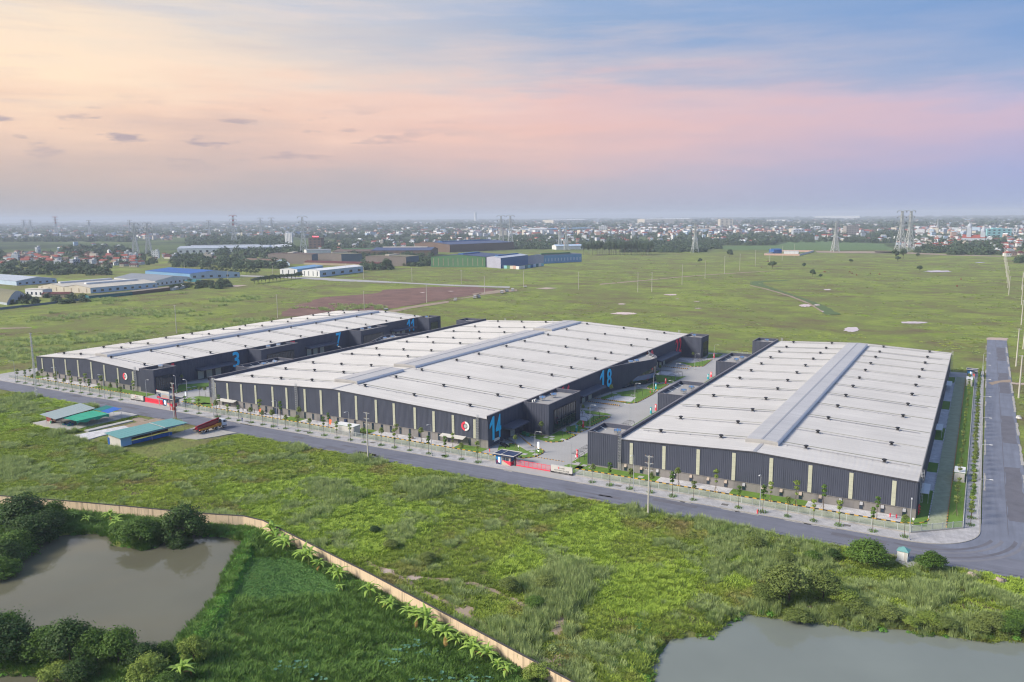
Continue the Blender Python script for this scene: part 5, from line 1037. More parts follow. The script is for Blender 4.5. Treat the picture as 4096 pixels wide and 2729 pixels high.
MB().box(-287.4, -287.2, 157.6, 170, 0.3, 3.8).build('rear_wall', MT['brick_red'], T, world=True); MB().box(-287.2, -284.2, 157.4, 157.6, 0.3, 3.2).build('end_wall', MT['brick_red'], T, world=True); MB().box(-283.2, -281.6, 157.45, 157.6, 0.3, 2.8).build('door', MT['ply_brown'], T, world=True)
for x, y in ((-276.2, 156.0), (-276.8, 161.5), (-277.4, 167), (-284, 155.6)): post(T, x, y, 0.3, 3.55)
T = thing('tarpaulin_shelter', 'bright green tarpaulin stretched on thin posts', 'canopy', (-271, 162, 0.3))
cm = MB(); n = 12; vs = []
for i in range(n + 1):
    for j in range(n + 1):
        u, v = i / n, j / n; x = -275.9 + 9.2 * u; y = 156.2 + 12.0 * v; vs.append((x, y, 3.25 - 0.15 * u - 0.22 * math.sin(math.pi * v * 3) ** 2 * math.sin(math.pi * u)))
cm.add(vs, [(i * (n + 1) + j, (i + 1) * (n + 1) + j, (i + 1) * (n + 1) + j + 1, i * (n + 1) + j + 1) for i in range(n) for j in range(n)]); cm.build('tarpaulin', MT['green_cloth'], T, world=True, smooth=True)
fl = MB(); vs = []
for j in range(25):
    y = 156.2 + 12.0 * j / 24; vs += [(-266.65, y, 3.08), (-266.6 + 0.1 * math.sin(j), y, 2.2 + 0.28 * math.sin(j * 0.7))]
fl.add(vs, [(2 * j, 2 * j + 1, 2 * j + 3, 2 * j + 2) for j in range(24)]); fl.build('hanging_flap', MT['green_cloth'], T, world=True)
for x in (-275.6, -267.0):
    for y in (156.6, 160.6, 164.4, 168): post(T, x, y, 0.3, 3.1, 0.04)
T = thing('tarpaulin_shelter', 'dark teal and blue tarpaulin shelter next to the road', 'canopy', (-271.5, 171, 0.3))
lean_roof(T, 'teal_sheet', [(-276.3, 168.5, 3.5), (-271.8, 168.4, 3.4), (-271.9, 173.6, 3.9), (-276.3, 173.6, 4.0)], 0.04, 'teal_cloth'); lean_roof(T, 'blue_sheet', [(-271.75, 168.4, 3.4), (-267.0, 168.2, 3.3), (-267.0, 173.5, 3.85), (-271.85, 173.6, 3.9)], 0.04, 'blue_cloth')
for x in (-276.1, -271.8, -267.2):
    for y in (168.7, 173.4): post(T, x, y, 0.3, 3.4 + (0.4 if y > 170 else 0), 0.04)
T = thing('work_shed', 'long teal-roofed shed with light blue walls beside the truck', 'shed', (-235, 160, 0.3))
lean_roof(T, 'roof', [(-239.7, 149.0, 4.25), (-231.3, 148.8, 3.55), (-229.6, 163.6, 3.75), (-237.6, 163.8, 4.35)], 0.07, 'teal_roof', 12); lean_roof(T, 'roof', [(-237.6, 164.0, 4.40), (-229.6, 163.8, 3.80), (-228.8, 172.2, 3.65), (-237.0, 172.0, 4.2)], 0.07, 'teal_roof', 7)
MB().rbox(-233.6, 163.85, 4.15, 8.3, 0.18, 0.08, rad(-1), rad(4.2)).build('ridge_strip', MT['offwhite'], T, world=True)
MB().box(-238.9, -232.7, 149.9, 150.05, 0.3, 3.55).build('end_wall', MT['offwhite'], T, world=True); MB().box(-232.75, -232.55, 149.9, 153.6, 0.3, 3.45).build('side_wall', MT['blue_sheet'], T, world=True)
MB().add([(-232.6, 153.6, 2.5), (-230.4, 172, 2.9), (-230.4, 172, 3.62), (-232.6, 153.6, 3.5)], [(0, 1, 2, 3)]).build('upper_cladding', MT['blue_sheet'], T, world=True)
MB().add([(-232.5, 153.7, 0.3), (-230.9, 167.4, 0.3), (-230.9, 167.4, 1.45), (-232.5, 153.7, 1.45)], [(0, 1, 2, 3)]).build('low_wall', MT['deep_blue'], T, world=True)
MB().add([(-237.6, 154, 0.3), (-236.6, 170, 0.3), (-236.6, 170, 3.9), (-237.6, 154, 3.9)], [(0, 1, 2, 3)]).build('rear_wall', MT['ply_brown'], T, world=True); MB().box(-239.4, -238.4, 149.85, 150.0, 0.3, 2.6).build('door', MT['deep_blue'], T, world=True)
for x, y in ((-231.2, 160), (-230.6, 166), (-230.2, 171.6), (-237, 171.6)): post(T, x, y, 0.2, 3.5)
def heap(name, label, cat, x, y, z, sx, sy, sz, m, seed, parts=9):
    rg = random.Random(seed); T = thing(name, label, cat, (x, y, z))
    for k in range(parts):
        w = rg.uniform(0.35, 0.9); p = MB(); px, py = rg.gauss(0, 0.33) * sx, rg.gauss(0, 0.33) * sy; h = sz * rg.uniform(0.4, 1.0) * math.exp(-(px / sx) ** 2 - (py / sy) ** 2)
        ring = [(math.cos(a) * w * rg.uniform(.6, 1.1) + px, math.sin(a) * w * rg.uniform(.6, 1.1) + py) for a in [rad(60 * q) for q in range(6)]]
        p.add([(a, b, -0.1) for a, b in ring] + [(px + (a - px) * .55, py + (b - py) * .55, h) for a, b in ring] , [(i, (i + 1) % 6, 6 + (i + 1) % 6, 6 + i) for i in range(6)] + [(6, 7, 8, 9, 10, 11)]); p.build('piece', MT[m if isinstance(m, str) else m[k % len(m)]], T)
    return T
heap('stored_goods', 'clutter of barrels and sacks under the grey shed roof', 'clutter', -283, 156.6, 0.34, 2.0, 0.9, 1.0, ['offwhite', 'orange_sheet', 'bin_green', 'cloth_dark'], 41, 8)
heap('covered_goods', 'goods under dark blue sheets beneath the green tarpaulin', 'goods', -274, 157.8, 0.34, 3.0, 1.0, 1.4, ['teal_cloth', 'deep_blue'], 42, 9)
heap('rubble_heap', 'heap of tan rubble on the verge at the junction', 'rubble', *r8(1960, 770), 0.0, 1.6, 1.0, 1.1, ['pale_sand', 'tan_track'], 43, 12); heap('rubble_heap', 'second tan rubble heap on the verge, further right', 'rubble', *r8(2180, 805), 0.0, 1.6, 1.0, 0.9, ['pale_sand', 'tan_track', 'stone_foot'], 44, 12)
heap('white_debris', 'pile of broken white blocks on the grass right of the side road', 'debris', *d3(2010, 1020), 0.1, 1.0, 2.0, 0.9, ['offwhite', 'slab'], 45, 10)
heap('paving_stack', 'stacked white paving stones against the middle warehouse front', 'stones', -228.5, 203.4, 0.16, 3.0, 0.7, 0.9, ['offwhite', 'slab'], 46, 12); heap('paving_stack', 'low pile of pavers near the awning of the middle warehouse', 'stones', -158, 203.2, 0.16, 1.6, 0.6, 0.8, ['offwhite', 'tan_track'], 47, 8)
heap('sand_heap', 'white sand heap under a tarpaulin beside the front office', 'sand', *d7(1545, 440), 0.16, 1.5, 1.3, 1.2, ['white_gravel', 'white_gravel', 'guard_navy'], 48, 8)
for i, (x, y, lab) in enumerate(((-226.5, 201.6, 'orange tarpaulin hung on a pole before the middle warehouse, left one'), (-191.5, 201.2, 'orange tarpaulin hung on a pole before the middle warehouse, right one'))):
    T = thing('orange_tarpaulin', lab, 'tarpaulin', (x, y, 0.16), 0.2, 'orange tarpaulins'); MB().add([(-0.6, 0, 1.1), (0.5, -0.5, 0.9), (0.75, -0.3, 2.6), (-0.5, 0.1, 2.9)], [(0, 1, 2, 3)]).build('sheet', MT['orange_sheet'], T); MB().cyl((-0.5, 0.1, 0), (-0.5, 0.1, 3.0), 0.04, 0.04, 6).build('post', MT['galv'], T)
# ---------------------------------------------------------------- concrete pump truck
T = thing('pump_truck', 'concrete pump truck with maroon folded boom and white cab', 'truck', (-224.6, 177.8, 0.2), rad(90)); T.scale = (1.04, 1.04, 1.04)   # local +x is forward
MB().box(-5.2, 5.1, -0.45, 0.45, 0.75, 1.05).build('chassis', MT['black_steel'], T)
cb = MB(); cb.add([(3.9, -1.15, 0.95), (5.6, -1.15, 0.80), (5.6, -1.15, 1.75), (5.35, -1.15, 2.75), (3.9, -1.15, 2.85), (3.9, 1.15, 0.95), (5.6, 1.15, 0.80), (5.6, 1.15, 1.75), (5.35, 1.15, 2.75), (3.9, 1.15, 2.85)],
    [(0, 1, 2, 3, 4), (9, 8, 7, 6, 5), (0, 5, 6, 1), (1, 6, 7, 2), (2, 7, 8, 3), (3, 8, 9, 4), (4, 9, 5, 0)]); cab = cb.build('cab', MT['cab_white'], T)
MB().add([(5.605, -1.0, 1.8), (5.605, 1.0, 1.8), (5.39, 1.0, 2.65), (5.39, -1.0, 2.65)], [(0, 1, 2, 3)]).build('windscreen', MT['glass_dark'], cab)
for s in (-1, 1):
    MB().add([(4.35, s * 1.16, 1.85), (5.4, s * 1.16, 1.85), (5.25, s * 1.16, 2.55), (4.35, s * 1.16, 2.6)], [(0, 1, 2, 3) if s < 0 else (3, 2, 1, 0)]).build('side_window', MT['glass_dark'], cab); MB().rbox(5.55, s * 1.4, 2.1, 0.08, 0.2, 0.55).build('mirror', MT['black_steel'], cab)
MB().box(5.45, 5.72, -1.15, 1.15, 0.45, 0.85).build('bumper', MT['guard_navy'], cab)
wh = MB().cyl((0, -0.16, 0), (0, 0.16, 0), 0.5, 0.5, 14).mesh('tyre', MT['rubber']); rm = MB().cyl((0, -0.18, 0), (0, 0.18, 0), 0.26, 0.26, 10).mesh('rim', MT['galv'])
for x in (-3.4, -2.0, 1.7, 4.55):
    for s in (-1, 1): w = part('wheel', wh, T, (x, s * 0.98, 0.5)); part('rim', rm, w)
for s in (-1, 1):
    bd = MB().add([(-5.0, s * 0.75, 1.05), (3.5, s * 0.75, 1.05), (3.5, s * 0.75, 2.0), (1.9, s * 0.75, 2.0), (1.7, s * 0.75, 1.75), (-5.0, s * 0.75, 1.55)] + [(-5.0, s * 1.2, 1.05), (3.5, s * 1.2, 1.05), (3.5, s * 1.2, 2.0), (1.9, s * 1.2, 2.0), (1.7, s * 1.2, 1.75), (-5.0, s * 1.2, 1.55)],
        [(0, 1, 2, 3, 4, 5), (11, 10, 9, 8, 7, 6)] + [(i, 6 + i, 6 + (i + 1) % 6, (i + 1) % 6) for i in range(6)]).build('side_body', MT['machine_yellow'], T)
    MB().rbox(-5.05, s * 1.0, 1.3, 0.08, 0.22, 0.22).build('tail_lamp', MT['tail_red'], T)
    MB().bar((-4.0, s * 1.1, 1.1), (-4.0, s * 1.25, 0.15), 0.12).rbox(-4.0, s * 1.25, 0.1, 0.4, 0.4, 0.1).build('outrigger', MT['galv'], T)
for i, (z0, z1, y_, w_) in enumerate(((2.25, 3.25, 0.0, 0.42), (1.75, 2.65, -0.5, 0.34), (1.75, 2.65, 0.5, 0.34), (1.35, 1.9, -0.1, 0.5))):
    bo = MB().add([(-5.6, y_ - w_ / 2, z0 - 0.1), (3.5, y_ - w_ / 2, z1 - 0.1), (3.5, y_ - w_ / 2, z1 + 0.35), (-5.6, y_ - w_ / 2, z0 + 0.32)] + [(-5.6, y_ + w_ / 2, z0 - 0.1), (3.5, y_ + w_ / 2, z1 - 0.1), (3.5, y_ + w_ / 2, z1 + 0.35), (-5.6, y_ + w_ / 2, z0 + 0.32)],
        [(0, 1, 2, 3), (7, 6, 5, 4), (0, 4, 5, 1), (1, 5, 6, 2), (2, 6, 7, 3), (3, 7, 4, 0)]).build('boom_section', MT['maroon'], T)
    MB().cyl((-5.3, y_ - w_, z0 + 0.45), (3.2, y_ - w_, z1 + 0.45), 0.07, 0.07, 6).build('concrete_pipe', MT['ply_brown'] if i % 2 else MT['maroon'], bo)
MB().box(2.9, 3.8, -0.7, 0.7, 1.05, 3.1).build('turret', MT['black_steel'], T); MB().add([(-6.1, -0.7, 1.0), (-5.2, -0.7, 0.6), (-5.2, 0.7, 0.6), (-6.1, 0.7, 1.0), (-6.3, -0.95, 1.7), (-5.0, -0.95, 1.7), (-5.0, 0.95, 1.7), (-6.3, 0.95, 1.7)], [(0, 1, 5, 4), (1, 2, 6, 5), (2, 3, 7, 6), (3, 0, 4, 7), (0, 3, 2, 1)]).build('hopper', MT['stone_foot'], T)
# ---------------------------------------------------------------- booths, kiosk, transformer housings
def booth(label, x, y, lx, ly, h, rz=0.0, stripe='bin_green'):
    T = thing('equipment_booth', label, 'booth', (x, y, 0.16), rz); MB().box(-lx / 2, lx / 2, -ly / 2, ly / 2, 0.25, h).build('wall', MT['offwhite'], T); MB().box(-lx / 2 - 0.15, lx / 2 + 0.15, -ly / 2 - 0.15, ly / 2 + 0.15, 0, 0.25).build('plinth', MT['slab'], T)
    MB().box(-lx / 2 - 0.12, lx / 2 + 0.12, -ly / 2 - 0.12, ly / 2 + 0.12, h + 0.01, h + 0.12).build('roof', MT['white_paint'], T); MB().box(-lx / 2 - 0.05, lx / 2 + 0.05, -ly / 2 - 0.05, ly / 2 + 0.05, h - 0.12, h).build('green_band', MT[stripe], T)
    for k in range(3): MB().box(-lx / 2 + lx * (k + .15) / 3, -lx / 2 + lx * (k + .85) / 3, -ly / 2 - 0.03, -ly / 2 - 0.005, 0.5, h - 0.4).build('door', MT['offwhite'], T)
booth('long white booth with green trim behind the front fence', -180.6, 197.6, 8.4, 3.2, 3.1); booth('white transformer housing on the right lawn, nearer one', -1.45, 243.0, 2.4, 5.6, 2.6); booth('white transformer housing on the right lawn, farther one', -1.5, 383.5, 2.2, 7.4, 2.8)
T = thing('kiosk', 'small white kiosk with teal hipped roof beside the road', 'kiosk', (-10.1, 178.3, 0.25), rad(-8)); MB().box(-1.0, 1.0, -0.95, 0.95, 0.1, 2.15).build('wall', MT['white_paint'], T); MB().box(0.35, 0.85, -0.98, -0.952, 0.15, 1.9).build('door', MT['offwhite'], T); MB().box(1.0, 1.03, -0.4, 0.4, 1.0, 1.7).build('window', MT['glass_dark'], T)
MB().add([(-1.2, -1.15, 2.1), (1.2, -1.15, 2.1), (1.2, 1.15, 2.1), (-1.2, 1.15, 2.1), (-0.15, 0, 2.85), (0.15, 0, 2.85)], [(0, 1, 5, 4), (1, 2, 5), (2, 3, 4, 5), (3, 0, 4), (3, 2, 1, 0)]).build('roof', MT['teal_roof'], T); MB().box(-1.15, 1.15, -1.1, 1.1, 0, 0.1).build('floor', MT['slab'], T)
sheet('concrete_apron', jitter(PL(r8, [(1380, 650), (1500, 640), (1580, 690), (1480, 700)]), 0.1, 1, 31), 0.24, 'slab', thick=0.4)
# ---------------------------------------------------------------- courtyard: signs, pergolas, bins, hydrants, posts
def totem(label, r, x, y, m, num):
    gx, gy = r(x, y); T = thing('sign_totem', label, 'sign', (gx, gy, 0.18), rad(-35)); MB().box(-0.45, 0.45, -0.12, 0.12, 0, 2.3).build('panel', MT[m], T); MB().box(-0.33, 0.33, -0.14, -0.122, 1.15, 2.0).build('number_plate', MT['white_paint'], T)
    o = text('number', num, T, (0, 0, 0), RF, 0.6, m, 0.9, 0.004); o.location = (0, -0.15, 1.35)
for lab, r, x, y, m, n in (('red sign numbered 15 by the entrance of the right warehouse', d7, 1453, 1275, 'red_paint', '15'), ('teal sign numbered 12 on the lawn before the front office', d7, 1440, 790, 'teal_sign', '12'), ('red sign numbered 14 behind the teal one on the lawn', d7, 1565, 715, 'red_paint', '14'), ('teal sign numbered 17 beside the right warehouse', d2, 1665, 1205, 'teal_sign', '17'), ('red sign numbered 19 beside the right warehouse', d2, 1757, 1148, 'red_paint', '19'),
    ('teal sign numbered 18 before the curved office', d2, 1760, 745, 'teal_sign', '18'), ('red sign numbered 20 before the curved office', d2, 1942, 645, 'red_paint', '20'), ('red sign near the second office of the right warehouse', r4, 1220, 470, 'red_paint', '23'), ('teal sign near the second office of the right warehouse', r4, 1192, 490, 'teal_sign', '21'), ('small red sign at the far end of the courtyard', r4, 1245, 300, 'red_paint', '22')): totem(lab, r, x, y, m, n)
def pergola(label, x, y, L_, s, n=4, h=2.5):
    T = thing('steel_pergola', label, 'pergola', (x, y, 0.16))
    for k in range(n):
        yy = L_ * k / (n - 1); pts = [(0, yy, 0), (0, yy, h * 0.72), (s * 0.12, yy, h * 0.86), (s * 0.5, yy, h * 0.97), (s * 1.1, yy, h), (s * 2.6, yy, h - 0.1)]; MB().tube(pts, 0.055, 6).build('arch', MT['black_steel'], T)
    for k in range(6): MB().cyl((s * (0.1 + 0.5 * k), -0.5, h * (0.88 if k == 0 else 1.0) + 0.05), (s * (0.1 + 0.5 * k), L_ + 0.5, h * (0.88 if k == 0 else 1.0) + 0.05), 0.035, 0.035, 5).build('purlin', MT['black_steel'], T)
for lab, (x, y), L_, s in (('black steel pergola before the front office of the middle warehouse', d7(1648, 655), 15, -1), ('black steel pergola before the curved office', d2(1330, 960), 15, -1), ('black steel pergola beyond the curved office', d2(2060, 620), 14, -1), ('small black pergola by the steps of the front office', d7(1180, 900), 6, -1),
    ('black steel pergola left of the second office of the right warehouse', (-98.6, 236), 14, -1), ('black steel pergola near the third office of the right warehouse', (-98.6, 306), 14, -1), ('black steel pergola in front of the right warehouse corner office', (-98.2, 206), 10, -1), ('black steel pergola at the far end of the courtyard', (-114, 372), 12, -1)): pergola(lab, x, y, L_, s, 4 if L_ > 8 else 2)
for i, (x, y) in enumerate((d7(1175, 750), d7(1385, 640), d2(1530, 715), d2(1715, 580), r3(835, 1290))):
    T = thing('entrance_steps', 'concrete entrance steps with steel handrails, %s from the front' % ordinal([1, 2, 3, 4, 0][i]), 'steps', (x - 1.2, y, 0.12), 0, 'entrance steps in the courtyard')
    for k in range(4): MB().box(-1.8 + 0.4 * k - 0.0, -1.4 + 0.4 * k, -1.2, 1.2, 0, 0.56 - 0.14 * k).build('step', MT['slab'], T)
    for yy in (-1.2, 1.2):
        h_ = MB()
        for q in range(4): h_.bar((-1.7, yy, 0.7 + q * 0.22), (0.1, yy, 0.25 + q * 0.22), 0.05)
        h_.bar((-1.7, yy, 0.5), (-1.7, yy, 1.4), 0.06).bar((0.1, yy, 0), (0.1, yy, 0.95), 0.06); h_.build('handrail', MT['galv'], T)
for i, (r, x, y) in enumerate(((d1, 722, 1185), (r8, 345, 295), (d7, 350, 830), (d2, 1652, 822), (r8, 1345, 322), (r8, 1392, 330), (d1, 1705, 1095), (r3, 692, 1365))):
    gx, gy = r(x, y); T = thing('fire_hydrant', 'red fire hydrant ' + ('on the pavement by the left gatehouse', 'on the pavement before the right warehouse', 'by the dock beside number 14', 'on the lawn before the curved office', 'box by the right end of the right warehouse front', 'beside the red box at the right warehouse corner', 'cabinet at the left corner of the middle warehouse', 'on the lawn below number 14')[i], 'hydrant', (gx, gy, 0.16), 0, 'red fire hydrants')
    MB().cyl((0, 0, 0), (0, 0, 0.75), 0.14, 0.12, 8).lathe([(0.12, 0.75), (0.15, 0.8), (0.1, 0.95), (0.02, 1.0)], 8).build('body', MT['red_paint'], T); MB().cyl((-0.25, 0, 0.6), (0.25, 0, 0.6), 0.06, 0.06, 6).build('outlet', MT['red_paint'], T)
for i, (r, x, y) in enumerate(((d7, 520, 880), (d7, 450, 855))):
    gx, gy = r(x, y); T = thing('waste_bin', 'green wheeled bin on the lawn by the loading ramp, %s' % ('right one', 'left one')[i], 'bin', (gx, gy, 0.18), 0.4, 'green bins'); MB().add([(-0.5, -0.35, 0.12), (0.5, -0.35, 0.12), (0.5, 0.35, 0.12), (-0.5, 0.35, 0.12), (-0.65, -0.45, 0.95), (0.65, -0.45, 0.95), (0.65, 0.45, 0.95), (-0.65, 0.45, 0.95)], [(0, 1, 5, 4), (1, 2, 6, 5), (2, 3, 7, 6), (3, 0, 4, 7), (0, 3, 2, 1)]).build('body', MT['bin_green'], T); MB().box(-0.68, 0.68, -0.48, 0.48, 0.95, 1.05).build('lid', MT['bin_green'], T)
T = thing('fire_pipe', 'red fire riser with valves on the right corner of the right warehouse', 'pipe', (-9.2, 208.4, 0.16)); MB().cyl((0, 0, 0), (0, 0, 2.6), 0.12, 0.12, 8).build('riser', MT['red_paint'], T); [MB().rbox(0.15, 0, z, 0.5, 0.25, 0.2).build('valve', MT['red_paint'], T) for z in (0.7, 1.4, 2.1)]
for i, x in enumerate((1183, 1213, 1244, 1276, 1308)):
    gx, gy = d7(x, 1450 + 6 * i); T = thing('flagpole', 'thin steel flagpole behind the name wall, %s from the left' % ordinal(i), 'flagpole', (-100.4 + 0.95 * i, 196.2, 0.12), 0, 'flagpoles'); MB().cyl((0, 0, 0), (0, 0, 7.4), 0.05, 0.03, 6).build('pole', MT['galv'], T); MB().lathe([(0.02, 7.4), (0.07, 7.45), (0.02, 7.52)], 6).build('finial', MT['galv'], T)
def striped_post(label, r, x, y, disc):
    gx, gy = r(x, y); T = thing('traffic_post', label, 'sign', (gx, gy, 0.16))
    for k in range(6): MB().cyl((0, 0, 0.3 * k), (0, 0, 0.3 * k + 0.3), 0.06, 0.06, 6).build('band', MT['white_paint' if k % 2 else 'kerb_black'], T)
    MB().cyl((0, -0.04, 2.05), (0, 0.04, 2.05), 0.28, 0.28, 12).build('disc', MT['white_paint' if disc else 'red_paint'], T)
striped_post('black and white traffic post on the lawn behind the gatehouse', d7, 348, 1190, True); striped_post('black and white post on the lawn left of the right warehouse', d7, 1425, 1385, True); striped_post('black and white post at the right corner of the front fence', r8, 1515, 400, True); striped_post('traffic post by the corner office of the left warehouse', d1, 400, 840, False)
T = thing('light_totem', 'white illuminated totem beside the middle entrance', 'sign', (*d7(724, 1195), 0.16), rad(-30)); MB().box(-0.32, 0.32, -0.1, 0.1, 0.5, 3.4).build('panel', MT['lamp_white'], T); MB().box(-0.33, 0.33, -0.11, 0.11, 0.9, 1.35).build('black_band', MT['ink'], T); MB().box(-0.06, 0.06, -0.06, 0.06, 0, 0.5).build('leg', MT['black_steel'], T)
T = thing('light_totem', 'white illuminated totem beside the left entrance', 'sign', (*d1(1078, 945), 0.16), rad(-30)); MB().box(-0.32, 0.32, -0.1, 0.1, 0.5, 3.2).build('panel', MT['lamp_white'], T); MB().box(-0.06, 0.06, -0.06, 0.06, 0, 0.5).build('leg', MT['black_steel'], T)
def motorbike(label, x, y, z, rz):
    T = thing('motorbike', label, 'motorbike', (x, y, z), rz, 'parked motorbikes')
    for s in (-0.62, 0.62): MB().cyl((s, -0.06, 0.3), (s, 0.06, 0.3), 0.3, 0.3, 12).build('wheel', MT['rubber'], T)
    MB().add([(-0.75, -0.14, 0.55), (0.35, -0.14, 0.45), (0.35, 0.14, 0.45), (-0.75, 0.14, 0.55), (-0.7, -0.13, 0.8), (0.1, -0.13, 0.72), (0.1, 0.13, 0.72), (-0.7, 0.13, 0.8)], [(0, 1, 5, 4), (1, 2, 6, 5), (2, 3, 7, 6), (3, 0, 4, 7), (4, 5, 6, 7), (3, 2, 1, 0)]).build('body', MT['cloth_dark'], T)
    MB().bar((0.62, 0, 0.3), (0.42, 0, 1.0), 0.08).bar((0.42, -0.33, 1.02), (0.42, 0.33, 1.02), 0.05).build('fork', MT['galv'], T); MB().box(-0.68, 0.0, -0.12, 0.12, 0.8, 0.88).build('seat', MT['rubber'], T)
motorbike('dark motorbike parked behind the middle gatehouse', *d7(360, 1285), 0.12, 0.2)
for i in range(5): motorbike('dark motorbike parked by the dock under number 14, %s in the row' % ordinal(i), -128.0 + 0.75 * i, 211.3 - 0.5 * i, 0.14, 1.1)
for i in range(6): motorbike('dark motorbike parked at the dock of the left warehouse, %s in the row' % ordinal(i), -297.2, 236.5 + 0.8 * i, 0.14, 0.1)
# ---------------------------------------------------------------- people
def person(label, x, y, z, rz, top, stride=0.25, arms=0.2, bend=0.0, sc=0.88):
    joints = {'hip': (0, 0, 0.92), 'chest': (0, 0.0 - bend * 0.5, 1.28), 'neck': (0, -bend, 1.48), 'head': (0, -bend * 1.15, 1.60), 'crown': (0, -bend * 1.2, 1.72), 'll': (-0.1, 0, 0.9), 'lk': (-0.11, -stride * 0.55, 0.5), 'lf': (-0.11, -stride * 0.5, 0.08), 'lt': (-0.11, -stride * 0.5 - 0.15, 0.04),
              'rl': (0.1, 0, 0.9), 'rk': (0.11, stride * 0.3, 0.5), 'rf': (0.11, stride * 0.75, 0.09), 'rt': (0.11, stride * 0.75 - 0.15, 0.04), 'ls': (-0.2, -bend, 1.42), 'le': (-0.25, arms * 0.4 - bend, 1.15), 'lh': (-0.26, arms * 0.2 - bend * 1.6, 0.88), 'rs': (0.2, -bend, 1.42), 're': (0.25, -arms * 0.4 - bend, 1.15), 'rh': (0.26, -arms - bend * 1.6, 0.92)}
    rads = dict(hip=.15, chest=.16, neck=.06, head=.095, crown=.08, ll=.1, lk=.065, lf=.045, lt=.04, rl=.1, rk=.065, rf=.045, rt=.04, ls=.075, le=.05, lh=.04, rs=.075, re=.05, rh=.04)
    ed = [('hip', 'chest'), ('chest', 'neck'), ('neck', 'head'), ('head', 'crown'), ('hip', 'll'), ('ll', 'lk'), ('lk', 'lf'), ('lf', 'lt'), ('hip', 'rl'), ('rl', 'rk'), ('rk', 'rf'), ('rf', 'rt'), ('chest', 'ls'), ('ls', 'le'), ('le', 'lh'), ('chest', 'rs'), ('rs', 're'), ('re', 'rh')]
    ks = list(joints); me = bpy.data.meshes.new('person'); me.from_pydata([joints[k] for k in ks], [(ks.index(a), ks.index(b)) for a, b in ed], [])
    T = thing('person', label, 'person', (x, y, z), rz); T.scale = (sc, sc, sc); o = new_obj('body', me); o.parent = T; me.materials.append(MT[top]); sk = o.modifiers.new('skin', 'SKIN'); sk.use_smooth_shade = True
    for i, k in enumerate(ks): me.skin_vertices[0].data[i].radius = (rads[k], rads[k]); me.skin_vertices[0].data[i].use_root = (k == 'hip')
    o.modifiers.new('sub', 'SUBSURF').levels = 1; o.modifiers['sub'].render_levels = 1
    h = joints['crown']; MB().lathe([(0.06, -0.03), (0.1, 0.0), (0.105, 0.05), (0.08, 0.09), (0.02, 0.11)], 10, (h[0], h[1], h[2] - 0.05)).build('hair', MT['ink'], T, smooth=True)
    MB().lathe([(0.05, 0), (0.078, 0.05), (0.086, 0.11), (0.075, 0.17), (0.03, 0.2)], 10, (h[0], h[1] + 0.0, h[2] - 0.215)).build('face', MT['skin'], T, smooth=True)
    MB().lathe([(0.11, 0), (0.15, 0.04), (0.145, 0.1), (0.08, 0.14)], 8, (0, 0, 0.80)).build('trousers', MT['cloth_dark'], T, smooth=True)
person('person in blue walking along the front pavement behind the truck', -224.7, 191.6, 0.15, rad(80), 'cloth_blue')
for i, (x, y, t, bd) in enumerate(((-236.5, 202.4, 'cloth_dark', 0.15), (-233.5, 201.8, 'ply_brown', 0.4), (-230.8, 202.6, 'cloth_dark', 0.35), (-226.0, 203.4, 'ply_brown', 0.1), (-224.2, 202.2, 'cloth_dark', 0.3))):
    person('worker in dark clothes by the paving stacks, %s from the left' % ordinal(i), x, y, 0.16, rad(40 * i), t, 0.15, 0.35, bd)
# ---------------------------------------------------------------- in the far fields: pipes, cattle, small structures
pm = {}
def pipe_stack(label, r, x, y, n, L_=2.6, rad_=0.75, rz=0.6):
    gx, gy = r(x, y); T = thing('pipe_stack', label, 'pipes', (gx, gy, 0.2), rz)
    if 'p' not in pm:
        m = MB(); k = 12
        for (a, b, rr, flip) in ((0, 0, rad_, False), (0, 0, rad_ * 0.8, True)):
            vs = [(-L_ / 2, rr * math.cos(2 * math.pi * i / k), rr * math.sin(2 * math.pi * i / k)) for i in range(k)] + [(L_ / 2, rr * math.cos(2 * math.pi * i / k), rr * math.sin(2 * math.pi * i / k)) for i in range(k)]
            m.add(vs, [(i, (i + 1) % k, k + (i + 1) % k, k + i) if flip else (k + i, k + (i + 1) % k, (i + 1) % k, i) for i in range(k)])
        pm['p'] = m.mesh('pipe', MT['slab'])
    rows = []; base = max(2, (n + 1) // 2); c = 0
    for k in range(base): part('pipe', pm['p'], T, (RNG.uniform(-.2, .2), k * 1.55, 0.75)); c += 1
    for k in range(n - c): part('pipe', pm['p'], T, (RNG.uniform(-.3, .3), k * 1.55 + 0.78, 2.05))
pipe_stack('stack of concrete pipes beside the dirt track, largest heap', b4, 700, 1195, 7); pipe_stack('concrete pipes right of the largest heap on the dirt track', b4, 770, 1175, 4, rz=1.0); pipe_stack('farthest concrete pipe stack at the end of the dirt track', b4, 845, 1165, 6)
pipe_stack('concrete pipes on the dirt track left of the field pole', b4, 335, 1262, 4); pipe_stack('concrete pipes lying right of the paired ones', b4, 390, 1255, 3, rz=1.2); pipe_stack('pair of concrete pipes near the middle of the dirt track', b4, 70, 1298, 3); pipe_stack('two concrete pipes nearest the left warehouse roof', b3, 1160, 1420, 2, rz=1.0); pipe_stack('single row of pipes at the track corner', b4, 1015, 1112, 2)
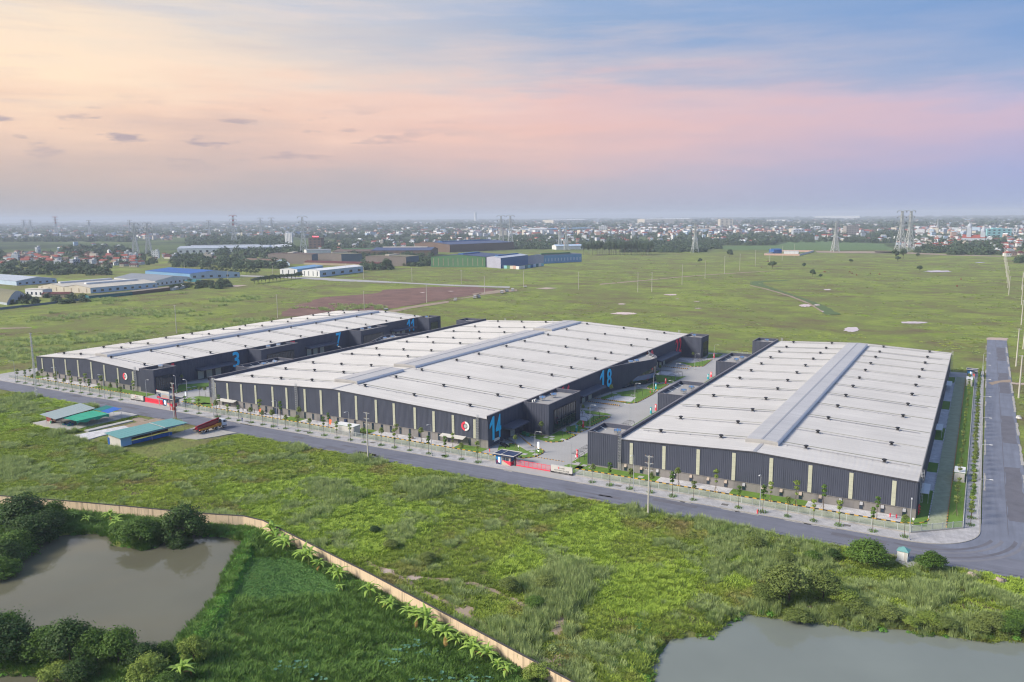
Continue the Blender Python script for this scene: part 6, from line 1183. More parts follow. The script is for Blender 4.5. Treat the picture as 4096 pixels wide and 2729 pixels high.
def cow(label, gx, gy, rz):
    T = thing('cow', label, 'cow', (gx, gy, 0.1), rz, 'brown cattle grazing in the field'); sk = {'rump': (-0.75, 0, 1.05, .3), 'belly': (-0.1, 0, 0.98, .36), 'chest': (0.55, 0, 1.05, .33), 'neck': (0.95, 0, 1.0, .2), 'head': (1.25, 0, 0.7, .15), 'muzzle': (1.42, 0, 0.42, .1)}
    legs = []
    for i, (x, s) in enumerate(((-0.75, -.2), (-0.75, .2), (0.55, -.2), (0.55, .2))):
        sk['u%d' % i] = (x + (0.1 if x < 0 else 0), s, 0.72, .15); sk['k%d' % i] = (x - (0.08 if x < 0 else -0.02), s, 0.4, .08); sk['f%d' % i] = (x, s, 0.04, .07); legs += [('rump' if x < 0 else 'chest', 'u%d' % i), ('u%d' % i, 'k%d' % i), ('k%d' % i, 'f%d' % i)]
    sk['tail'] = (-1.08, 0, 0.6, .04); ed = [('rump', 'belly'), ('belly', 'chest'), ('chest', 'neck'), ('neck', 'head'), ('head', 'muzzle'), ('rump', 'tail')] + legs; ks = list(sk)
    if 'cow' not in pm:
        me = bpy.data.meshes.new('body'); me.from_pydata([sk[k][:3] for k in ks], [(ks.index(a), ks.index(b)) for a, b in ed], []); tmp = bpy.data.objects.new('body', me); COL.objects.link(tmp); m_ = tmp.modifiers.new('s', 'SKIN')
        for i, k in enumerate(ks): me.skin_vertices[0].data[i].radius = (sk[k][3], sk[k][3]); me.skin_vertices[0].data[i].use_root = (k == 'belly')
        tmp.modifiers.new('b', 'SUBSURF').levels = 1; dg = bpy.context.evaluated_depsgraph_get(); pm['cow'] = bpy.data.meshes.new_from_object(tmp.evaluated_get(dg)); bpy.data.objects.remove(tmp); pm['cow'].materials.clear(); pm['cow'].materials.append(MT['cow_brown'])
    part('body', pm['cow'], T, scale=(1.3, 1.3, 1.3)); MB().bar((1.5, -0.05, 1.15), (1.6, -0.35, 1.35), 0.07).bar((1.5, 0.05, 1.15), (1.6, 0.35, 1.35), 0.07).build('horns', MT['offwhite'], T)
for i, (r, x, y) in enumerate(((b6, 1065, 965), (b6, 1420, 968), (b6, 1455, 985), (b6, 1520, 1010), (b6, 1713, 990), (b6, 1845, 998), (b6, 160, 898), (b6, 255, 812), (b7, 1170, 1172), (b7, 1225, 1072), (b7, 65, 1000), (b5, 570, 690))):
    gx, gy = r(x, y); cow('brown cow grazing in the far field, %s from the left' % ordinal([2, 4, 5, 6, 7, 9, 1, 3, 10, 11, 8, 0][i]), gx, gy, RNG.uniform(0, 6.28))
# ---------------------------------------------------------------- vegetation
NR = np.random.default_rng(5)
def vnoise(x, y, s, seed=0):
    """smooth value noise 0..1"""
    rg = np.random.default_rng(seed); tab = rg.random((64, 64)); u = x / s; v = y / s; i = np.floor(u).astype(int); j = np.floor(v).astype(int); fu = u - i; fv = v - j
    fu = fu * fu * (3 - 2 * fu); fv = fv * fv * (3 - 2 * fv); g_ = lambda a, b: tab[a % 64, b % 64]
    return (g_(i, j) * (1 - fu) + g_(i + 1, j) * fu) * (1 - fv) + (g_(i, j + 1) * (1 - fu) + g_(i + 1, j + 1) * fu) * fv
def fbm(x, y, s, seed=0): return 0.55 * vnoise(x, y, s, seed) + 0.3 * vnoise(x, y, s / 2.3, seed + 1) + 0.15 * vnoise(x, y, s / 5.1, seed + 2)
def inframe(x, y, mg=250):
    p = np.stack([x, y, np.full_like(x, -CAM_H)], 0); c = W2C @ p; z = -c[2]; px = 2048 + FPX * c[0] / z; py = 1364.5 - FPX * c[1] / z
    return (z > 5) & (px > -mg) & (px < 4096 + mg) & (py < 2729 + mg * 1.3) & (py > 0)
def gz_np(x, y):
    i = np.clip(np.searchsorted(_xs, x) - 1, 0, nx_ - 2); j = np.clip(np.searchsorted(_ys, y) - 1, 0, ny_ - 2); tx = (x - _xs[i]) / (_xs[i + 1] - _xs[i]); ty = (y - _ys[j]) / (_ys[j + 1] - _ys[j])
    return (GZ[j, i] * (1 - tx) + GZ[j, i + 1] * tx) * (1 - ty) + (GZ[j + 1, i] * (1 - tx) + GZ[j + 1, i + 1] * tx) * ty
def scatter(name, label, cat, x, y, z, sc, srcs, sz=None):
    """points with geometry-node instances of a few small plant meshes: ground cover nobody could count"""
    n = len(x); me = bpy.data.meshes.new(name); me.from_pydata(np.stack([x, y, z], 1).tolist(), [], [])
    a = me.attributes.new('rot', 'FLOAT_VECTOR', 'POINT'); r_ = np.zeros((n, 3), np.float32); r_[:, 2] = NR.uniform(0, 6.28, n); r_[:, 0] = NR.normal(0, 0.08, n); r_[:, 1] = NR.normal(0, 0.08, n); a.data.foreach_set('vector', r_.ravel())
    a = me.attributes.new('scl', 'FLOAT_VECTOR', 'POINT'); s_ = np.stack([sc, sc, sc if sz is None else sz], 1).astype(np.float32); a.data.foreach_set('vector', s_.ravel())
    a = me.attributes.new('idx', 'INT', 'POINT'); a.data.foreach_set('value', NR.integers(0, len(srcs), n).astype(np.int32))
    coll = bpy.data.collections.new(name + '_sources')
    for i, m in enumerate(srcs): coll.objects.link(bpy.data.objects.new('%s_source_%d' % (name, i), m))
    ng = bpy.data.node_groups.new(name, 'GeometryNodeTree'); ng.interface.new_socket('Geometry', in_out='INPUT', socket_type='NodeSocketGeometry'); ng.interface.new_socket('Geometry', in_out='OUTPUT', socket_type='NodeSocketGeometry')
    gi = ng.nodes.new('NodeGroupInput'); go = ng.nodes.new('NodeGroupOutput'); ip = ng.nodes.new('GeometryNodeInstanceOnPoints'); ci = ng.nodes.new('GeometryNodeCollectionInfo'); ci.inputs['Collection'].default_value = coll; ci.inputs['Separate Children'].default_value = True; ci.inputs['Reset Children'].default_value = True
    def at(nm, t):
        q = ng.nodes.new('GeometryNodeInputNamedAttribute'); q.data_type = t; q.inputs[0].default_value = nm; return [o for o in q.outputs if o.enabled and o.name == 'Attribute'][0]
    ip.inputs['Pick Instance'].default_value = True
    ng.links.new(gi.outputs[0], ip.inputs['Points']); ng.links.new(ci.outputs[0], ip.inputs['Instance']); ng.links.new(at('idx', 'INT'), ip.inputs['Instance Index'])
    e2r = ng.nodes.new('FunctionNodeEulerToRotation'); ng.links.new(at('rot', 'FLOAT_VECTOR'), e2r.inputs[0]); ng.links.new(e2r.outputs[0], ip.inputs['Rotation']); ng.links.new(at('scl', 'FLOAT_VECTOR'), ip.inputs['Scale']); ng.links.new(ip.outputs[0], go.inputs[0])
    o = new_obj(name, me); md = o.modifiers.new('scatter', 'NODES'); md.node_group = ng
    return tag(o, label, cat, kind='stuff')
def blades(seed, n, r, h, lean, w, m, bend=0.5):
    rg = random.Random(seed); b = MB()
    for k in range(n):
        a = rg.uniform(0, 6.28); q = r * math.sqrt(rg.random()); x, y = q * math.cos(a), q * math.sin(a); hh = h * rg.uniform(0.55, 1.0); la = a + rg.uniform(-0.8, 0.8); l = lean * hh * rg.uniform(0.3, 1.0); wx, wy = -math.sin(la) * w / 2, math.cos(la) * w / 2
        mx, my = x + math.cos(la) * l * (1 - bend), y + math.sin(la) * l * (1 - bend); tx, ty = x + math.cos(la) * l * 1.3, y + math.sin(la) * l * 1.3
        b.add([(x - wx, y - wy, -0.05), (x + wx, y + wy, -0.05), (mx + wx * .8, my + wy * .8, hh * 0.62), (mx - wx * .8, my - wy * .8, hh * 0.62), (tx, ty, hh * (1.0 if bend < .6 else 0.85))], [(0, 1, 2, 3), (3, 2, 4)])
    return b.mesh('tuft', MT[m])
def leafblob(seed, n, rx, rz, size, m, flat=0.0):
    rg = random.Random(seed); b = MB()
    for k in range(n):
        v = Vector((rg.gauss(0, 1), rg.gauss(0, 1), abs(rg.gauss(0, 1)) * 0.9)).normalized(); q = rg.uniform(0.55, 1.0); p = Vector((v.x * rx * q, v.y * rx * q, v.z * rz * q))
        nrm = (v + Vector((rg.gauss(0, .5), rg.gauss(0, .5), rg.gauss(0.4, .5)))).normalized(); u = nrm.orthogonal().normalized(); w = nrm.cross(u); s = size * rg.uniform(0.6, 1.2); t = rg.uniform(0, 6.28); u2 = u * math.cos(t) + w * math.sin(t); w2 = nrm.cross(u2)
        b.quad(*[tuple(p + u2 * a * s + w2 * c * s * 0.62) for a, c in ((-1, 0), (0, -1), (1, 0), (0, 1))])
    return b.mesh('leaf_clump', MT[m])
SHORT = [blades(10 + i, 46, 0.75, 0.42, 0.9, 0.10, 'grass_short') for i in range(3)]; LIME = [blades(20 + i, 46, 0.75, 0.5, 0.9, 0.11, 'grass_lime') for i in range(2)]
TALL = [blades(30 + i, 60, 0.75, 1.45, 0.42, 0.075, 'grass_tall', 0.4) for i in range(3)]; LUSH = [blades(40 + i, 56, 0.8, 0.85, 0.75, 0.09, 'grass_lush') for i in range(3)]
BUSH = [leafblob(50 + i, 120, 0.9, 1.1, 0.14, 'leaf_olive') for i in range(2)] + [leafblob(53, 120, 0.9, 0.7, 0.15, 'grass_tall')]; VINE = [leafblob(60 + i, 80, 0.8, 0.55, 0.17, 'leaf_vine') for i in range(3)]; WEED = [leafblob(70 + i, 60, 0.8, 0.22, 0.15, 'weed_mat') for i in range(2)]
FARTUFT = [blades(80 + i, 40, 1.2, 0.55, 0.8, 0.2, 'grass_short') for i in range(2)] + [blades(83, 40, 1.0, 0.8, 0.6, 0.18, 'grass_tall')]
WALL = [(-232, 97.0), (-212.6, 102.7), (-194.0, 108.9), (-176.3, 114.2), (-158.4, 119.3), (-146.6, 123.6), (-140.4, 123.9), (-117.3, 118.4), (-100.8, 114.5), (-88.7, 111.3), (-70.1, 106.3), (-58.5, 103.2), (-48, 100.4), (-30, 95.5)]
def wall_y(x): return np.interp(x, [p[0] for p in WALL], [p[1] for p in WALL])
def dmin(x, y): return np.minimum(np.minimum(sdist(x, y, POND1), sdist(x, y, POND2)), sdist(x, y, POND3))
N = 60000; X = NR.uniform(-350, 22, N); Y = NR.uniform(78, 179.6, N); keep = inframe(X, Y) & (Y > wall_y(X) + 0.7) & (dmin(X, Y) > 0.2)
for a in ((-290, -265.8, 152, 181), (-264, -246, 149, 181), (-241, -213, 147.5, 181), (-12, -8.4, 176.8, 181)): keep &= ~((X > a[0]) & (X < a[1]) & (Y > a[2]) & (Y < a[3]))
for bp_ in BARE: keep &= (sdist(X, Y, bp_) > 0.15) | (NR.random(N) < 0.12)
X, Y = X[keep], Y[keep]; nz1 = fbm(X, Y, 26, 3); nz2 = fbm(X + 200, Y, 15, 9); nz3 = fbm(X, Y + 300, 44, 21); dens = NR.random(len(X)); Zg = gz_np(X, Y)
is_tall = ((nz2 > 0.585) & (dens < 0.5)) | ((fbm(X + 40, Y + 90, 7, 41) > 0.66) & (dens < 0.6)); is_lime = (nz3 > 0.59) & ~is_tall; sparse = (nz1 < 0.32) & (dens > 0.45); rest = ~is_tall & ~is_lime & ~sparse
S = lambda n, a, b: NR.uniform(a, b, n)
k = rest; scatter('meadow_grass', 'short green and yellow-green grass covering the near meadow', 'grass', X[k], Y[k], Zg[k], S(k.sum(), 0.8, 1.6), SHORT, S(k.sum(), 0.6, 1.5))
k = is_lime; scatter('lime_grass', 'patches of bright lime-green grass in the near meadow', 'grass', X[k], Y[k], Zg[k], S(k.sum(), 0.9, 1.7), LIME, S(k.sum(), 0.7, 1.4))
k = is_tall; hs = 0.6 + 1.1 * np.clip((nz2[k] - 0.58) * 6, 0, 1); scatter('tall_grass', 'feathery tall grass standing in clumps across the meadow', 'grass', X[k], Y[k], Zg[k], S(k.sum(), 0.8, 1.5), TALL, hs * S(k.sum(), 0.7, 1.2))
hx, hy = [], []
for (ax, ay), (bx, by) in zip(WALL[6:12], WALL[7:13]):
    q = int(math.hypot(bx - ax, by - ay) * 7); t = NR.random(q); hx += list(ax + (bx - ax) * t + NR.normal(-0.4, 0.5, q)); hy += list(ay + (by - ay) * t - 1.9 + NR.normal(0, 0.55, q))
hx, hy = np.array(hx), np.array(hy); scatter('wall_foot_growth', 'tangle of leafy growth along the foot of the boundary wall', 'undergrowth', hx, hy, gz_np(hx, hy), S(len(hx), 0.5, 1.25), [leafblob(95, 100, 0.8, 0.8, 0.16, 'leaf_vine'), leafblob(96, 100, 0.8, 0.9, 0.15, 'leaf_mid'), LUSH[0]])
REED = [PL(r8, [(0, 380), (420, 420), (900, 560), (900, 690), (300, 740), (0, 720)]), PL(r8, [(560, 1010), (900, 1010), (1400, 1060), (2354, 1100), (2354, 1230), (1500, 1150), (800, 1090)]), PL(r7, [(1850, 760), (2354, 700), (2500, 900), (2354, 1040), (1950, 980)]), PL(r7, [(1000, 480), (1300, 560), (1400, 700), (1150, 640)])]
X = NR.uniform(-70, 14, 5200); Y = NR.uniform(105, 180, 5200); k = np.zeros(5200, bool)
for rp_ in REED: k |= sdist(X, Y, rp_) < 1.0
k &= (dmin(X, Y) > 0.5) & (Y < 179) & (fbm(X, Y, 5, 61) > 0.36); scatter('reed_bank', 'tall pale reeds and grass above the right pond and below the road', 'reeds', X[k], Y[k], gz_np(X[k], Y[k]), S(k.sum(), 0.7, 1.3), TALL + [BUSH[0]], S(k.sum(), 0.8, 1.5))
n = 300; X = NR.uniform(-330, 15, n); Y = NR.uniform(84, 178, n); k = inframe(X, Y) & (Y > wall_y(X) + 1.5) & (dmin(X, Y) > 1.0) & (fbm(X + 80, Y, 30, 33) > 0.5) & ~((X < -212) & (X > -290) & (Y > 147)); X, Y = X[k], Y[k]
scatter('scrub', 'low leafy weeds and scrub dotted over the meadow', 'scrub', X, Y, gz_np(X, Y), S(len(X), 0.5, 1.5), BUSH)
# below the wall: lush grass, water weed, vines on the dike
N = 16000; X = NR.uniform(-215, -40, N); Y = NR.uniform(50, 124, N); k = inframe(X, Y) & (Y < wall_y(X) - 0.8) & (dmin(X, Y) > 0.35); X, Y = X[k], Y[k]; Zg = gz_np(X, Y)
WEEDP = PL(r7, [(0, 560), (60, 610), (300, 620), (520, 700), (700, 860), (680, 900), (300, 900), (60, 950), (-80, 900), (-200, 1100), (-330, 1300), (-240, 1000), (-100, 760)]); w_ = sdist(X, Y, WEEDP) < 0
k = ~w_; nn = fbm(X[k], Y[k], 9, 55); scatter('bank_grass', 'lush dark green grass below the boundary wall', 'grass', X[k], Y[k], Zg[k], S(k.sum(), 0.9, 1.6), LUSH, (0.6 + 1.0 * nn) * S(k.sum(), 0.7, 1.3))
X2 = NR.uniform(-140, -95, 9000); Y2 = NR.uniform(80, 124, 9000); k = (sdist(X2, Y2, WEEDP) < 0.5); scatter('water_weed', 'flat mat of green water weed between dike and wall', 'weed', X2[k], Y2[k], gz_np(X2[k], Y2[k]), S(k.sum(), 0.7, 1.3), WEED)
dx, dy = [], []
for (ax, ay), (bx, by) in zip(DIKE[:-1], DIKE[1:]):
    q = int(math.hypot(bx - ax, by - ay) * 16); t = NR.random(q); dx += list(ax + (bx - ax) * t + NR.normal(0, 0.75, q)); dy += list(ay + (by - ay) * t + NR.normal(0, 0.75, q))
for (ax, ay), (bx, by) in zip(*(lambda p: (p[:-1], p[1:]))(PL(r6, [(1420, 400), (1600, 410), (1900, 430), (1960, 480)]))):
    q = int(math.hypot(bx - ax, by - ay) * 22); t = NR.random(q); dx += list(ax + (bx - ax) * t + NR.normal(0, 0.9, q)); dy += list(ay + (by - ay) * t + NR.normal(0, 0.9, q))
dx, dy = np.array(dx), np.array(dy); scatter('dike_vines', 'bright green creepers covering the narrow dike beside the pond', 'vines', dx, dy, np.maximum(gz_np(dx, dy), -0.6), S(len(dx), 0.6, 1.2), VINE)
n = 9000; X = NR.uniform(-190, 30, n); Y = NR.uniform(58, 160, n); d_ = dmin(X, Y) + 1.1 * (fbm(X, Y, 4, 78) - 0.5); k = inframe(X, Y) & (d_ > -0.5) & (d_ < 1.0) & (fbm(X, Y, 9, 77) > 0.40); scatter('bank_weed', 'dark leafy weeds along the pond edges', 'weed', X[k], Y[k], np.maximum(gz_np(X[k], Y[k]), -0.62), S(k.sum(), 0.5, 1.2), [VINE[0], leafblob(91, 90, 0.8, 0.6, 0.15, 'leaf_mid')])
FLOAT = [G(x, y, -0.55) for x, y in ((2440, 2560), (2560, 2480), (2640, 2520), (2660, 2570), (2620, 2640), (2590, 2720), (2450, 2680))]; X = NR.uniform(-50, -25, 2500); Y = NR.uniform(105, 145, 2500); k = sdist(X, Y, FLOAT) < 0; scatter('floating_weed', 'dark floating weed at the left end of the right pond', 'weed', X[k], Y[k], np.maximum(gz_np(X[k], Y[k]), -0.6), S(k.sum(), 0.6, 1.0), WEED)
def lotus(seed):
    rg = random.Random(seed); m = MB(); k = 9; z = rg.uniform(0.35, 0.8); m.add([(0, 0, z - 0.08)] + [(0.42 * math.cos(6.283 * i / k), 0.42 * math.sin(6.283 * i / k), z + rg.uniform(-.05, .08)) for i in range(k)], [(0, i + 1, (i + 1) % k + 1) for i in range(k)]); m.bar((0, 0, -0.1), (0, 0, z - 0.08), 0.03); return m.mesh('lotus_leaf', MT['lotus_leaf'])
LOT = PL(r7, [(1150, 1250), (1500, 1230), (1700, 1420), (1850, 1560), (1400, 1600), (600, 1600), (100, 1500), (200, 1400), (900, 1420)]); X = NR.uniform(-115, -50, 6000); Y = NR.uniform(80, 108, 6000); k = (sdist(X, Y, LOT) < 0) & (fbm(X, Y, 7, 71) > 0.55) & (NR.random(6000) < 0.5); scatter('lotus_leaves', 'round blue-green lotus leaves in the wet hollow at the bottom', 'lotus', X[k], Y[k], gz_np(X[k], Y[k]) + 0.25, S(k.sum(), 0.45, 0.8), [lotus(1), lotus(2), lotus(3)])
# coarse tufts over the open fields behind and left
N = 42000; px = NR.uniform(-100, 4200, N); py = 1010 + 720 * NR.random(N) ** 1.35; P0 = [(_ray(a, b) @ W2C) for a, b in zip(px, py)]; D_ = np.array(P0); t_ = -CAM_H / D_[:, 2]; X = D_[:, 0] * t_; Y = D_[:, 1] * t_
k = ~((X > -400) & (X < 16) & (Y > 176) & (Y < 416)) & (np.hypot(X, Y) < 1350) & (sdist(X, Y, SOIL) > 2) & (Y > 176) & ~((X > 3) & (X < 16) & (Y < 540)) & ~((Y < 197) & (X > -640)); LEFTB = [b1(0, 1415), b1(600, 1350), b1(1190, 1270), b1(2300, 1180), b2(1080, 1095), b2(1220, 960), b2(2000, 990), b3(900, 930), b3(1765, 850), b4(680, 868), b4(930, 872), b4(1300, 800), b4(1770, 765), b5(0, 690), b5(1200, 640), b6(900, 660), b7(600, 690), b7(1800, 740), (60, 1100), (60, 1500), (-400, 4000), (-4000, 3000), (-1500, 300)]
k &= sdist(X, Y, LEFTB) > 0; fn = fbm(X, Y, 45, 91); k &= (fn > 0.46) & (NR.random(N) < 0.3); X, Y = X[k], Y[k]; dd = np.hypot(X, Y) / 500
scatter('field_grass', 'rough grass tufts over the wide fields behind the warehouses', 'grass', X, Y, gz_np(X, Y), S(len(X), 0.7, 1.3) * (0.8 + 0.6 * dd), FARTUFT, S(len(X), 0.25, 0.6) * (0.8 + 0.2 * dd))
X = NR.uniform(-700, -380, 5200); Y = NR.uniform(200, 520, 5200); k = inframe(X, Y) & (sdist(X, Y, LEFTB) > 3) & (fbm(X, Y, 48, 17) > 0.60) & (X < -402); scatter('reed_clumps', 'grey-green reed clumps in the field left of the warehouses', 'reeds', X[k], Y[k], gz_np(X[k], Y[k]), S(k.sum(), 1.4, 2.6), TALL, S(k.sum(), 1.0, 1.7))
# ---------------------------------------------------------------- trees
def tree_meshes(seed, h, r, leaf='leaf_mid', n=2600, size=0.26, trunk=0.3, lobes=9, zlow=0.22, droop=0.0, tr=0.16):
    rg = random.Random(seed); T_ = MB(); C_ = MB(); cz = h * (zlow + 1) / 2; hz_ = h * (1 - zlow) / 2; L_ = []
    T_.cyl((0, 0, -0.3), (rg.uniform(-.2, .2), rg.uniform(-.2, .2), h * trunk), tr, tr * 0.75, 8)
    for k in range(lobes):
        a = 6.283 * k / lobes * 1.618 * 2 + rg.uniform(-.3, .3); q = math.sqrt((k + 0.5) / lobes); zz = cz + hz_ * (0.85 - 1.35 * q * rg.uniform(0.5, 1.05)) * 0.8; lr = r * rg.uniform(0.26, 0.52) * (1.1 - 0.3 * q)
        c = Vector((r * 0.70 * q * math.cos(a), r * 0.70 * q * math.sin(a), max(zz, h * zlow + lr * 0.4))); L_.append((c, lr)); st = Vector((0, 0, h * trunk * rg.uniform(0.7, 1.0))); mid = st.lerp(c, 0.5) + Vector((0, 0, 0.15 * h * 0.2)); T_.cyl(st, mid, tr * 0.55, tr * 0.38, 6, False); T_.cyl(mid, c, tr * 0.38, tr * 0.12, 5, False)
    tot = sum(l[1] ** 2 for l in L_)
    for c, lr in L_:
        for k in range(int(n * lr * lr / tot)):
            v = Vector((rg.gauss(0, 1), rg.gauss(0, 1), rg.gauss(0, 1))).normalized(); q = lr * (0.55 + 0.5 * rg.random() ** 0.6 + (rg.random() * 0.55 if rg.random() < 0.14 else 0)) * (1 + 0.30 * math.sin(v.x * 7 + v.z * 5 + seed) * math.sin(v.y * 6 + seed)); p = c + Vector((v.x * q, v.y * q, v.z * q * 0.82)); p.z -= droop * (p.x ** 2 + p.y ** 2) / r / r * h * 0.25
            if p.z < h * 0.08: continue
            nrm = (v + Vector((rg.gauss(0, .55), rg.gauss(0, .55), rg.gauss(0.35, .5)))).normalized(); u = nrm.orthogonal().normalized(); w = nrm.cross(u); s = size * rg.uniform(0.5, 1.45); t = rg.uniform(0, 6.28); u2 = u * math.cos(t) + w * math.sin(t); w2 = nrm.cross(u2)
            C_.quad(*[tuple(p + u2 * a * s + w2 * b * s * 0.6) for a, b in ((-1, 0), (0, -1), (1, 0), (0, 1))])
    return T_.mesh('trunk', MT['bark']), C_.mesh('crown', MT[leaf])
_tc = {}
def tree(name, label, x, y, h, r, key, cat='tree', group=None, z=None, **kw):
    """trees of one kind share their two meshes; each is scaled and turned on its own"""
    if key not in _tc: _tc[key] = (tree_meshes(hash(key) % 999 if not isinstance(key, int) else key, 8.0, 4.0, **kw))
    tm, cm_ = _tc[key]; T = thing(name, label, cat, (x, y, ground_z(x, y) if z is None else z), RNG.uniform(0, 6.28), group); T.scale = (r / 4.0, r / 4.0, h / 8.0); part('trunk', tm, T); part('crown', cm_, T); return T
BIG = dict(n=7000, size=0.19)
for lab, (x, y), h, r, key, kw in (('big dark domed tree on the far bank of the left pond', (-153.6, 112.4), 9.8, 5.6, 201, dict(leaf='leaf_dark', lobes=18, zlow=-0.05, **BIG)), ('feathery green shrub leaning over the left pond beside the domed tree', (-160.0, 105.6), 5.6, 5.4, 202, dict(leaf='leaf_mid', droop=0.6, lobes=15, zlow=0.0, **BIG)), ('broad dark tree at the left frame edge above the pond', (-181.5, 93.0), 8.4, 6.0, 203, dict(leaf='leaf_dark', lobes=19, zlow=-0.06, **BIG)),
    ('dark tree behind the broad one at the left frame edge', (-191, 97), 8.6, 6.0, 203, {}), ('dark waterside tree left of the pond, nearest the water', (-178.5, 88.0), 7.0, 5.0, 204, dict(leaf='leaf_mid', lobes=18, zlow=-0.06, **BIG)), ('tall tree in front of the boundary wall on the left', (-187.5, 102.0), 6.0, 3.4, 204, {}),
    ('round green tree in the bottom left corner bank', (-125.0, 68.5), 7.8, 4.3, 205, dict(leaf='leaf_dark', lobes=18, zlow=-0.04, **BIG)), ('olive-green tree on the bottom bank right of the round one', (-117.0, 71.8), 6.6, 3.7, 206, dict(leaf='leaf_mid', lobes=17, zlow=-0.04, **BIG)), ('yellow-green tree at the bottom frame edge', (-108.4, 71.0), 5.0, 3.6, 207, dict(leaf='leaf_light', lobes=9, zlow=0.02, **BIG)),
    ('dark tree in the bottom left corner', (-134.5, 64.6), 6.6, 4.6, 201, {}), ('dark tree at the left end of the bottom bank', (-141.5, 66.5), 7.2, 4.4, 204, {}), ('pale green tree at the foot of the dike', (-107.2, 78.6), 5.0, 2.7, 207, {}), ('small dark tree leaning over the water on the bottom bank', (-112.6, 77.0), 3.0, 2.2, 202, {}), ('low tree below the round one on the bottom bank', (-118.5, 66.0), 4.2, 3.0, 205, {}), ('low bushy tree at the bottom frame edge near the lotus', (-103.0, 70.5), 3.8, 2.8, 206, {}),
    ('spreading tree at the road edge left of the kiosk', (-16.4, 172.8), 6.0, 4.7, 208, dict(leaf='leaf_mid', droop=0.5, lobes=16, zlow=0.04, **BIG)), ('smaller tree at the road edge right of the kiosk', (-4.6, 175.3), 4.8, 3.2, 208, {}), ('wide airy tree above the right pond', (-27.0, 147.5), 7.6, 4.8, 209, dict(leaf='leaf_olive', lobes=17, zlow=0.12, **BIG)), ('airy tree beside the wide one above the right pond', (-21.6, 151.8), 6.2, 3.8, 209, {}),
    ('pale yellow-green small tree above the right pond', (-17.6, 150.6), 4.2, 2.6, 207, {}), ('dark green bush left of the road-edge tree', (-23.0, 172.0), 2.4, 1.8, 201, {}), ('rounded bush against the end of the boundary wall', (-55.4, 101.6), 3.2, 2.5, 207, {}),
    ('dark tree filling the bottom left bank, second from the corner', (-130.0, 67.4), 6.0, 4.0, 204, {}), ('olive tree between the round tree and the olive one on the bottom bank', (-121.0, 70.6), 6.4, 3.6, 206, {}), ('dark tree behind the yellow-green one at the bottom', (-112.5, 73.2), 4.6, 3.2, 201, {}), ('dark tree at the very corner of the frame, bottom left', (-138.0, 62.6), 7.6, 4.8, 203, {}), ('low green tree at the bottom edge below the round one', (-121.8, 64.8), 4.8, 3.4, 207, {}), ('dark green tree left of the pond below the broad one', (-175.6, 84.6), 7.0, 4.6, 203, {}),
    ('tree at the left frame edge beside the pond, lowest of the group', (-170.5, 81.0), 5.5, 4.2, 204, {}), ('bushy tree between the left tree group and the banana plants', (-183.0, 98.6), 6.0, 4.0, 205, {}), ('green shrub mass between domed tree and wall', (-158.5, 110.5), 4.6, 4.2, 204, {}), ('low waterside shrub below the domed tree', (-151.5, 109.6), 3.4, 3.0, 201, {}), ('shrub on the far bank left of the leaning one', (-167.5, 106.2), 3.0, 3.2, 202, {})):
    tree('tree', lab, x, y, h, r, key, **kw)
for i, (r, x, y, h, w, key) in enumerate(((r8, 660, 1085, 2.6, 2.8, 209), (r8, 960, 1075, 2.0, 2.2, 209), (r8, 1210, 1080, 2.2, 2.6, 209), (r8, 1500, 1140, 2.2, 2.0, 207), (r8, 2010, 1180, 2.2, 2.2, 209), (r8, 2230, 1190, 2.6, 2.4, 206), (r8, 1900, 1150, 1.4, 1.3, 209), (r8, 560, 650, 2.0, 2.4, 209), (r8, 760, 640, 2.2, 2.0, 206), (r7, 2230, 860, 2.8, 2.6, 209), (r7, 1950, 880, 2.8, 2.4, 209), (r7, 2140, 1000, 2.4, 2.2, 206), (r7, 1060, 560, 2.2, 2.0, 209), (r7, 1330, 660, 2.4, 2.2, 209), (r7, 940, 430, 1.6, 1.5, 201), (r8, 420, 960, 3.4, 3.4, 209), (r8, 1090, 1045, 2.8, 3.0, 209), (r8, 1350, 1095, 2.6, 2.8, 209), (r8, 1650, 1130, 2.4, 2.6, 207), (r8, 1780, 1165, 2.2, 2.4, 209), (r8, 2120, 1165, 2.8, 3.0, 209), (r8, 2330, 1150, 3.0, 3.2, 206), (r8, 330, 560, 2.8, 2.8, 209))):
    gx, gy = r(x, y); tree('shrub', ('grey-green shrub on the bank of the right pond, %s from the left' % ordinal([0, 1, 2, 3, 5, 6, 4][i])) if i < 7 else ('wispy shrub in the near meadow, %s from the right' % ordinal([3, 2, 0, 1, 4, 6, 5, 7][i - 7]) if i < 15 else 'broad grey-green shrub above the right pond, %s from the left' % ordinal([1, 2, 3, 4, 5, 6, 7, 0][i - 15])), gx, gy, h, w, key, 'shrub', 'shrubs in the near meadow')
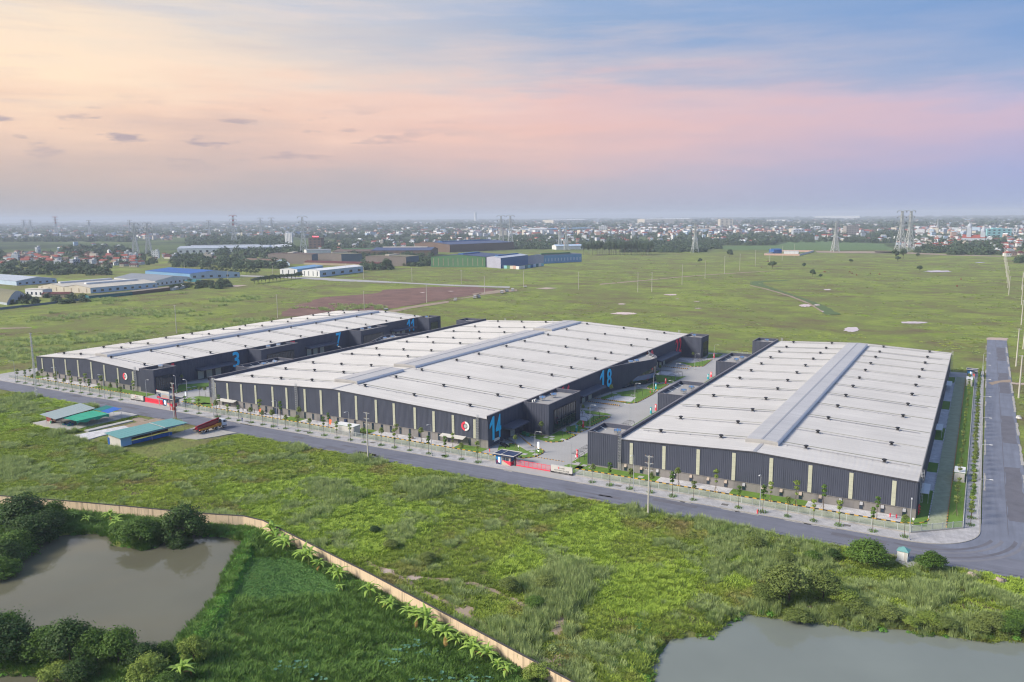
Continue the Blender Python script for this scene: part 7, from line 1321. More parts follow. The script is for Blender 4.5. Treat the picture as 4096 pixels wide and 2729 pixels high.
# banana plants along the wall
def banana_leaf():
    m = MB(); n = 6; vs = []
    for k in range(n + 1):
        t = k / n; x = 1.9 * t; z = 0.95 * math.sin(t * 2.2) - 1.0 * t * t; w = 0.24 * math.sin(math.pi * (0.12 + 0.86 * t)) ; vs += [(x, -w, z - 0.10 * w), (x, 0, z + 0.04), (x, w, z - 0.10 * w)]
    fs = []
    for k in range(n): fs += [(3 * k, 3 * k + 3, 3 * k + 4, 3 * k + 1), (3 * k + 1, 3 * k + 4, 3 * k + 5, 3 * k + 2)]
    m.add(vs, fs); return m
BL = banana_leaf().mesh('leaf', MT['leaf_banana']); BLD = banana_leaf().mesh('leaf', MT['leaf_dry']); BS = MB().cyl((0, 0, -0.3), (0, 0, 1.0), 0.16, 0.09, 8).mesh('stem', MT['leaf_olive'])
BAN = [(-134.6, 121.3, 4.4), (-132.4, 120.2, 3.6), (-128.6, 118.8, 3.4), (-126.4, 117.6, 3.8), (-119.4, 116.0, 3.6), (-117.4, 115.2, 4.2), (-113.7, 114.6, 2.6), (-108.2, 113.0, 3.2), (-106.3, 112.4, 3.4), (-103.7, 109.4, 1.9), (-96.6, 110.3, 3.5), (-93.9, 109.8, 1.9), (-91.4, 108.5, 2.1), (-89.7, 107.9, 2.7), (-84.8, 107.0, 3.1), (-82.6, 106.4, 3.0), (-79.8, 105.6, 4.0), (-77.5, 104.7, 3.0), (-74.6, 103.9, 3.6), (-72.2, 104.0, 2.7), (-70.4, 104.4, 2.5), (-67.6, 102.2, 3.4), (-65.3, 102.4, 2.9), (-62.4, 101.0, 2.2), (-60.2, 100.2, 2.8), (-186.0, 106.3, 1.9), (-181.0, 106.3, 2.1), (-177.6, 110.0, 2.8), (-174.0, 109.4, 2.6), (-171.2, 107.6, 2.8), (-104.0, 74.0, 4.0)]
for i, (x, y, h) in enumerate(BAN):
    lab = 'banana plant below the boundary wall, %s from the left' % ordinal(i) if i < 25 else ('banana plant on the far bank of the left pond, %s from the left' % ordinal(i - 25) if i < 30 else 'banana plant at the bottom edge beside the yellow-green tree')
    T = thing('banana_plant', lab, 'banana plant', (x, y, max(ground_z(x, y), -0.5)), RNG.uniform(0, 6.28), 'banana plants'); k = h / 2.65; T.scale = (k * 1.12, k * 1.12, k * 0.9); part('stem', BS, T, scale=(1, 1, 1.6)); nl = RNG.randint(11, 15)
    for j in range(nl):
        o = part('leaf', BLD if (j == 0 and i % 3 == 0) else BL, T, (0, 0, 1.25 + 0.35 * j / nl)); up = (-1.15 if j >= nl - 2 else RNG.uniform(-0.15, 0.1) - 0.75 * j / nl) + (1.0 if (j == 0 and i % 3 == 0) else 0); o.rotation_euler = (RNG.uniform(-.3, .3), up, 6.283 * j * 0.382 + RNG.uniform(-.3, .3)); q = RNG.uniform(0.65, 1.1); o.scale = (q, q * RNG.uniform(.8, 1.2), q)
# boundary wall in panels with a stone footing and a dark coping
T = thing('boundary_wall', 'long cream rendered boundary wall with dark stained coping', 'wall', (-140.4, 123.9, 0)); seg = 0
for (ax, ay), (bx, by) in zip(WALL[:-1], WALL[1:]):
    L_ = math.hypot(bx - ax, by - ay); n = max(1, round(L_ / 4.0)); a = math.atan2(by - ay, bx - ax)
    for k in range(n):
        t = (k + 0.5) / n; x, y = ax + (bx - ax) * t, ay + (by - ay) * t; zo = RNG.uniform(-0.02, 0.02)
        MB().rbox(x, y, 1.35 + zo, L_ / n - 0.015, 0.2, 2.3, a).build('wall_panel', MT['cream_wall'], T, world=True); MB().rbox(x, y, 2.55 + zo, L_ / n + 0.002, 0.34, 0.12, a).build('coping', MT['dark_cap'], T, world=True)
    st = MB(); m_ = int(L_ / 0.7)
    for k in range(m_):
        for q in range(2):
            t = (k + 0.5 + 0.4 * q * (RNG.random() - .5)) / m_; st.rbox(ax + (bx - ax) * t, ay + (by - ay) * t, -0.45 + 0.42 * q, L_ / m_ * RNG.uniform(0.85, 0.98), 0.5 + RNG.uniform(-.08, .1), 0.40, a + RNG.uniform(-.05, .05))
    o = st.build('stone_footing', MT['stone_foot'], T, world=True); o['kind'] = 'stuff'
# ---------------------------------------------------------------- young trees along the streets
def sapling_meshes(seed, h, tiers, leaf):
    rg = random.Random(seed); t = MB(); c = MB(); bend = (rg.uniform(-.15, .15), rg.uniform(-.15, .15)); t.cyl((0, 0, 0), (bend[0] * .5, bend[1] * .5, h * 0.55), 0.055, 0.04, 6); t.cyl((bend[0] * .5, bend[1] * .5, h * 0.55), (bend[0], bend[1], h * 0.97), 0.04, 0.02, 6)
    for z, r, n in tiers:
        for k in range(4): a = rg.uniform(0, 6.28); t.bar((bend[0] * z, bend[1] * z, h * z - 0.3), (bend[0] + r * .7 * math.cos(a), bend[1] + r * .7 * math.sin(a), h * z), 0.03)
        for k in range(n):
            v = Vector((rg.gauss(0, 1), rg.gauss(0, 1), rg.gauss(0, 1))).normalized(); q = r * (0.4 + 0.65 * rg.random()); p = Vector((bend[0] + v.x * q, bend[1] + v.y * q, h * z + v.z * q * 0.7)); nrm = (v + Vector((rg.gauss(0, .6), rg.gauss(0, .6), .5))).normalized(); u = nrm.orthogonal().normalized(); w = nrm.cross(u); s = 0.15 * rg.uniform(.7, 1.3)
            c.quad(*[tuple(p + u * a * s + w * b * s * .6) for a, b in ((-1, 0), (0, -1), (1, 0), (0, 1))])
    return t.mesh('trunk', MT['bark']), c.mesh('crown', MT[leaf])
SAP = [sapling_meshes(301, 4.4, ((0.70, 0.55, 90), (0.9, 0.65, 130)), 'leaf_olive'), sapling_meshes(302, 4.6, ((0.62, 0.4, 50), (0.78, 0.55, 80), (0.94, 0.45, 80)), 'leaf_mid'), sapling_meshes(303, 4.2, ((0.8, 0.75, 150), (0.93, 0.5, 70)), 'leaf_olive'), sapling_meshes(304, 4.5, ((0.5, 0.3, 30), (0.72, 0.5, 70), (0.92, 0.6, 110)), 'leaf_light')]
RING = blades(310, 60, 0.75, 0.45, 0.7, 0.09, 'grass_lush'); STK = MB(); [STK.bar((0.75 * math.cos(a), 0.75 * math.sin(a), 0), (0.05 * math.cos(a), 0.05 * math.sin(a), 1.3), 0.04) for a in (0.3, 2.4, 4.5)]; STK = STK.mesh('stake', MT['tan_track'])
def sapling(label, x, y, v, group, sc=1.0, ring=True, stakes=False, z=0.15):
    T = thing('young_tree', label, 'tree', (x, y, z), RNG.uniform(0, 6.28), group); T.scale = (sc, sc, sc); tm, cm_ = SAP[v % 4]; part('trunk', tm, T); part('crown', cm_, T)
    if ring: part('grass_ring', RING, T)
    if stakes: part('stakes', STK, T)
def row(items, text_, group, **kw):
    items = sorted(items)
    for i, (x, y) in enumerate(items): sapling(text_ % ordinal(i), x, y, RNG.randint(0, 3), group, RNG.uniform(1.15, 1.55), **kw)
row([(r1(x, y)[0], 191.8) for x, y in ((168, 738), (237, 750), (300, 765), (370, 770), (445, 785), (525, 795), (597, 808), (665, 822), (740, 835), (820, 850), (910, 865), (1000, 882), (1087, 900))], 'young street tree on the pavement before the left warehouse, %s from the left', 'street trees before the left warehouse')
row([(d1(x, y)[0], 191.8) for x, y in ((835, 1170), (1100, 1220), (1395, 1275), (1830, 1350), (2105, 1390))] + [(r2(x, y)[0], 191.8) for x, y in ((362, 1082), (468, 1102), (578, 1120), (668, 1137), (780, 1155), (892, 1175), (1003, 1192), (1127, 1215), (1238, 1237), (1360, 1257), (1482, 1278), (1632, 1305), (1755, 1325), (1888, 1350), (2055, 1382), (2210, 1405))] + [(r3(x, y)[0], 191.8) for x, y in ((447, 1430), (592, 1458))], 'young street tree on the pavement before the middle warehouse, %s from the left', 'street trees before the middle warehouse')
row([(r4(x, y)[0], 191.8) for x, y in ((160, 1410), (322, 1437), (498, 1468), (688, 1497), (880, 1535), (1075, 1560))] + [(r8(x, y)[0], 191.8) for x, y in ((207, 248), (390, 278), (577, 312), (773, 345), (965, 378), (1217, 420), (1453, 463))], 'young street tree on the pavement before the right warehouse, %s from the left', 'street trees before the right warehouse')
row([(x, 199.6) for x in (-374, -364, -353, -343, -331, -320, -309, -298)], 'slender tree inside the fence before the left warehouse, %s from the left', 'trees inside the fence', ring=False, stakes=True, z=0.12)
row([(x, 199.6) for x in (-246, -224.5, -214, -205, -191, -161, -151, -139)], 'slender tree inside the fence before the middle warehouse, %s from the left', 'trees inside the fence', ring=False, stakes=True, z=0.12)
row([(x, 199.6) for x in (-66, -56, -42, -36, -29.5, -17.5)], 'slender tree inside the fence before the right warehouse, %s from the left', 'trees inside the fence', ring=False, stakes=True, z=0.12)
it = [(1.9, 207 + 5.1 * k) for k in range(38)]
for i, (x, y) in enumerate(it): sapling('small pavement tree beside the side road, %s from the corner' % ordinal(i), x + RNG.uniform(-.15, .15), y + RNG.uniform(-.4, .4), RNG.randint(0, 3), 'pavement trees along the side road', RNG.uniform(1.0, 1.3))
for i in range(19): sapling('slim tree on the lawn strip right of the right warehouse, %s from the front' % ordinal(i), -1.4 + RNG.uniform(-.2, .2), 212 + 9.6 * i, RNG.randint(0, 3), 'trees on the right lawn strip', RNG.uniform(0.9, 1.2), ring=False, stakes=i < 3)
for i, (r, x, y, h, lab) in enumerate(((d7, 785, 895, 5.6, 'umbrella-crowned tree on the lawn before the front office'), (d7, 303, 1128, 4.8, 'staked tree on the lawn behind the gatehouse'), (d7, 1555, 490, 4.2, 'tree beside the sand heap in the courtyard'), (d2, 925, 900, 5.4, 'umbrella-crowned tree before the curved office'), (d2, 960, 945, 1.8, 'tiny tree in the gravel bed before the curved office'), (d2, 1845, 455, 4.2, 'tree in the second gravel bed beyond the curved office'), (d2, 480, 1185, 2.0, 'tiny tree by the loading ramp'), (d1, 1410, 880, 4.5, 'tree on the lawn at the left corner of the middle warehouse, left one'), (d1, 1545, 890, 4.6, 'tree on the lawn at the left corner of the middle warehouse, right one'), (d1, 985, 590, 4.6, 'tree beside the dock of the left warehouse'), (r4, 1057, 325, 4.6, 'tree on the far gravel bed near number 22'), (d2, 1830, 1120, 1.6, 'round bush beside the red sign of the right warehouse'))):
    gx, gy = r(x, y); sapling(lab, gx, gy, 2, 'courtyard trees', h / 4.3, ring=False, stakes=h > 4, z=0.16)
# ---------------------------------------------------------------- background: pylons
def pylon(label, x, y, h, rz=0.0, red=False, arms=3, w=0.5):
    T = thing('transmission_pylon', label, 'pylon', (x, y, 0), rz, 'transmission pylons'); wb = h * 0.095
    def half(z):
        t = z / h; return wb * (1 - t / 0.55 * 0.70) if t < 0.55 else wb * (0.30 - (t - 0.55) / 0.45 * 0.12)
    lv = [0, 0.13, 0.25, 0.36, 0.46, 0.55, 0.62, 0.69, 0.76, 0.83, 0.9, 0.96]; nb = MB(); rb = MB()
    for a, b in zip(lv[:-1], lv[1:]):
        za, zb = a * h, b * h; ha, hb = half(za), half(zb); m = rb if (red and a >= 0.62 and lv.index(a) % 2 == 0) else nb; q = w * (1.0 if a < 0.5 else 0.75)
        for sx, sy in ((1, 1), (1, -1), (-1, -1), (-1, 1)): m.bar((sx * ha, sy * ha, za), (sx * hb, sy * hb, zb), q)
        for (s0, s1) in (((1, 1), (1, -1)), ((1, -1), (-1, -1)), ((-1, -1), (-1, 1)), ((-1, 1), (1, 1))):
            m.bar((s0[0] * ha, s0[1] * ha, za), (s1[0] * hb, s1[1] * hb, zb), q * 0.6); m.bar((s1[0] * ha, s1[1] * ha, za), (s0[0] * hb, s0[1] * hb, zb), q * 0.6); m.bar((s0[0] * hb, s0[1] * hb, zb), (s1[0] * hb, s1[1] * hb, zb), q * 0.6)
    nb.build('lattice_mast', MT['steel_lattice'], T)
    if red: rb.build('red_section', MT['red_lattice'], T)
    for i in range(arms):
        z = h * (0.955 - 0.13 * i); L_ = h * (0.115 if i != 1 else 0.10); hw = half(z); m = MB()
        for s in (-1, 1):
            for e in (-1, 1): m.bar((s * hw, e * hw, z), (s * L_, 0, z + h * 0.012), w * 0.6)
            m.bar((s * hw, 0, z + h * 0.03), (s * L_, 0, z + h * 0.012), w * 0.6)
        m.build('cross_arm', MT['red_lattice' if red and i == 0 else 'steel_lattice'], T)
        ins = MB(); [ins.bar((s * L_, 0, z), (s * (L_ * 1.12), h * 0.02, z - h * 0.03), w * 0.8) for s in (-1, 1)]; o = ins.build('insulators', MT['black_steel'], T); o['kind'] = 'stuff'
for lab, r, x, y, h, red in (('large lattice pylon in front of the lit office block', b2, 2070, 660, 77, False), ('red and white banded pylon behind the long white factory', b2, 1135, 525, 83, True), ('left pylon of the pair behind the blue factory', b4, 690, 570, 76, False), ('right pylon of the pair behind the blue factory', b4, 815, 575, 76, False), ('smaller left pylon behind the right end of the blue factory', b4, 1480, 600, 52, False), ('smaller right pylon behind the right end of the blue factory', b4, 1565, 610, 51, False),
    ('pylon standing before the town, right of the dark wood', b5, 1275, 640, 59, False), ('pylon beside the green paddy before the town', b6, 1210, 665, 60, False), ('left pylon of the tall pair at the right', b7, 355, 675, 79, False), ('right pylon of the tall pair at the right', b7, 480, 665, 79, False), ('left pylon of the dark pair beyond the left village', b1, 1830, 675, 66, False), ('right pylon of the dark pair beyond the left village', b1, 2005, 662, 66, False), ('pylon in the far paddies at the left, third from the edge', b1, 1210, 420, 70, False), ('pylon with red top in the far paddies at the left', b1, 762, 410, 88, True),
    ('leftmost faint pylon near the left edge', b1, 335, 410, 74, False), ('second faint pylon near the left edge', b1, 422, 405, 74, False), ('faint pylon behind the dark pair at the left', b1, 1755, 400, 70, False), ('faint pylon right of the dark pair at the left', b1, 2310, 400, 58, False), ('faint pylon left of the red banded one', b2, 800, 440, 67, False), ('faint pylon left of the two leaning right of the red banded one', b2, 1495, 440, 75, False), ('faint pylon directly right of its twin beyond the red banded one', b2, 1645, 460, 75, False), ('thin distant pylon above the right-hand town', b7, 885, 395, 50, False)):
    gx, gy = r(x, y); d = math.hypot(gx, gy); pylon(lab, gx, gy, h, rad(40), red, 3, 0.34 + 0.58 * d / 1500)
# ---------------------------------------------------------------- factories
WALLC = dict(cream=(0.55, 0.50, 0.42), white=(0.66, 0.67, 0.68), lightblue=(0.42, 0.53, 0.66), blue=(0.16, 0.32, 0.52), deepblue=(0.03, 0.12, 0.30), green=(0.085, 0.20, 0.09), greyblue=(0.10, 0.15, 0.19), taupe=(0.17, 0.145, 0.13), violetgrey=(0.36, 0.36, 0.46), teal=(0.02, 0.15, 0.17), maroon=(0.10, 0.022, 0.022), brown=(0.13, 0.085, 0.065), slate=(0.22, 0.24, 0.27), bluegrey=(0.40, 0.44, 0.50), navyroof=(0.05, 0.075, 0.16), royal=(0.02, 0.10, 0.34), tan=(0.33, 0.27, 0.20), olive=(0.18, 0.17, 0.10), pink=(0.50, 0.33, 0.27), aqua=(0.25, 0.52, 0.54), concrete=(0.30, 0.27, 0.25), redtile=(0.28, 0.065, 0.045))
for k_, c_ in WALLC.items(): D('far_' + k_, c_, 0.7, 0.16, 0.08, streak=0.12)
def hall(label, Np, Rp, Lp, h, rise, wall, roof, ridge='R', cat='factory', strips=0, smat='far_tan', monitor=None, barrel=False, doors=0, dm='glass_dark', double=False, name='factory_hall', wallR=None, group=None):
    """hall on a parallelogram footprint: near corner, right corner, left corner; ridge along N-R or N-L"""
    Nv, Rv, Lv = Vector((*Np, 0)), Vector((*Rp, 0)), Vector((*Lp, 0)); Fv = Rv + Lv - Nv; T = thing(name, label, cat, tuple(Nv), 0, group)
    if ridge == 'R': A, B, C, Dv = Nv, Rv, Fv, Lv          # eaves A-B and D-C, gables A-D and B-C
    else: A, B, C, Dv = Nv, Lv, Fv, Rv
    up = Vector((0, 0, 1)); n = 10 if barrel else 2; k = 2 if double else 1; prof = []
    for j in range(k):
        for i in range(n + (1 if j == k - 1 else 0)):
            t = i / n; z = rise * (math.sin(math.pi * t) if barrel else 1 - abs(2 * t - 1)); prof.append(((j + t) / k, z))
    def wallm(p, q, mname, nm):
        m = MB(); m.add([tuple(p), tuple(q), tuple(q + up * h), tuple(p + up * h)], [(0, 1, 2, 3)]); return m.build(nm, MT[mname], T, world=True)
    def gable(p, q, mname):
        m = MB(); top = [tuple(p.lerp(q, t) + up * (h + z)) for t, z in prof]; m.add([tuple(p), tuple(q)] + top[::-1], [tuple(range(2 + len(top)))]); return m.build('gable_wall', MT[mname], T, world=True)
    wr = wallR or wall; wallm(A, B, wr if ridge == 'R' else wall, 'side_wall'); wallm(C, Dv, wall, 'side_wall'); gable(A, Dv, wall if ridge == 'R' else wr); gable(C, B, wall)
    m = MB(); e = (B - A).normalized() * 0.4; s_ = (Dv - A).normalized() * 0.4
    for (t0, z0), (t1, z1) in zip(prof[:-1], prof[1:]):
        o0 = -s_ if t0 == 0 else Vector(); o1 = s_ if t1 == 1 else Vector(); m.quad(*[tuple(v) for v in (A.lerp(Dv, t0) + o0 - e + up * (h + z0 + .05), B.lerp(C, t0) + o0 + e + up * (h + z0 + .05), B.lerp(C, t1) + o1 + e + up * (h + z1 + .05), A.lerp(Dv, t1) + o1 - e + up * (h + z1 + .05))])
    m.build('roof', MT[roof], T, world=True)
    if monitor:
        for j in range(k):
            t = (j + 0.5) / k; a = A.lerp(Dv, t).lerp(B.lerp(C, t), 0.12) + up * (h + rise - 0.3); b = A.lerp(Dv, t).lerp(B.lerp(C, t), 0.88) + up * (h + rise - 0.3); dd = (b - a); cx = (a + b) / 2; MB().rbox(cx.x, cx.y, cx.z + 0.8, dd.length, max(3.0, (Dv - A).length / k * 0.10), 1.7, math.atan2(dd.y, dd.x)).build('ridge_monitor', MT[monitor], T, world=True)
    def along(p, q, cnt, w, z0, z1, mname, nm, off):
        d = (q - p).normalized(); nn = Vector((d.y, -d.x, 0)); nn = nn if nn.dot(-p) > 0 else -nn; a = math.atan2(d.y, d.x)
        for i in range(cnt): c = p.lerp(q, (i + 0.5) / cnt) + nn * off; MB().rbox(c.x, c.y, (z0 + z1) / 2, w, 0.14, z1 - z0, a).build(nm, MT[mname], T, world=True)
    if strips: along(Nv, Lv, strips, (Lv - Nv).length / strips * 0.12, h * 0.15, h * 0.85, smat, 'light_panel', 0.08)
    if doors: along(Nv, Rv, doors, (Rv - Nv).length / doors * 0.34, h * 0.25, h * 0.62, dm, 'window', 0.08)
    return T
hall('pale blue-roofed hall at the left frame edge', b1(225, 1087), b1(765, 1045), b1(-260, 1040), 5.0, 3.0, 'far_lightblue', 'far_bluegrey', 'L', doors=6); hall('cream double-gabled factory with two long ridge monitors', b1(1220, 1192), b1(2120, 1112), b1(520, 1160), 5.5, 2.6, 'far_cream', 'far_cream', 'R', strips=7, monitor='far_white', doors=9, double=True, wallR='far_lightblue')
hall('grey-roofed factory behind the cream one', b2(75, 1100), b2(540, 1038), b2(-480, 1050), 6.0, 3.0, 'far_white', 'far_slate', 'L', doors=8); hall('blue-roofed factory at the left beside the grey one', b2(545, 1000), b2(1210, 975), b2(-60, 955), 6.5, 3.4, 'far_blue', 'far_royal', 'L', doors=6, wallR='far_lightblue'); hall('small teal-roofed shed before the blue factory', b2(615, 1083), b2(795, 1058), b2(455, 1068), 3.6, 1.6, 'far_olive', 'far_teal', 'L')
def strip_hall(label, P, Q, depth, h, rise, wall, roof, **kw):
    p, q = Vector((*P, 0)), Vector((*Q, 0)); d = (q - p).normalized(); nn = Vector((-d.y, d.x, 0)); nn = nn if nn.dot(p) > 0 else -nn; l = p + nn * depth; return hall(label, P, Q, (l.x, l.y), h, rise, wall, roof, 'R', **kw)
strip_hall('long low teal shed along the field edge at the left', b1(1200, 1268), b1(1785, 1212), 7, 3.0, 0.8, 'far_teal', 'far_olive'); strip_hall('long low brown shed continuing the teal one', b1(1790, 1212), b1(2310, 1150), 7, 3.2, 0.8, 'far_brown', 'far_tan'); strip_hall('small house with dark red roof at the left field edge', b1(560, 1252), b1(930, 1248), 9, 3.4, 1.6, 'far_tan', 'far_maroon', cat='house', name='house', doors=4); strip_hall('white two-storey villa at the left field edge', b1(345, 1228), b1(580, 1238), 10, 7.0, 0.3, 'far_white', 'far_cream', cat='house', name='house', doors=4)
hall('arched hangar at the lower left frame edge', b1(95, 1350), b1(350, 1245), b1(-260, 1290), 2.2, 7.0, 'far_bluegrey', 'far_olive', 'L', barrel=True); strip_hall('low white hall before the teal-roofed shed', b2(312, 1152), b2(530, 1105), 9, 2.6, 0.6, 'far_white', 'far_white')
strip_hall('long white factory with ridge vents in the middle left', b2(370, 660), b2(1600, 640), 70, 11.0, 4.0, 'far_white', 'far_bluegrey', doors=14, monitor='far_white'); strip_hall('white hall with silos right of the long white factory', b2(1610, 638), b2(1930, 612), 40, 10, 4, 'far_white', 'far_white', doors=4)
hall('taupe factory with blue-grey end at the middle left', b2(2180, 798), b2(2262, 778), b2(1590, 788), 15, 1.5, 'far_taupe', 'far_brown', 'R', wallR='far_greyblue', monitor='far_cream'); hall('second taupe factory right of the first', b3(560, 778), b3(838, 770), b3(240, 770), 14, 1.2, 'far_taupe', 'far_olive', 'R', wallR='far_greyblue', monitor='far_cream'); hall('third taupe factory with dark blue-grey end', b3(1430, 825), b3(1602, 805), b3(885, 814), 14, 1.2, 'far_taupe', 'far_olive', 'R', wallR='far_greyblue', monitor='far_cream')
strip_hall('long rusty red roof shed in front of the taupe factories', b3(50, 802), b3(1110, 832), 16, 3.4, 2.6, 'far_tan', 'far_maroon'); hall('white office with light blue warehouse behind it', b3(268, 972), b3(850, 905), b3(32, 962), 8.0, 1.5, 'far_white', 'far_white', 'R', wallR='far_lightblue', doors=5, strips=4, smat='glass_dark'); hall('second white and blue workshop left of the office', b2(1985, 952), b2(2330, 900), b2(1750, 946), 8.0, 1.5, 'far_white', 'far_blue', 'R', wallR='far_blue', doors=4, strips=3, smat='glass_dark')
hall('arched hangar with rust-brown roof and pale blue end', b2(1650, 815), b2(1882, 818), b2(1220, 795), 3.5, 6.0, 'far_lightblue', 'far_brown', 'L', barrel=True); strip_hall('dark brown-roofed hall far behind the taupe factories', b3(440, 692), b3(1062, 690), 70, 9, 3, 'far_brown', 'far_brown', monitor='far_green'); strip_hall('wide blue and brown roofed hall behind the trees', b3(960, 694), b3(1760, 690), 90, 11, 4, 'far_brown', 'far_navyroof', monitor='far_cream'); strip_hall('white-fronted hall left of the dark brown roof', b3(90, 680), b3(420, 672), 40, 10, 1, 'far_white', 'far_slate')
hall('green-walled factory with yellow wall lights', b4(475, 840), b4(760, 800), b3(1765, 836), 15.0, 3.0, 'far_green', 'far_navyroof', 'R', strips=11, smat='far_tan', monitor='far_deepblue'); hall('tall grey and dark blue block right of the green factory', b4(683, 856), b4(1050, 805), b4(478, 838), 14.5, 1.5, 'far_violetgrey', 'far_bluegrey', 'R', wallR='far_deepblue', monitor='far_deepblue'); hall('long blue panelled factory at the right of the complex', b4(1262, 792), b4(1770, 764), b4(1050, 800), 12.5, 2.0, 'far_violetgrey', 'far_slate', 'R', wallR='far_blue', doors=12, dm='far_lightblue', monitor='far_green')
strip_hall('hall with rusty roof behind the green factory', b4(0, 640), b4(860, 600), 120, 16, 4, 'far_brown', 'far_navyroof', monitor='far_deepblue'); strip_hall('long pale blue roof beside the dark wood', b4(1430, 605), b4(1790, 598), 30, 8, 3, 'far_white', 'far_lightblue')
T = thing('sheet_fence', 'patchwork fence of white, green and blue metal sheets before the grey block', 'fence', (*b4(930, 868), 0)); cols = ['far_lightblue', 'far_aqua', 'far_green', 'far_cream', 'far_pink', 'far_white', 'far_white', 'far_teal', 'far_aqua', 'far_deepblue', 'far_lightblue', 'far_teal', 'far_white', 'far_aqua']
for (P_, Q_, c0) in ((b4(685, 852), b4(930, 868), 0), (b4(930, 868), b4(1262, 820), 5)):
    p, q = Vector((*P_, 0)), Vector((*Q_, 0)); n = 6 if c0 == 0 else 9; a = math.atan2((q - p).y, (q - p).x)
    for i in range(n): c = p.lerp(q, (i + .5) / n); MB().rbox(c.x, c.y, 2.2 + RNG.uniform(-.3, .3), (q - p).length / n - 0.1, 0.2, 4.4, a).build('sheet', MT[cols[(c0 + i) % len(cols)]], T, world=True)
T = thing('field_wall', 'low grey-blue wall bordering the field at the left', 'wall', (*b1(0, 1420), 0)); wp = [b1(-300, 1450), b1(0, 1412), b1(600, 1345), b1(1195, 1275)]
for P_, Q_ in zip(wp[:-1], wp[1:]):
    p, q = Vector((*P_, 0)), Vector((*Q_, 0)); n = 14; a = math.atan2((q - p).y, (q - p).x)
    for i in range(n): c = p.lerp(q, (i + .5) / n); MB().rbox(c.x, c.y, 0.95, (q - p).length / n - 0.12, 0.25, 1.9, a).build('wall_panel', MT['far_greyblue'], T, world=True)
T = thing('walled_compound', 'small walled compound with blue-roofed building in the far field', 'compound', (*b6(205, 718), 0)); c0, c1, c2 = [Vector((*b6(x, y), 0)) for x, y in ((205, 718), (705, 726), (905, 672))]; c3 = c0 + c2 - c1
for p, q, m in ((c0, c1, 'far_pink'), (c1, c2, 'far_white'), (c2, c3, 'far_pink'), (c3, c0, 'far_white')):
    mid = (p + q) / 2; MB().rbox(mid.x, mid.y, 1.6, (q - p).length, 0.4, 3.2, math.atan2((q - p).y, (q - p).x)).build('compound_wall', MT[m], T, world=True)
strip_hall('blue-roofed pump house inside the walled compound', b6(340, 692), b6(450, 690), 18, 7, 1.5, 'far_royal', 'far_royal', name='pump_house', cat='building'); strip_hall('long white block inside the walled compound', b6(480, 698), b6(690, 700), 14, 5, 0.4, 'far_white', 'far_white', name='store_block', cat='building')
for lab, r, x0, y0, x1, y1, dep, h, w, rf in (('white gabled hall far beyond the town centre', b4, 1070, 390, 1300, 388, 60, 20, 'far_white', 'far_white'), ('wide blue roofs of a distant factory behind the town', b4, 1110, 372, 1950, 350, 160, 14, 'far_bluegrey', 'far_blue'), ('long cream factory on the horizon', b4, 1390, 268, 1860, 262, 200, 36, 'far_cream', 'far_white'), ('long cream factory far right on the horizon', b5, 600, 268, 1250, 262, 200, 40, 'far_cream', 'far_white'), ('long teal-roofed hall beyond the houses', b5, 890, 350, 1280, 348, 80, 10, 'far_lightblue', 'far_teal'), ('long white hall beyond the houses', b5, 1310, 372, 1800, 360, 90, 14, 'far_white', 'far_tan'),
    ('white hall on the right horizon', b6, 230, 252, 500, 254, 80, 22, 'far_white', 'far_white'), ('very long white shed on the right horizon', b6, 920, 208, 1560, 205, 200, 40, 'far_white', 'far_white'), ('low concrete hall before the town with grey walls', b5, 330, 598, 480, 600, 20, 9, 'far_concrete', 'far_cream'), ('white block among the trees at the right', b7, 595, 405, 705, 405, 20, 14, 'far_white', 'far_white')):
    strip_hall(lab, r(x0, y0), r(x1, y1), dep, h, h * 0.12, w, rf)
def block(label, r, x, y, w, d, h, wall, floors, bays, name='apartment_block'):
    gx, gy = r(x, y); T = thing(name, label, 'building', (gx, gy, 0), rad(28)); MB().box(-w / 2, w / 2, 0, d, 0, h).build('wall', MT[wall], T); MB().box(-w / 2 - .3, w / 2 + .3, -.3, d + .3, h, h + 0.8).build('roof', MT[wall], T); MB().box(-w / 5, w / 6, d * .3, d * .7, h + .8, h + 3.5).build('stair_head', MT[wall], T)
    for f in range(floors):
        for b in range(bays): z = h * (f + .35) / floors; MB().box(-w / 2 + w * (b + .28) / bays, -w / 2 + w * (b + .72) / bays, -0.15, 0.0, z, z + h / floors * .42).build('window', MT['glass_dark'], T)
block('cream tower block standing high in the distant town', b5, 1702, 308, 70, 60, 46, 'far_cream', 6, 3); block('white six-storey block left of the town centre', b4, 2060, 375, 34, 26, 27, 'far_white', 5, 4); block('unfinished concrete block among the trees at the right', b6, 1460, 432, 42, 30, 30, 'far_concrete', 5, 5); block('white apartment block right of the green paddy', b6, 975, 378, 50, 30, 18, 'far_white', 3, 5); block('aqua building in the right-hand town', b7, 1765, 462, 70, 30, 24, 'far_aqua', 3, 5); block('white building at the right frame edge', b7, 1945, 420, 30, 20, 18, 'far_white', 2, 3); block('grey block in the middle of the town', b6, 690, 425, 36, 24, 17, 'far_bluegrey', 3, 4)
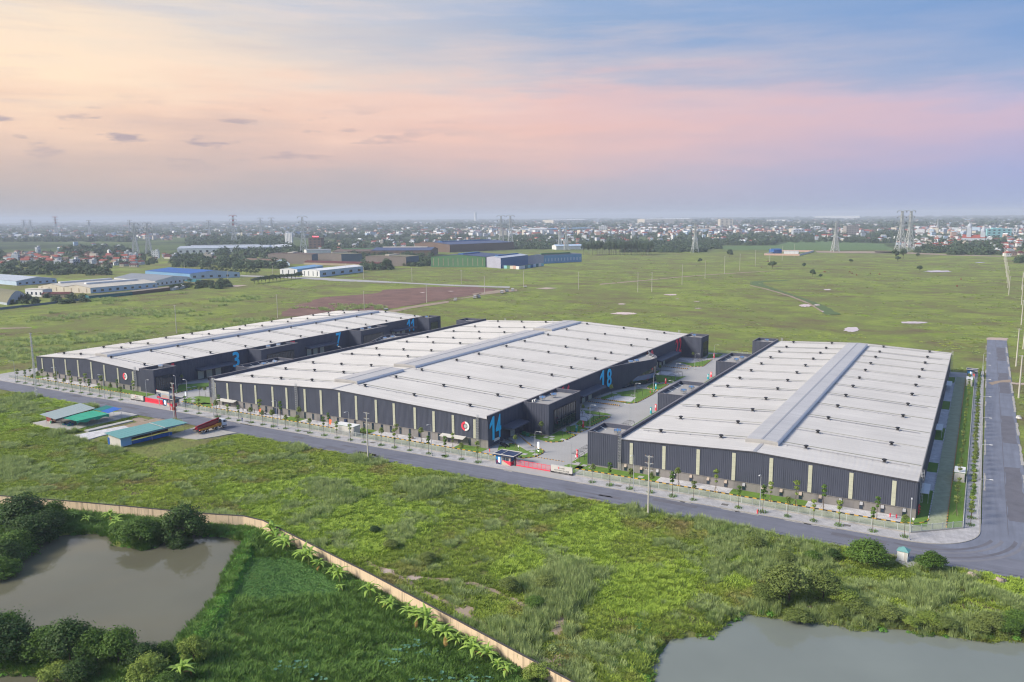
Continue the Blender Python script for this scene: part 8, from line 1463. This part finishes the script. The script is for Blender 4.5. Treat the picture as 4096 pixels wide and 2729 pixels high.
block('brown office block with a glowing red roof sign', b2, 2220, 588, 30, 26, 24, 'far_brown', 4, 3); gx, gy = b2(2240, 588); T = thing('roof_sign', 'glowing red roof sign on the brown office block', 'sign', (gx, gy, 24.8), rad(30)); D('sign_red', (0.8, 0.05, 0.08), 0.5, 0.0, emit=(1.0, 0.10, 0.13, 2.2)); MB().box(-6, 6, -0.4, 0.4, 2.0, 4.4).build('letter_band', MT['sign_red'], T); MB().add([(-8, -.4, 2), (-5.6, -.4, 2), (-7, -.4, 6)], [(0, 1, 2)]).build('flame_mark', MT['sign_red'], T); MB().box(-6, 6, 0.4, 0.7, 0, 2.0).build('frame', MT['black_steel'], T)
gx, gy = b4(345, 240); T = thing('water_tower', 'slender white cylindrical tower rising above the horizon', 'tower', (gx, gy, 0)); MB().cyl((0, 0, 0), (0, 0, 112), 13, 13, 24).build('shaft', MT['white_paint'], T); MB().cyl((0, 0, 112), (0, 0, 121), 14.5, 14.5, 24).build('head', MT['white_paint'], T); [MB().rbox(3, -13, z, 7, 2, 6, rad(30)).build('window', MT['far_slate'], T) for z in (62, 78, 94, 106)]
gx, gy = b7(1400, 555); T = thing('church', 'grey-white church with two towers and red roof in the right-hand town', 'church', (gx, gy, 0), rad(-5)); T.scale = (0.66, 0.66, 0.80); MB().box(-38, 36, 0, 24, 0, 17).build('nave_wall', MT['far_bluegrey'], T); MB().add([(-38, -1, 17), (36, -1, 17), (36, 25, 17), (-38, 25, 17), (-36, 12, 26), (34, 12, 26)], [(0, 1, 5, 4), (2, 3, 4, 5), (3, 0, 4), (1, 2, 5)]).build('roof', MT['far_redtile'], T)
for x, h in ((-16, 46), (27, 34)): o = MB().box(x - 7, x + 7, 2, 16, 0, h).build('bell_tower', MT['far_bluegrey'], T); MB().lathe([(7.5, 0), (7.8, 4), (5.5, 9), (1.5, 13), (0.6, 20)], 10, (x, 9, h)).build('dome', MT['far_bluegrey'], o)
for i in range(9): MB().box(-36 + 8 * i, -33 + 8 * i, -0.3, 0.0, 5, 12).build('window', MT['far_slate'], T)
for i in range(5):
    gx, gy = b2(1835 + 20 * i, 548); T = thing('silo', 'white cement silo behind the white hall, %s in the row' % ordinal(i), 'silo', (gx, gy, 0), 0, 'white silos'); MB().cyl((0, 0, 4), (0, 0, 32), 2.7, 2.7, 14).build('drum', MT['far_white'], T); MB().lathe([(2.7, 32), (1.4, 34), (0.4, 35)], 14).build('cap', MT['far_bluegrey'], T); [MB().bar((2 * math.cos(a), 2 * math.sin(a), 0), (2 * math.cos(a), 2 * math.sin(a), 5), 0.5).build('leg', MT['far_slate'], T) for a in (0.7, 2.3, 3.9, 5.5)]
# ---------------------------------------------------------------- houses: the 300 largest in view one by one, the rest as one distant town
def house_mesh(w, d, h, kind, floors):
    m = MB(); m.mat(0).box(-w / 2, w / 2, -d / 2, d / 2, 0, h); m.mat(1)
    for f in range(floors):
        z = h * (f + 0.32) / floors
        for b in range(3): m.box(-w / 2 + w * (b + .3) / 3, -w / 2 + w * (b + .65) / 3, -d / 2 - 0.06, -d / 2, z, z + h / floors * 0.42); m.box(w / 2, w / 2 + 0.06, -d / 2 + d * (b + .3) / 3, -d / 2 + d * (b + .6) / 3, z, z + h / floors * 0.42)
    r = MB()
    if kind == 'gable': r.add([(-w / 2 - .5, -d / 2 - .5, h), (w / 2 + .5, -d / 2 - .5, h), (w / 2 + .5, d / 2 + .5, h), (-w / 2 - .5, d / 2 + .5, h), (0, -d / 2 - .5, h + w * .32), (0, d / 2 + .5, h + w * .32)], [(0, 4, 5, 3), (1, 2, 5, 4), (0, 1, 4), (2, 3, 5), (3, 2, 1, 0)])
    elif kind == 'hip': r.add([(-w / 2 - .5, -d / 2 - .5, h), (w / 2 + .5, -d / 2 - .5, h), (w / 2 + .5, d / 2 + .5, h), (-w / 2 - .5, d / 2 + .5, h), (0, -d / 5, h + w * .3), (0, d / 5, h + w * .3)], [(0, 1, 4), (1, 2, 5, 4), (2, 3, 5), (3, 0, 4, 5), (3, 2, 1, 0)])
    else: r.box(-w / 2 - .2, w / 2 + .2, -d / 2 - .2, d / 2 + .2, h, h + .4); r.box(-w / 4, w / 4, d * .05, d * .4, h + .4, h + 3.0); r.box(-w / 2, w / 2, d * .0, d * .42, h + 3.0, h + 3.2)
    return m, r
HK = [('white', 'red-tiled gable', 'far_white', 'far_redtile', 8, 12, 5.0, 'gable', 1), ('white', 'red-tiled hipped', 'far_white', 'far_redtile', 8, 10, 8.5, 'hip', 2), ('cream', 'dark red gabled', 'far_cream', 'far_maroon', 7, 13, 4.2, 'gable', 1), ('cream', 'flat', 'far_cream', 'far_cream', 6, 14, 10.5, 'flat', 3), ('pale grey', 'flat', 'far_bluegrey', 'far_white', 6, 13, 9.5, 'flat', 3), ('pale blue', 'red-tiled gable', 'far_lightblue', 'far_redtile', 8, 11, 7.0, 'gable', 2), ('pinkish', 'brown gabled', 'far_pink', 'far_brown', 8, 12, 4.5, 'gable', 1), ('white', 'grey sheet', 'far_white', 'far_slate', 9, 15, 5.0, 'gable', 1), ('white', 'flat', 'far_white', 'far_white', 5.5, 12, 12.5, 'flat', 4)]
HM = []
for c, rf, wm, rm_, w, d, h, kd, fl in HK: a, b = house_mesh(w, d, h, kd, fl); HM.append((a.mesh('wall', [MT[wm], MT['glass_dark']]), b.mesh('roof', MT[rm_])))
ZONES = [(b1, 0, 1900, 640, 840, 120, 'in the left village'), (b1, 560, 1750, 548, 640, 14, 'at the left village edge'), (b2, 0, 430, 690, 790, 8, 'by the main road'), (b2, 700, 1150, 690, 760, 5, 'near the white factory'), (b3, 580, 2354, 478, 575, 62, 'behind the dark factories'), (b3, 130, 560, 500, 600, 8, 'near the lit office'), (b4, 0, 640, 455, 560, 42, 'behind the blue factory'), (b4, 860, 1800, 385, 545, 62, 'in the middle town'), (b4, 1800, 2354, 370, 500, 36, 'beyond the dark wood'), (b5, 0, 2354, 370, 520, 120, 'in the town centre'), (b6, 0, 2138, 400, 515, 66, 'behind the green paddy'), (b7, 560, 2124, 440, 640, 130, 'in the right-hand town'), (b7, 1700, 2124, 560, 740, 26, 'at the right edge'), (b7, 200, 1700, 560, 620, 26, 'before the church'),
    (b1, 80, 2300, 425, 480, 90, 0), (b2, 300, 2354, 325, 430, 240, 0), (b3, 0, 2354, 355, 420, 190, 0), (b4, 0, 1000, 355, 400, 80, 0), (b4, 860, 2354, 290, 380, 110, 0), (b5, 0, 2354, 265, 370, 220, 0), (b6, 0, 2138, 290, 400, 160, 0), (b7, 0, 2124, 300, 440, 230, 0)]
hs_ = []
rh = random.Random(99)
for r, x0, x1, y0, y1, n, area in ZONES:
    for k in range(n):
        cx, cy_ = rh.uniform(x0, x1), rh.uniform(y0, y1); gx, gy = r(cx, cy_); hs_.append((math.hypot(gx, gy), gx, gy, area, rh.randrange(len(HK)) if rh.random() < .4 else rh.choice((0, 0, 1, 2, 2, 6))))
hs_.sort(key=lambda q: (q[3] == 0, q[0])); far = []; cnt = 0
for d, gx, gy, area, kd in hs_:
    if area and cnt < 300:
        c, rf = HK[kd][0], HK[kd][1]; T = thing('house', '%s house with %s roof %s' % (c, rf, area), 'house', (gx, gy, 0), rad(rh.choice((20, 25, 110, 115, -60, 70)) + rh.uniform(-6, 6)), '%s houses with %s roofs %s' % (c, rf, area)); s = rh.uniform(0.72, 1.08); T.scale = (s, s, s * rh.uniform(.8, 1.15)); part('wall', HM[kd][0], T); part('roof', HM[kd][1], T); cnt += 1
    elif rh.random() < .92: far.append((gx, gy, kd, rh.uniform(0.7, 1.25)))
_by = {}
for o in COL.objects:
    if o.get('category') == 'house' and o.name.startswith('house') and 'group' in o: _by.setdefault(o['label'], []).append(o)
for lb, os_ in _by.items():
    if len(os_) > 1:
        for i, o in enumerate(sorted(os_, key=lambda q: q.location.x / q.location.y)): o['label'] = '%s, %s from left' % (lb, ordinal(i))
for k in range(3800):
    px_, py_ = rh.uniform(-60, 4150), 872 + 12 * (0) + 60 * rh.random() ** 1.2 + (14 - 30 * 0) - 30 * 0; hy = 890 - px_ * 0.00757; py_ = hy + 9 + 62 * rh.random() ** 1.1
    if px_ < 1600 and rh.random() < .45: continue
    gx, gy = G(px_, py_); far.append((gx, gy, rh.randrange(len(HK)), rh.uniform(0.8, 1.7) * (1 + math.hypot(gx, gy) / 16000)))
wv, wf, rv, rf_ = [], [], [], []
for gx, gy, kd, s in far:
    c, _, wm, rm_, w, d, h, kn, fl = HK[kd]; a = rh.uniform(0, 3.14); ca, sa = math.cos(a), math.sin(a); w *= s; d *= s; h *= min(s, 1.5); P_ = lambda x, y, z: (gx + x * ca - y * sa, gy + x * sa + y * ca, z); n = len(wv)
    wv += [P_(x, y, z) for z in (0, h) for x, y in ((-w / 2, -d / 2), (w / 2, -d / 2), (w / 2, d / 2), (-w / 2, d / 2))]; wf += [(n, n + 1, n + 5, n + 4), (n + 1, n + 2, n + 6, n + 5), (n + 2, n + 3, n + 7, n + 6), (n + 3, n, n + 4, n + 7)]; n = len(rv); q = w * .3 if kn != 'flat' else 0.3
    rv += [P_(-w / 2 - .5, -d / 2 - .5, h), P_(w / 2 + .5, -d / 2 - .5, h), P_(w / 2 + .5, d / 2 + .5, h), P_(-w / 2 - .5, d / 2 + .5, h), P_(0, -d / 2 - .5, h + q), P_(0, d / 2 + .5, h + q)]; rf_ += [(n, n + 4, n + 5, n + 3), (n + 1, n + 2, n + 5, n + 4), (n, n + 1, n + 4), (n + 2, n + 3, n + 5)]
def island_ramp(name, stops):
    m = bpy.data.materials.new(name); m.use_nodes = True; t = m.node_tree; g_ = NN(t, 'ShaderNodeNewGeometry'); lk(t, RAMP(t, g_.outputs['Random Per Island'], stops, 'CONSTANT'), t.nodes['Principled BSDF'].inputs['Base Color']); t.nodes['Principled BSDF'].inputs['Roughness'].default_value = 0.8; MT[name] = m
island_ramp('town_walls', [(0, WALLC['white']), (0.4, WALLC['cream']), (0.6, WALLC['bluegrey']), (0.75, WALLC['pink']), (0.85, WALLC['lightblue'])]); island_ramp('town_roofs', [(0, WALLC['redtile']), (0.35, WALLC['maroon']), (0.5, WALLC['white']), (0.72, WALLC['slate']), (0.86, WALLC['brown'])])
me = bpy.data.meshes.new('distant_town'); me.from_pydata(wv + rv, [], wf + [tuple(i + len(wv) for i in f) for f in rf_]); me.materials.append(MT['town_walls']); me.materials.append(MT['town_roofs']); me.polygons.foreach_set('material_index', [0] * len(wf) + [1] * len(rf_)); tag(new_obj('distant_town', me), 'mass of small white and red-roofed houses out to the horizon', 'town', kind='stuff')
# ---------------------------------------------------------------- background trees
FT = [leafblob(400 + i, 110, 0.5, 1.0, 0.16, 'leaf_far') for i in range(4)]
tx, ty, ts, tz = [], [], [], []
def belt(r, x0, x1, y0, y1, n, s0, s1, hmul=0.92):
    for k in range(int(n * 1.3)):
        gx, gy = r(rh.uniform(x0, x1), rh.uniform(y0, y1)); s = rh.uniform(s0, s1); tx.append(gx); ty.append(gy); ts.append(s * 1.25); tz.append(s * hmul * rh.uniform(.7, 1.2))
for a in ((b1, 0, 1500, 810, 950, 90, 6, 12), (b1, 850, 1750, 590, 680, 130, 8, 16), (b1, 0, 1750, 450, 500, 200, 10, 18), (b1, 0, 2354, 330, 420, 200, 12, 26), (b1, 0, 2100, 640, 820, 120, 6, 11), (b1, 0, 1200, 1240, 1340, 34, 4, 7), (b2, 500, 1850, 450, 560, 280, 12, 22), (b2, 850, 2000, 590, 700, 150, 10, 18), (b2, 950, 1800, 740, 860, 110, 8, 14), (b2, 300, 950, 680, 840, 70, 7, 13), (b2, 300, 2354, 330, 440, 330, 10, 20), (b2, 500, 1080, 1050, 1130, 40, 4, 7), (b3, 320, 640, 500, 620, 60, 8, 14), (b3, 550, 1760, 650, 730, 100, 8, 13), (b3, 830, 1250, 780, 880, 60, 6, 11), (b3, 1400, 1760, 760, 830, 60, 6, 11), (b3, 0, 700, 400, 450, 120, 10, 18), (b3, 600, 2354, 380, 450, 260, 8, 16), (b3, 500, 2354, 460, 580, 200, 7, 13), (b3, 0, 2354, 240, 340, 300, 16, 34), (b4, 0, 900, 500, 575, 160, 8, 15), (b4, 850, 1420, 430, 600, 220, 8, 16), (b4, 1050, 2354, 360, 560, 220, 7, 13), (b4, 0, 2354, 200, 340, 300, 18, 36), (b5, 300, 1420, 520, 640, 330, 8, 14), (b5, 0, 2354, 260, 530, 420, 8, 16), (b5, 1360, 1620, 480, 600, 60, 8, 14), (b5, 1620, 2354, 470, 545, 130, 7, 12), (b5, 0, 2354, 180, 280, 260, 20, 40), (b6, 0, 2138, 380, 540, 380, 7, 15), (b6, 600, 2138, 220, 380, 380, 14, 30), (b6, 0, 900, 250, 330, 160, 14, 26), (b7, 0, 560, 300, 480, 240, 10, 20), (b7, 560, 2124, 440, 650, 170, 6, 12), (b7, 1080, 1790, 560, 715, 230, 8, 15), (b7, 590, 1080, 560, 690, 70, 7, 12), (b7, 0, 2124, 180, 330, 420, 16, 36), (b7, 2010, 2124, 760, 830, 10, 6, 10)): belt(*a)
for k in range(3400): px_ = rh.uniform(-60, 4150); py_ = 890 - px_ * 0.00757 + 7 + 55 * rh.random() ** 1.4; gx, gy = G(px_, py_); s = rh.uniform(10, 20) * (1 + math.hypot(gx, gy) / 7000); tx.append(gx); ty.append(gy); ts.append(s * 2.2); tz.append(s * .6)
n_ = len(tx); scatter('distant_trees', 'dark tree groves spreading between the far houses', 'trees', np.array(tx), np.array(ty), np.zeros(n_), np.array(ts), FT, np.array(tz))
for i, (r, x, y, h, w, key, lab) in enumerate(((b5, 1745, 708, 15, 8, 210, 'lone rounded tree in the field before the pylon'), (b6, 320, 908, 10, 8, 211, 'dense round tree left of the walled compound track'), (b6, 890, 1022, 9, 5, 210, 'airy tree in the middle of the right field'), (b6, 1003, 1045, 5, 3.2, 211, 'small round tree right of the airy field tree'), (b6, 1437, 838, 7, 4, 211, 'small tree on the far field bank'), (b7, 295, 775, 17, 8, 210, 'left tree of the trio below the tall pylons'), (b7, 400, 768, 17, 8, 211, 'right tree of the trio below the tall pylons'), (b7, 318, 805, 8, 6, 211, 'low bush in front of the trio below the tall pylons'), (b7, 610, 755, 8, 4.5, 211, 'small round tree right of the pylon trio'), (b7, 638, 955, 8, 5, 211, 'round bush beside the pale puddle at the right'), (b5, 1345, 785, 8, 5, 210, 'tree in the scrub line of the middle field'), (b6, 765, 895, 7, 4, 210, 'thin tree on the field bank'), (b3, 1165, 870, 16, 10, 211, 'large tree before the third taupe factory'), (b3, 985, 885, 9, 6, 211, 'round tree right of the light blue warehouse'), (b2, 1030, 1085, 7, 5.5, 211, 'dark tree at the end of the left factory lane'))):
    gx, gy = r(x, y); tree('tree', lab, gx, gy, h, w / 1.0 * 0.5 * 1.6, key, z=0.1, leaf='leaf_far', n=900, size=0.42)
for i in range(13):
    gx, gy = b2(1405 + 50 * i, 1062 - 6.2 * i); tree('tree', 'umbrella-crowned tree in the row by the far road, %s from the left' % ordinal(i), gx, gy, RNG.uniform(6, 7.5), RNG.uniform(4.5, 6), 212, group='row of umbrella trees', z=0.1, leaf='leaf_far', n=700, size=0.45, zlow=0.45)
for i in range(7):
    gx, gy = b2(310 + 85 * i, 1150 - 9 * i); tree('tree', 'dark umbrella tree along the left factory lane, %s from the left' % ordinal(i), gx, gy, RNG.uniform(5, 6.5), RNG.uniform(3.5, 5), 212, group='umbrella trees by the factory lane', z=0.1)
for i in range(24):
    gx, gy = b2(700 + 33 * i, (872 if i % 2 else 905) + 2.0 * i); tree('tree', 'small roadside tree in the green strip beside the blue-roofed factory, %s from the left' % ordinal(i), gx, gy, RNG.uniform(6, 8), RNG.uniform(2.4, 3.4), 213, group='small roadside trees', z=0.1, leaf='leaf_far', n=500, size=0.5, zlow=0.35)
for i in range(44):
    q = i / 43; x = 1795 + 900 * q; gx, gy = (b4(x, 684 - 6 * RNG.random()) if x < 2354 else b5(x - 2018, 682 - 8 * RNG.random())); tree('tall_tree', 'tall slender tree in the dark planted wood, %s from the left' % ordinal(i), gx + RNG.uniform(-6, 6), gy + RNG.uniform(0, 30), RNG.uniform(21, 27), RNG.uniform(4.5, 6.5), 214, group='planted wood of tall slender trees', z=0.1, leaf='leaf_far', n=800, size=0.35, zlow=0.22, trunk=0.5)
HAZE = 1.25e-4
# ---------------------------------------------------------------- haze: even, pale air round the whole scene
hz = MB().box(-23000, 23000, -3600, 23000, -3.2, 128.0)
hm = bpy.data.materials.new('haze_air'); hm.use_nodes = True; ht = hm.node_tree; ht.nodes.clear()
pv = NN(ht, 'ShaderNodeVolumePrincipled'); pv.inputs['Color'].default_value = (0.78, 0.87, 1.0, 1); pv.inputs['Density'].default_value = HAZE; pv.inputs['Anisotropy'].default_value = 0.0
ho = NN(ht, 'ShaderNodeOutputMaterial'); lk(ht, pv.outputs[0], ho.inputs['Volume'])
tag(hz.build('haze', hm), 'pale evening haze hanging over the plain', 'haze', kind='stuff')
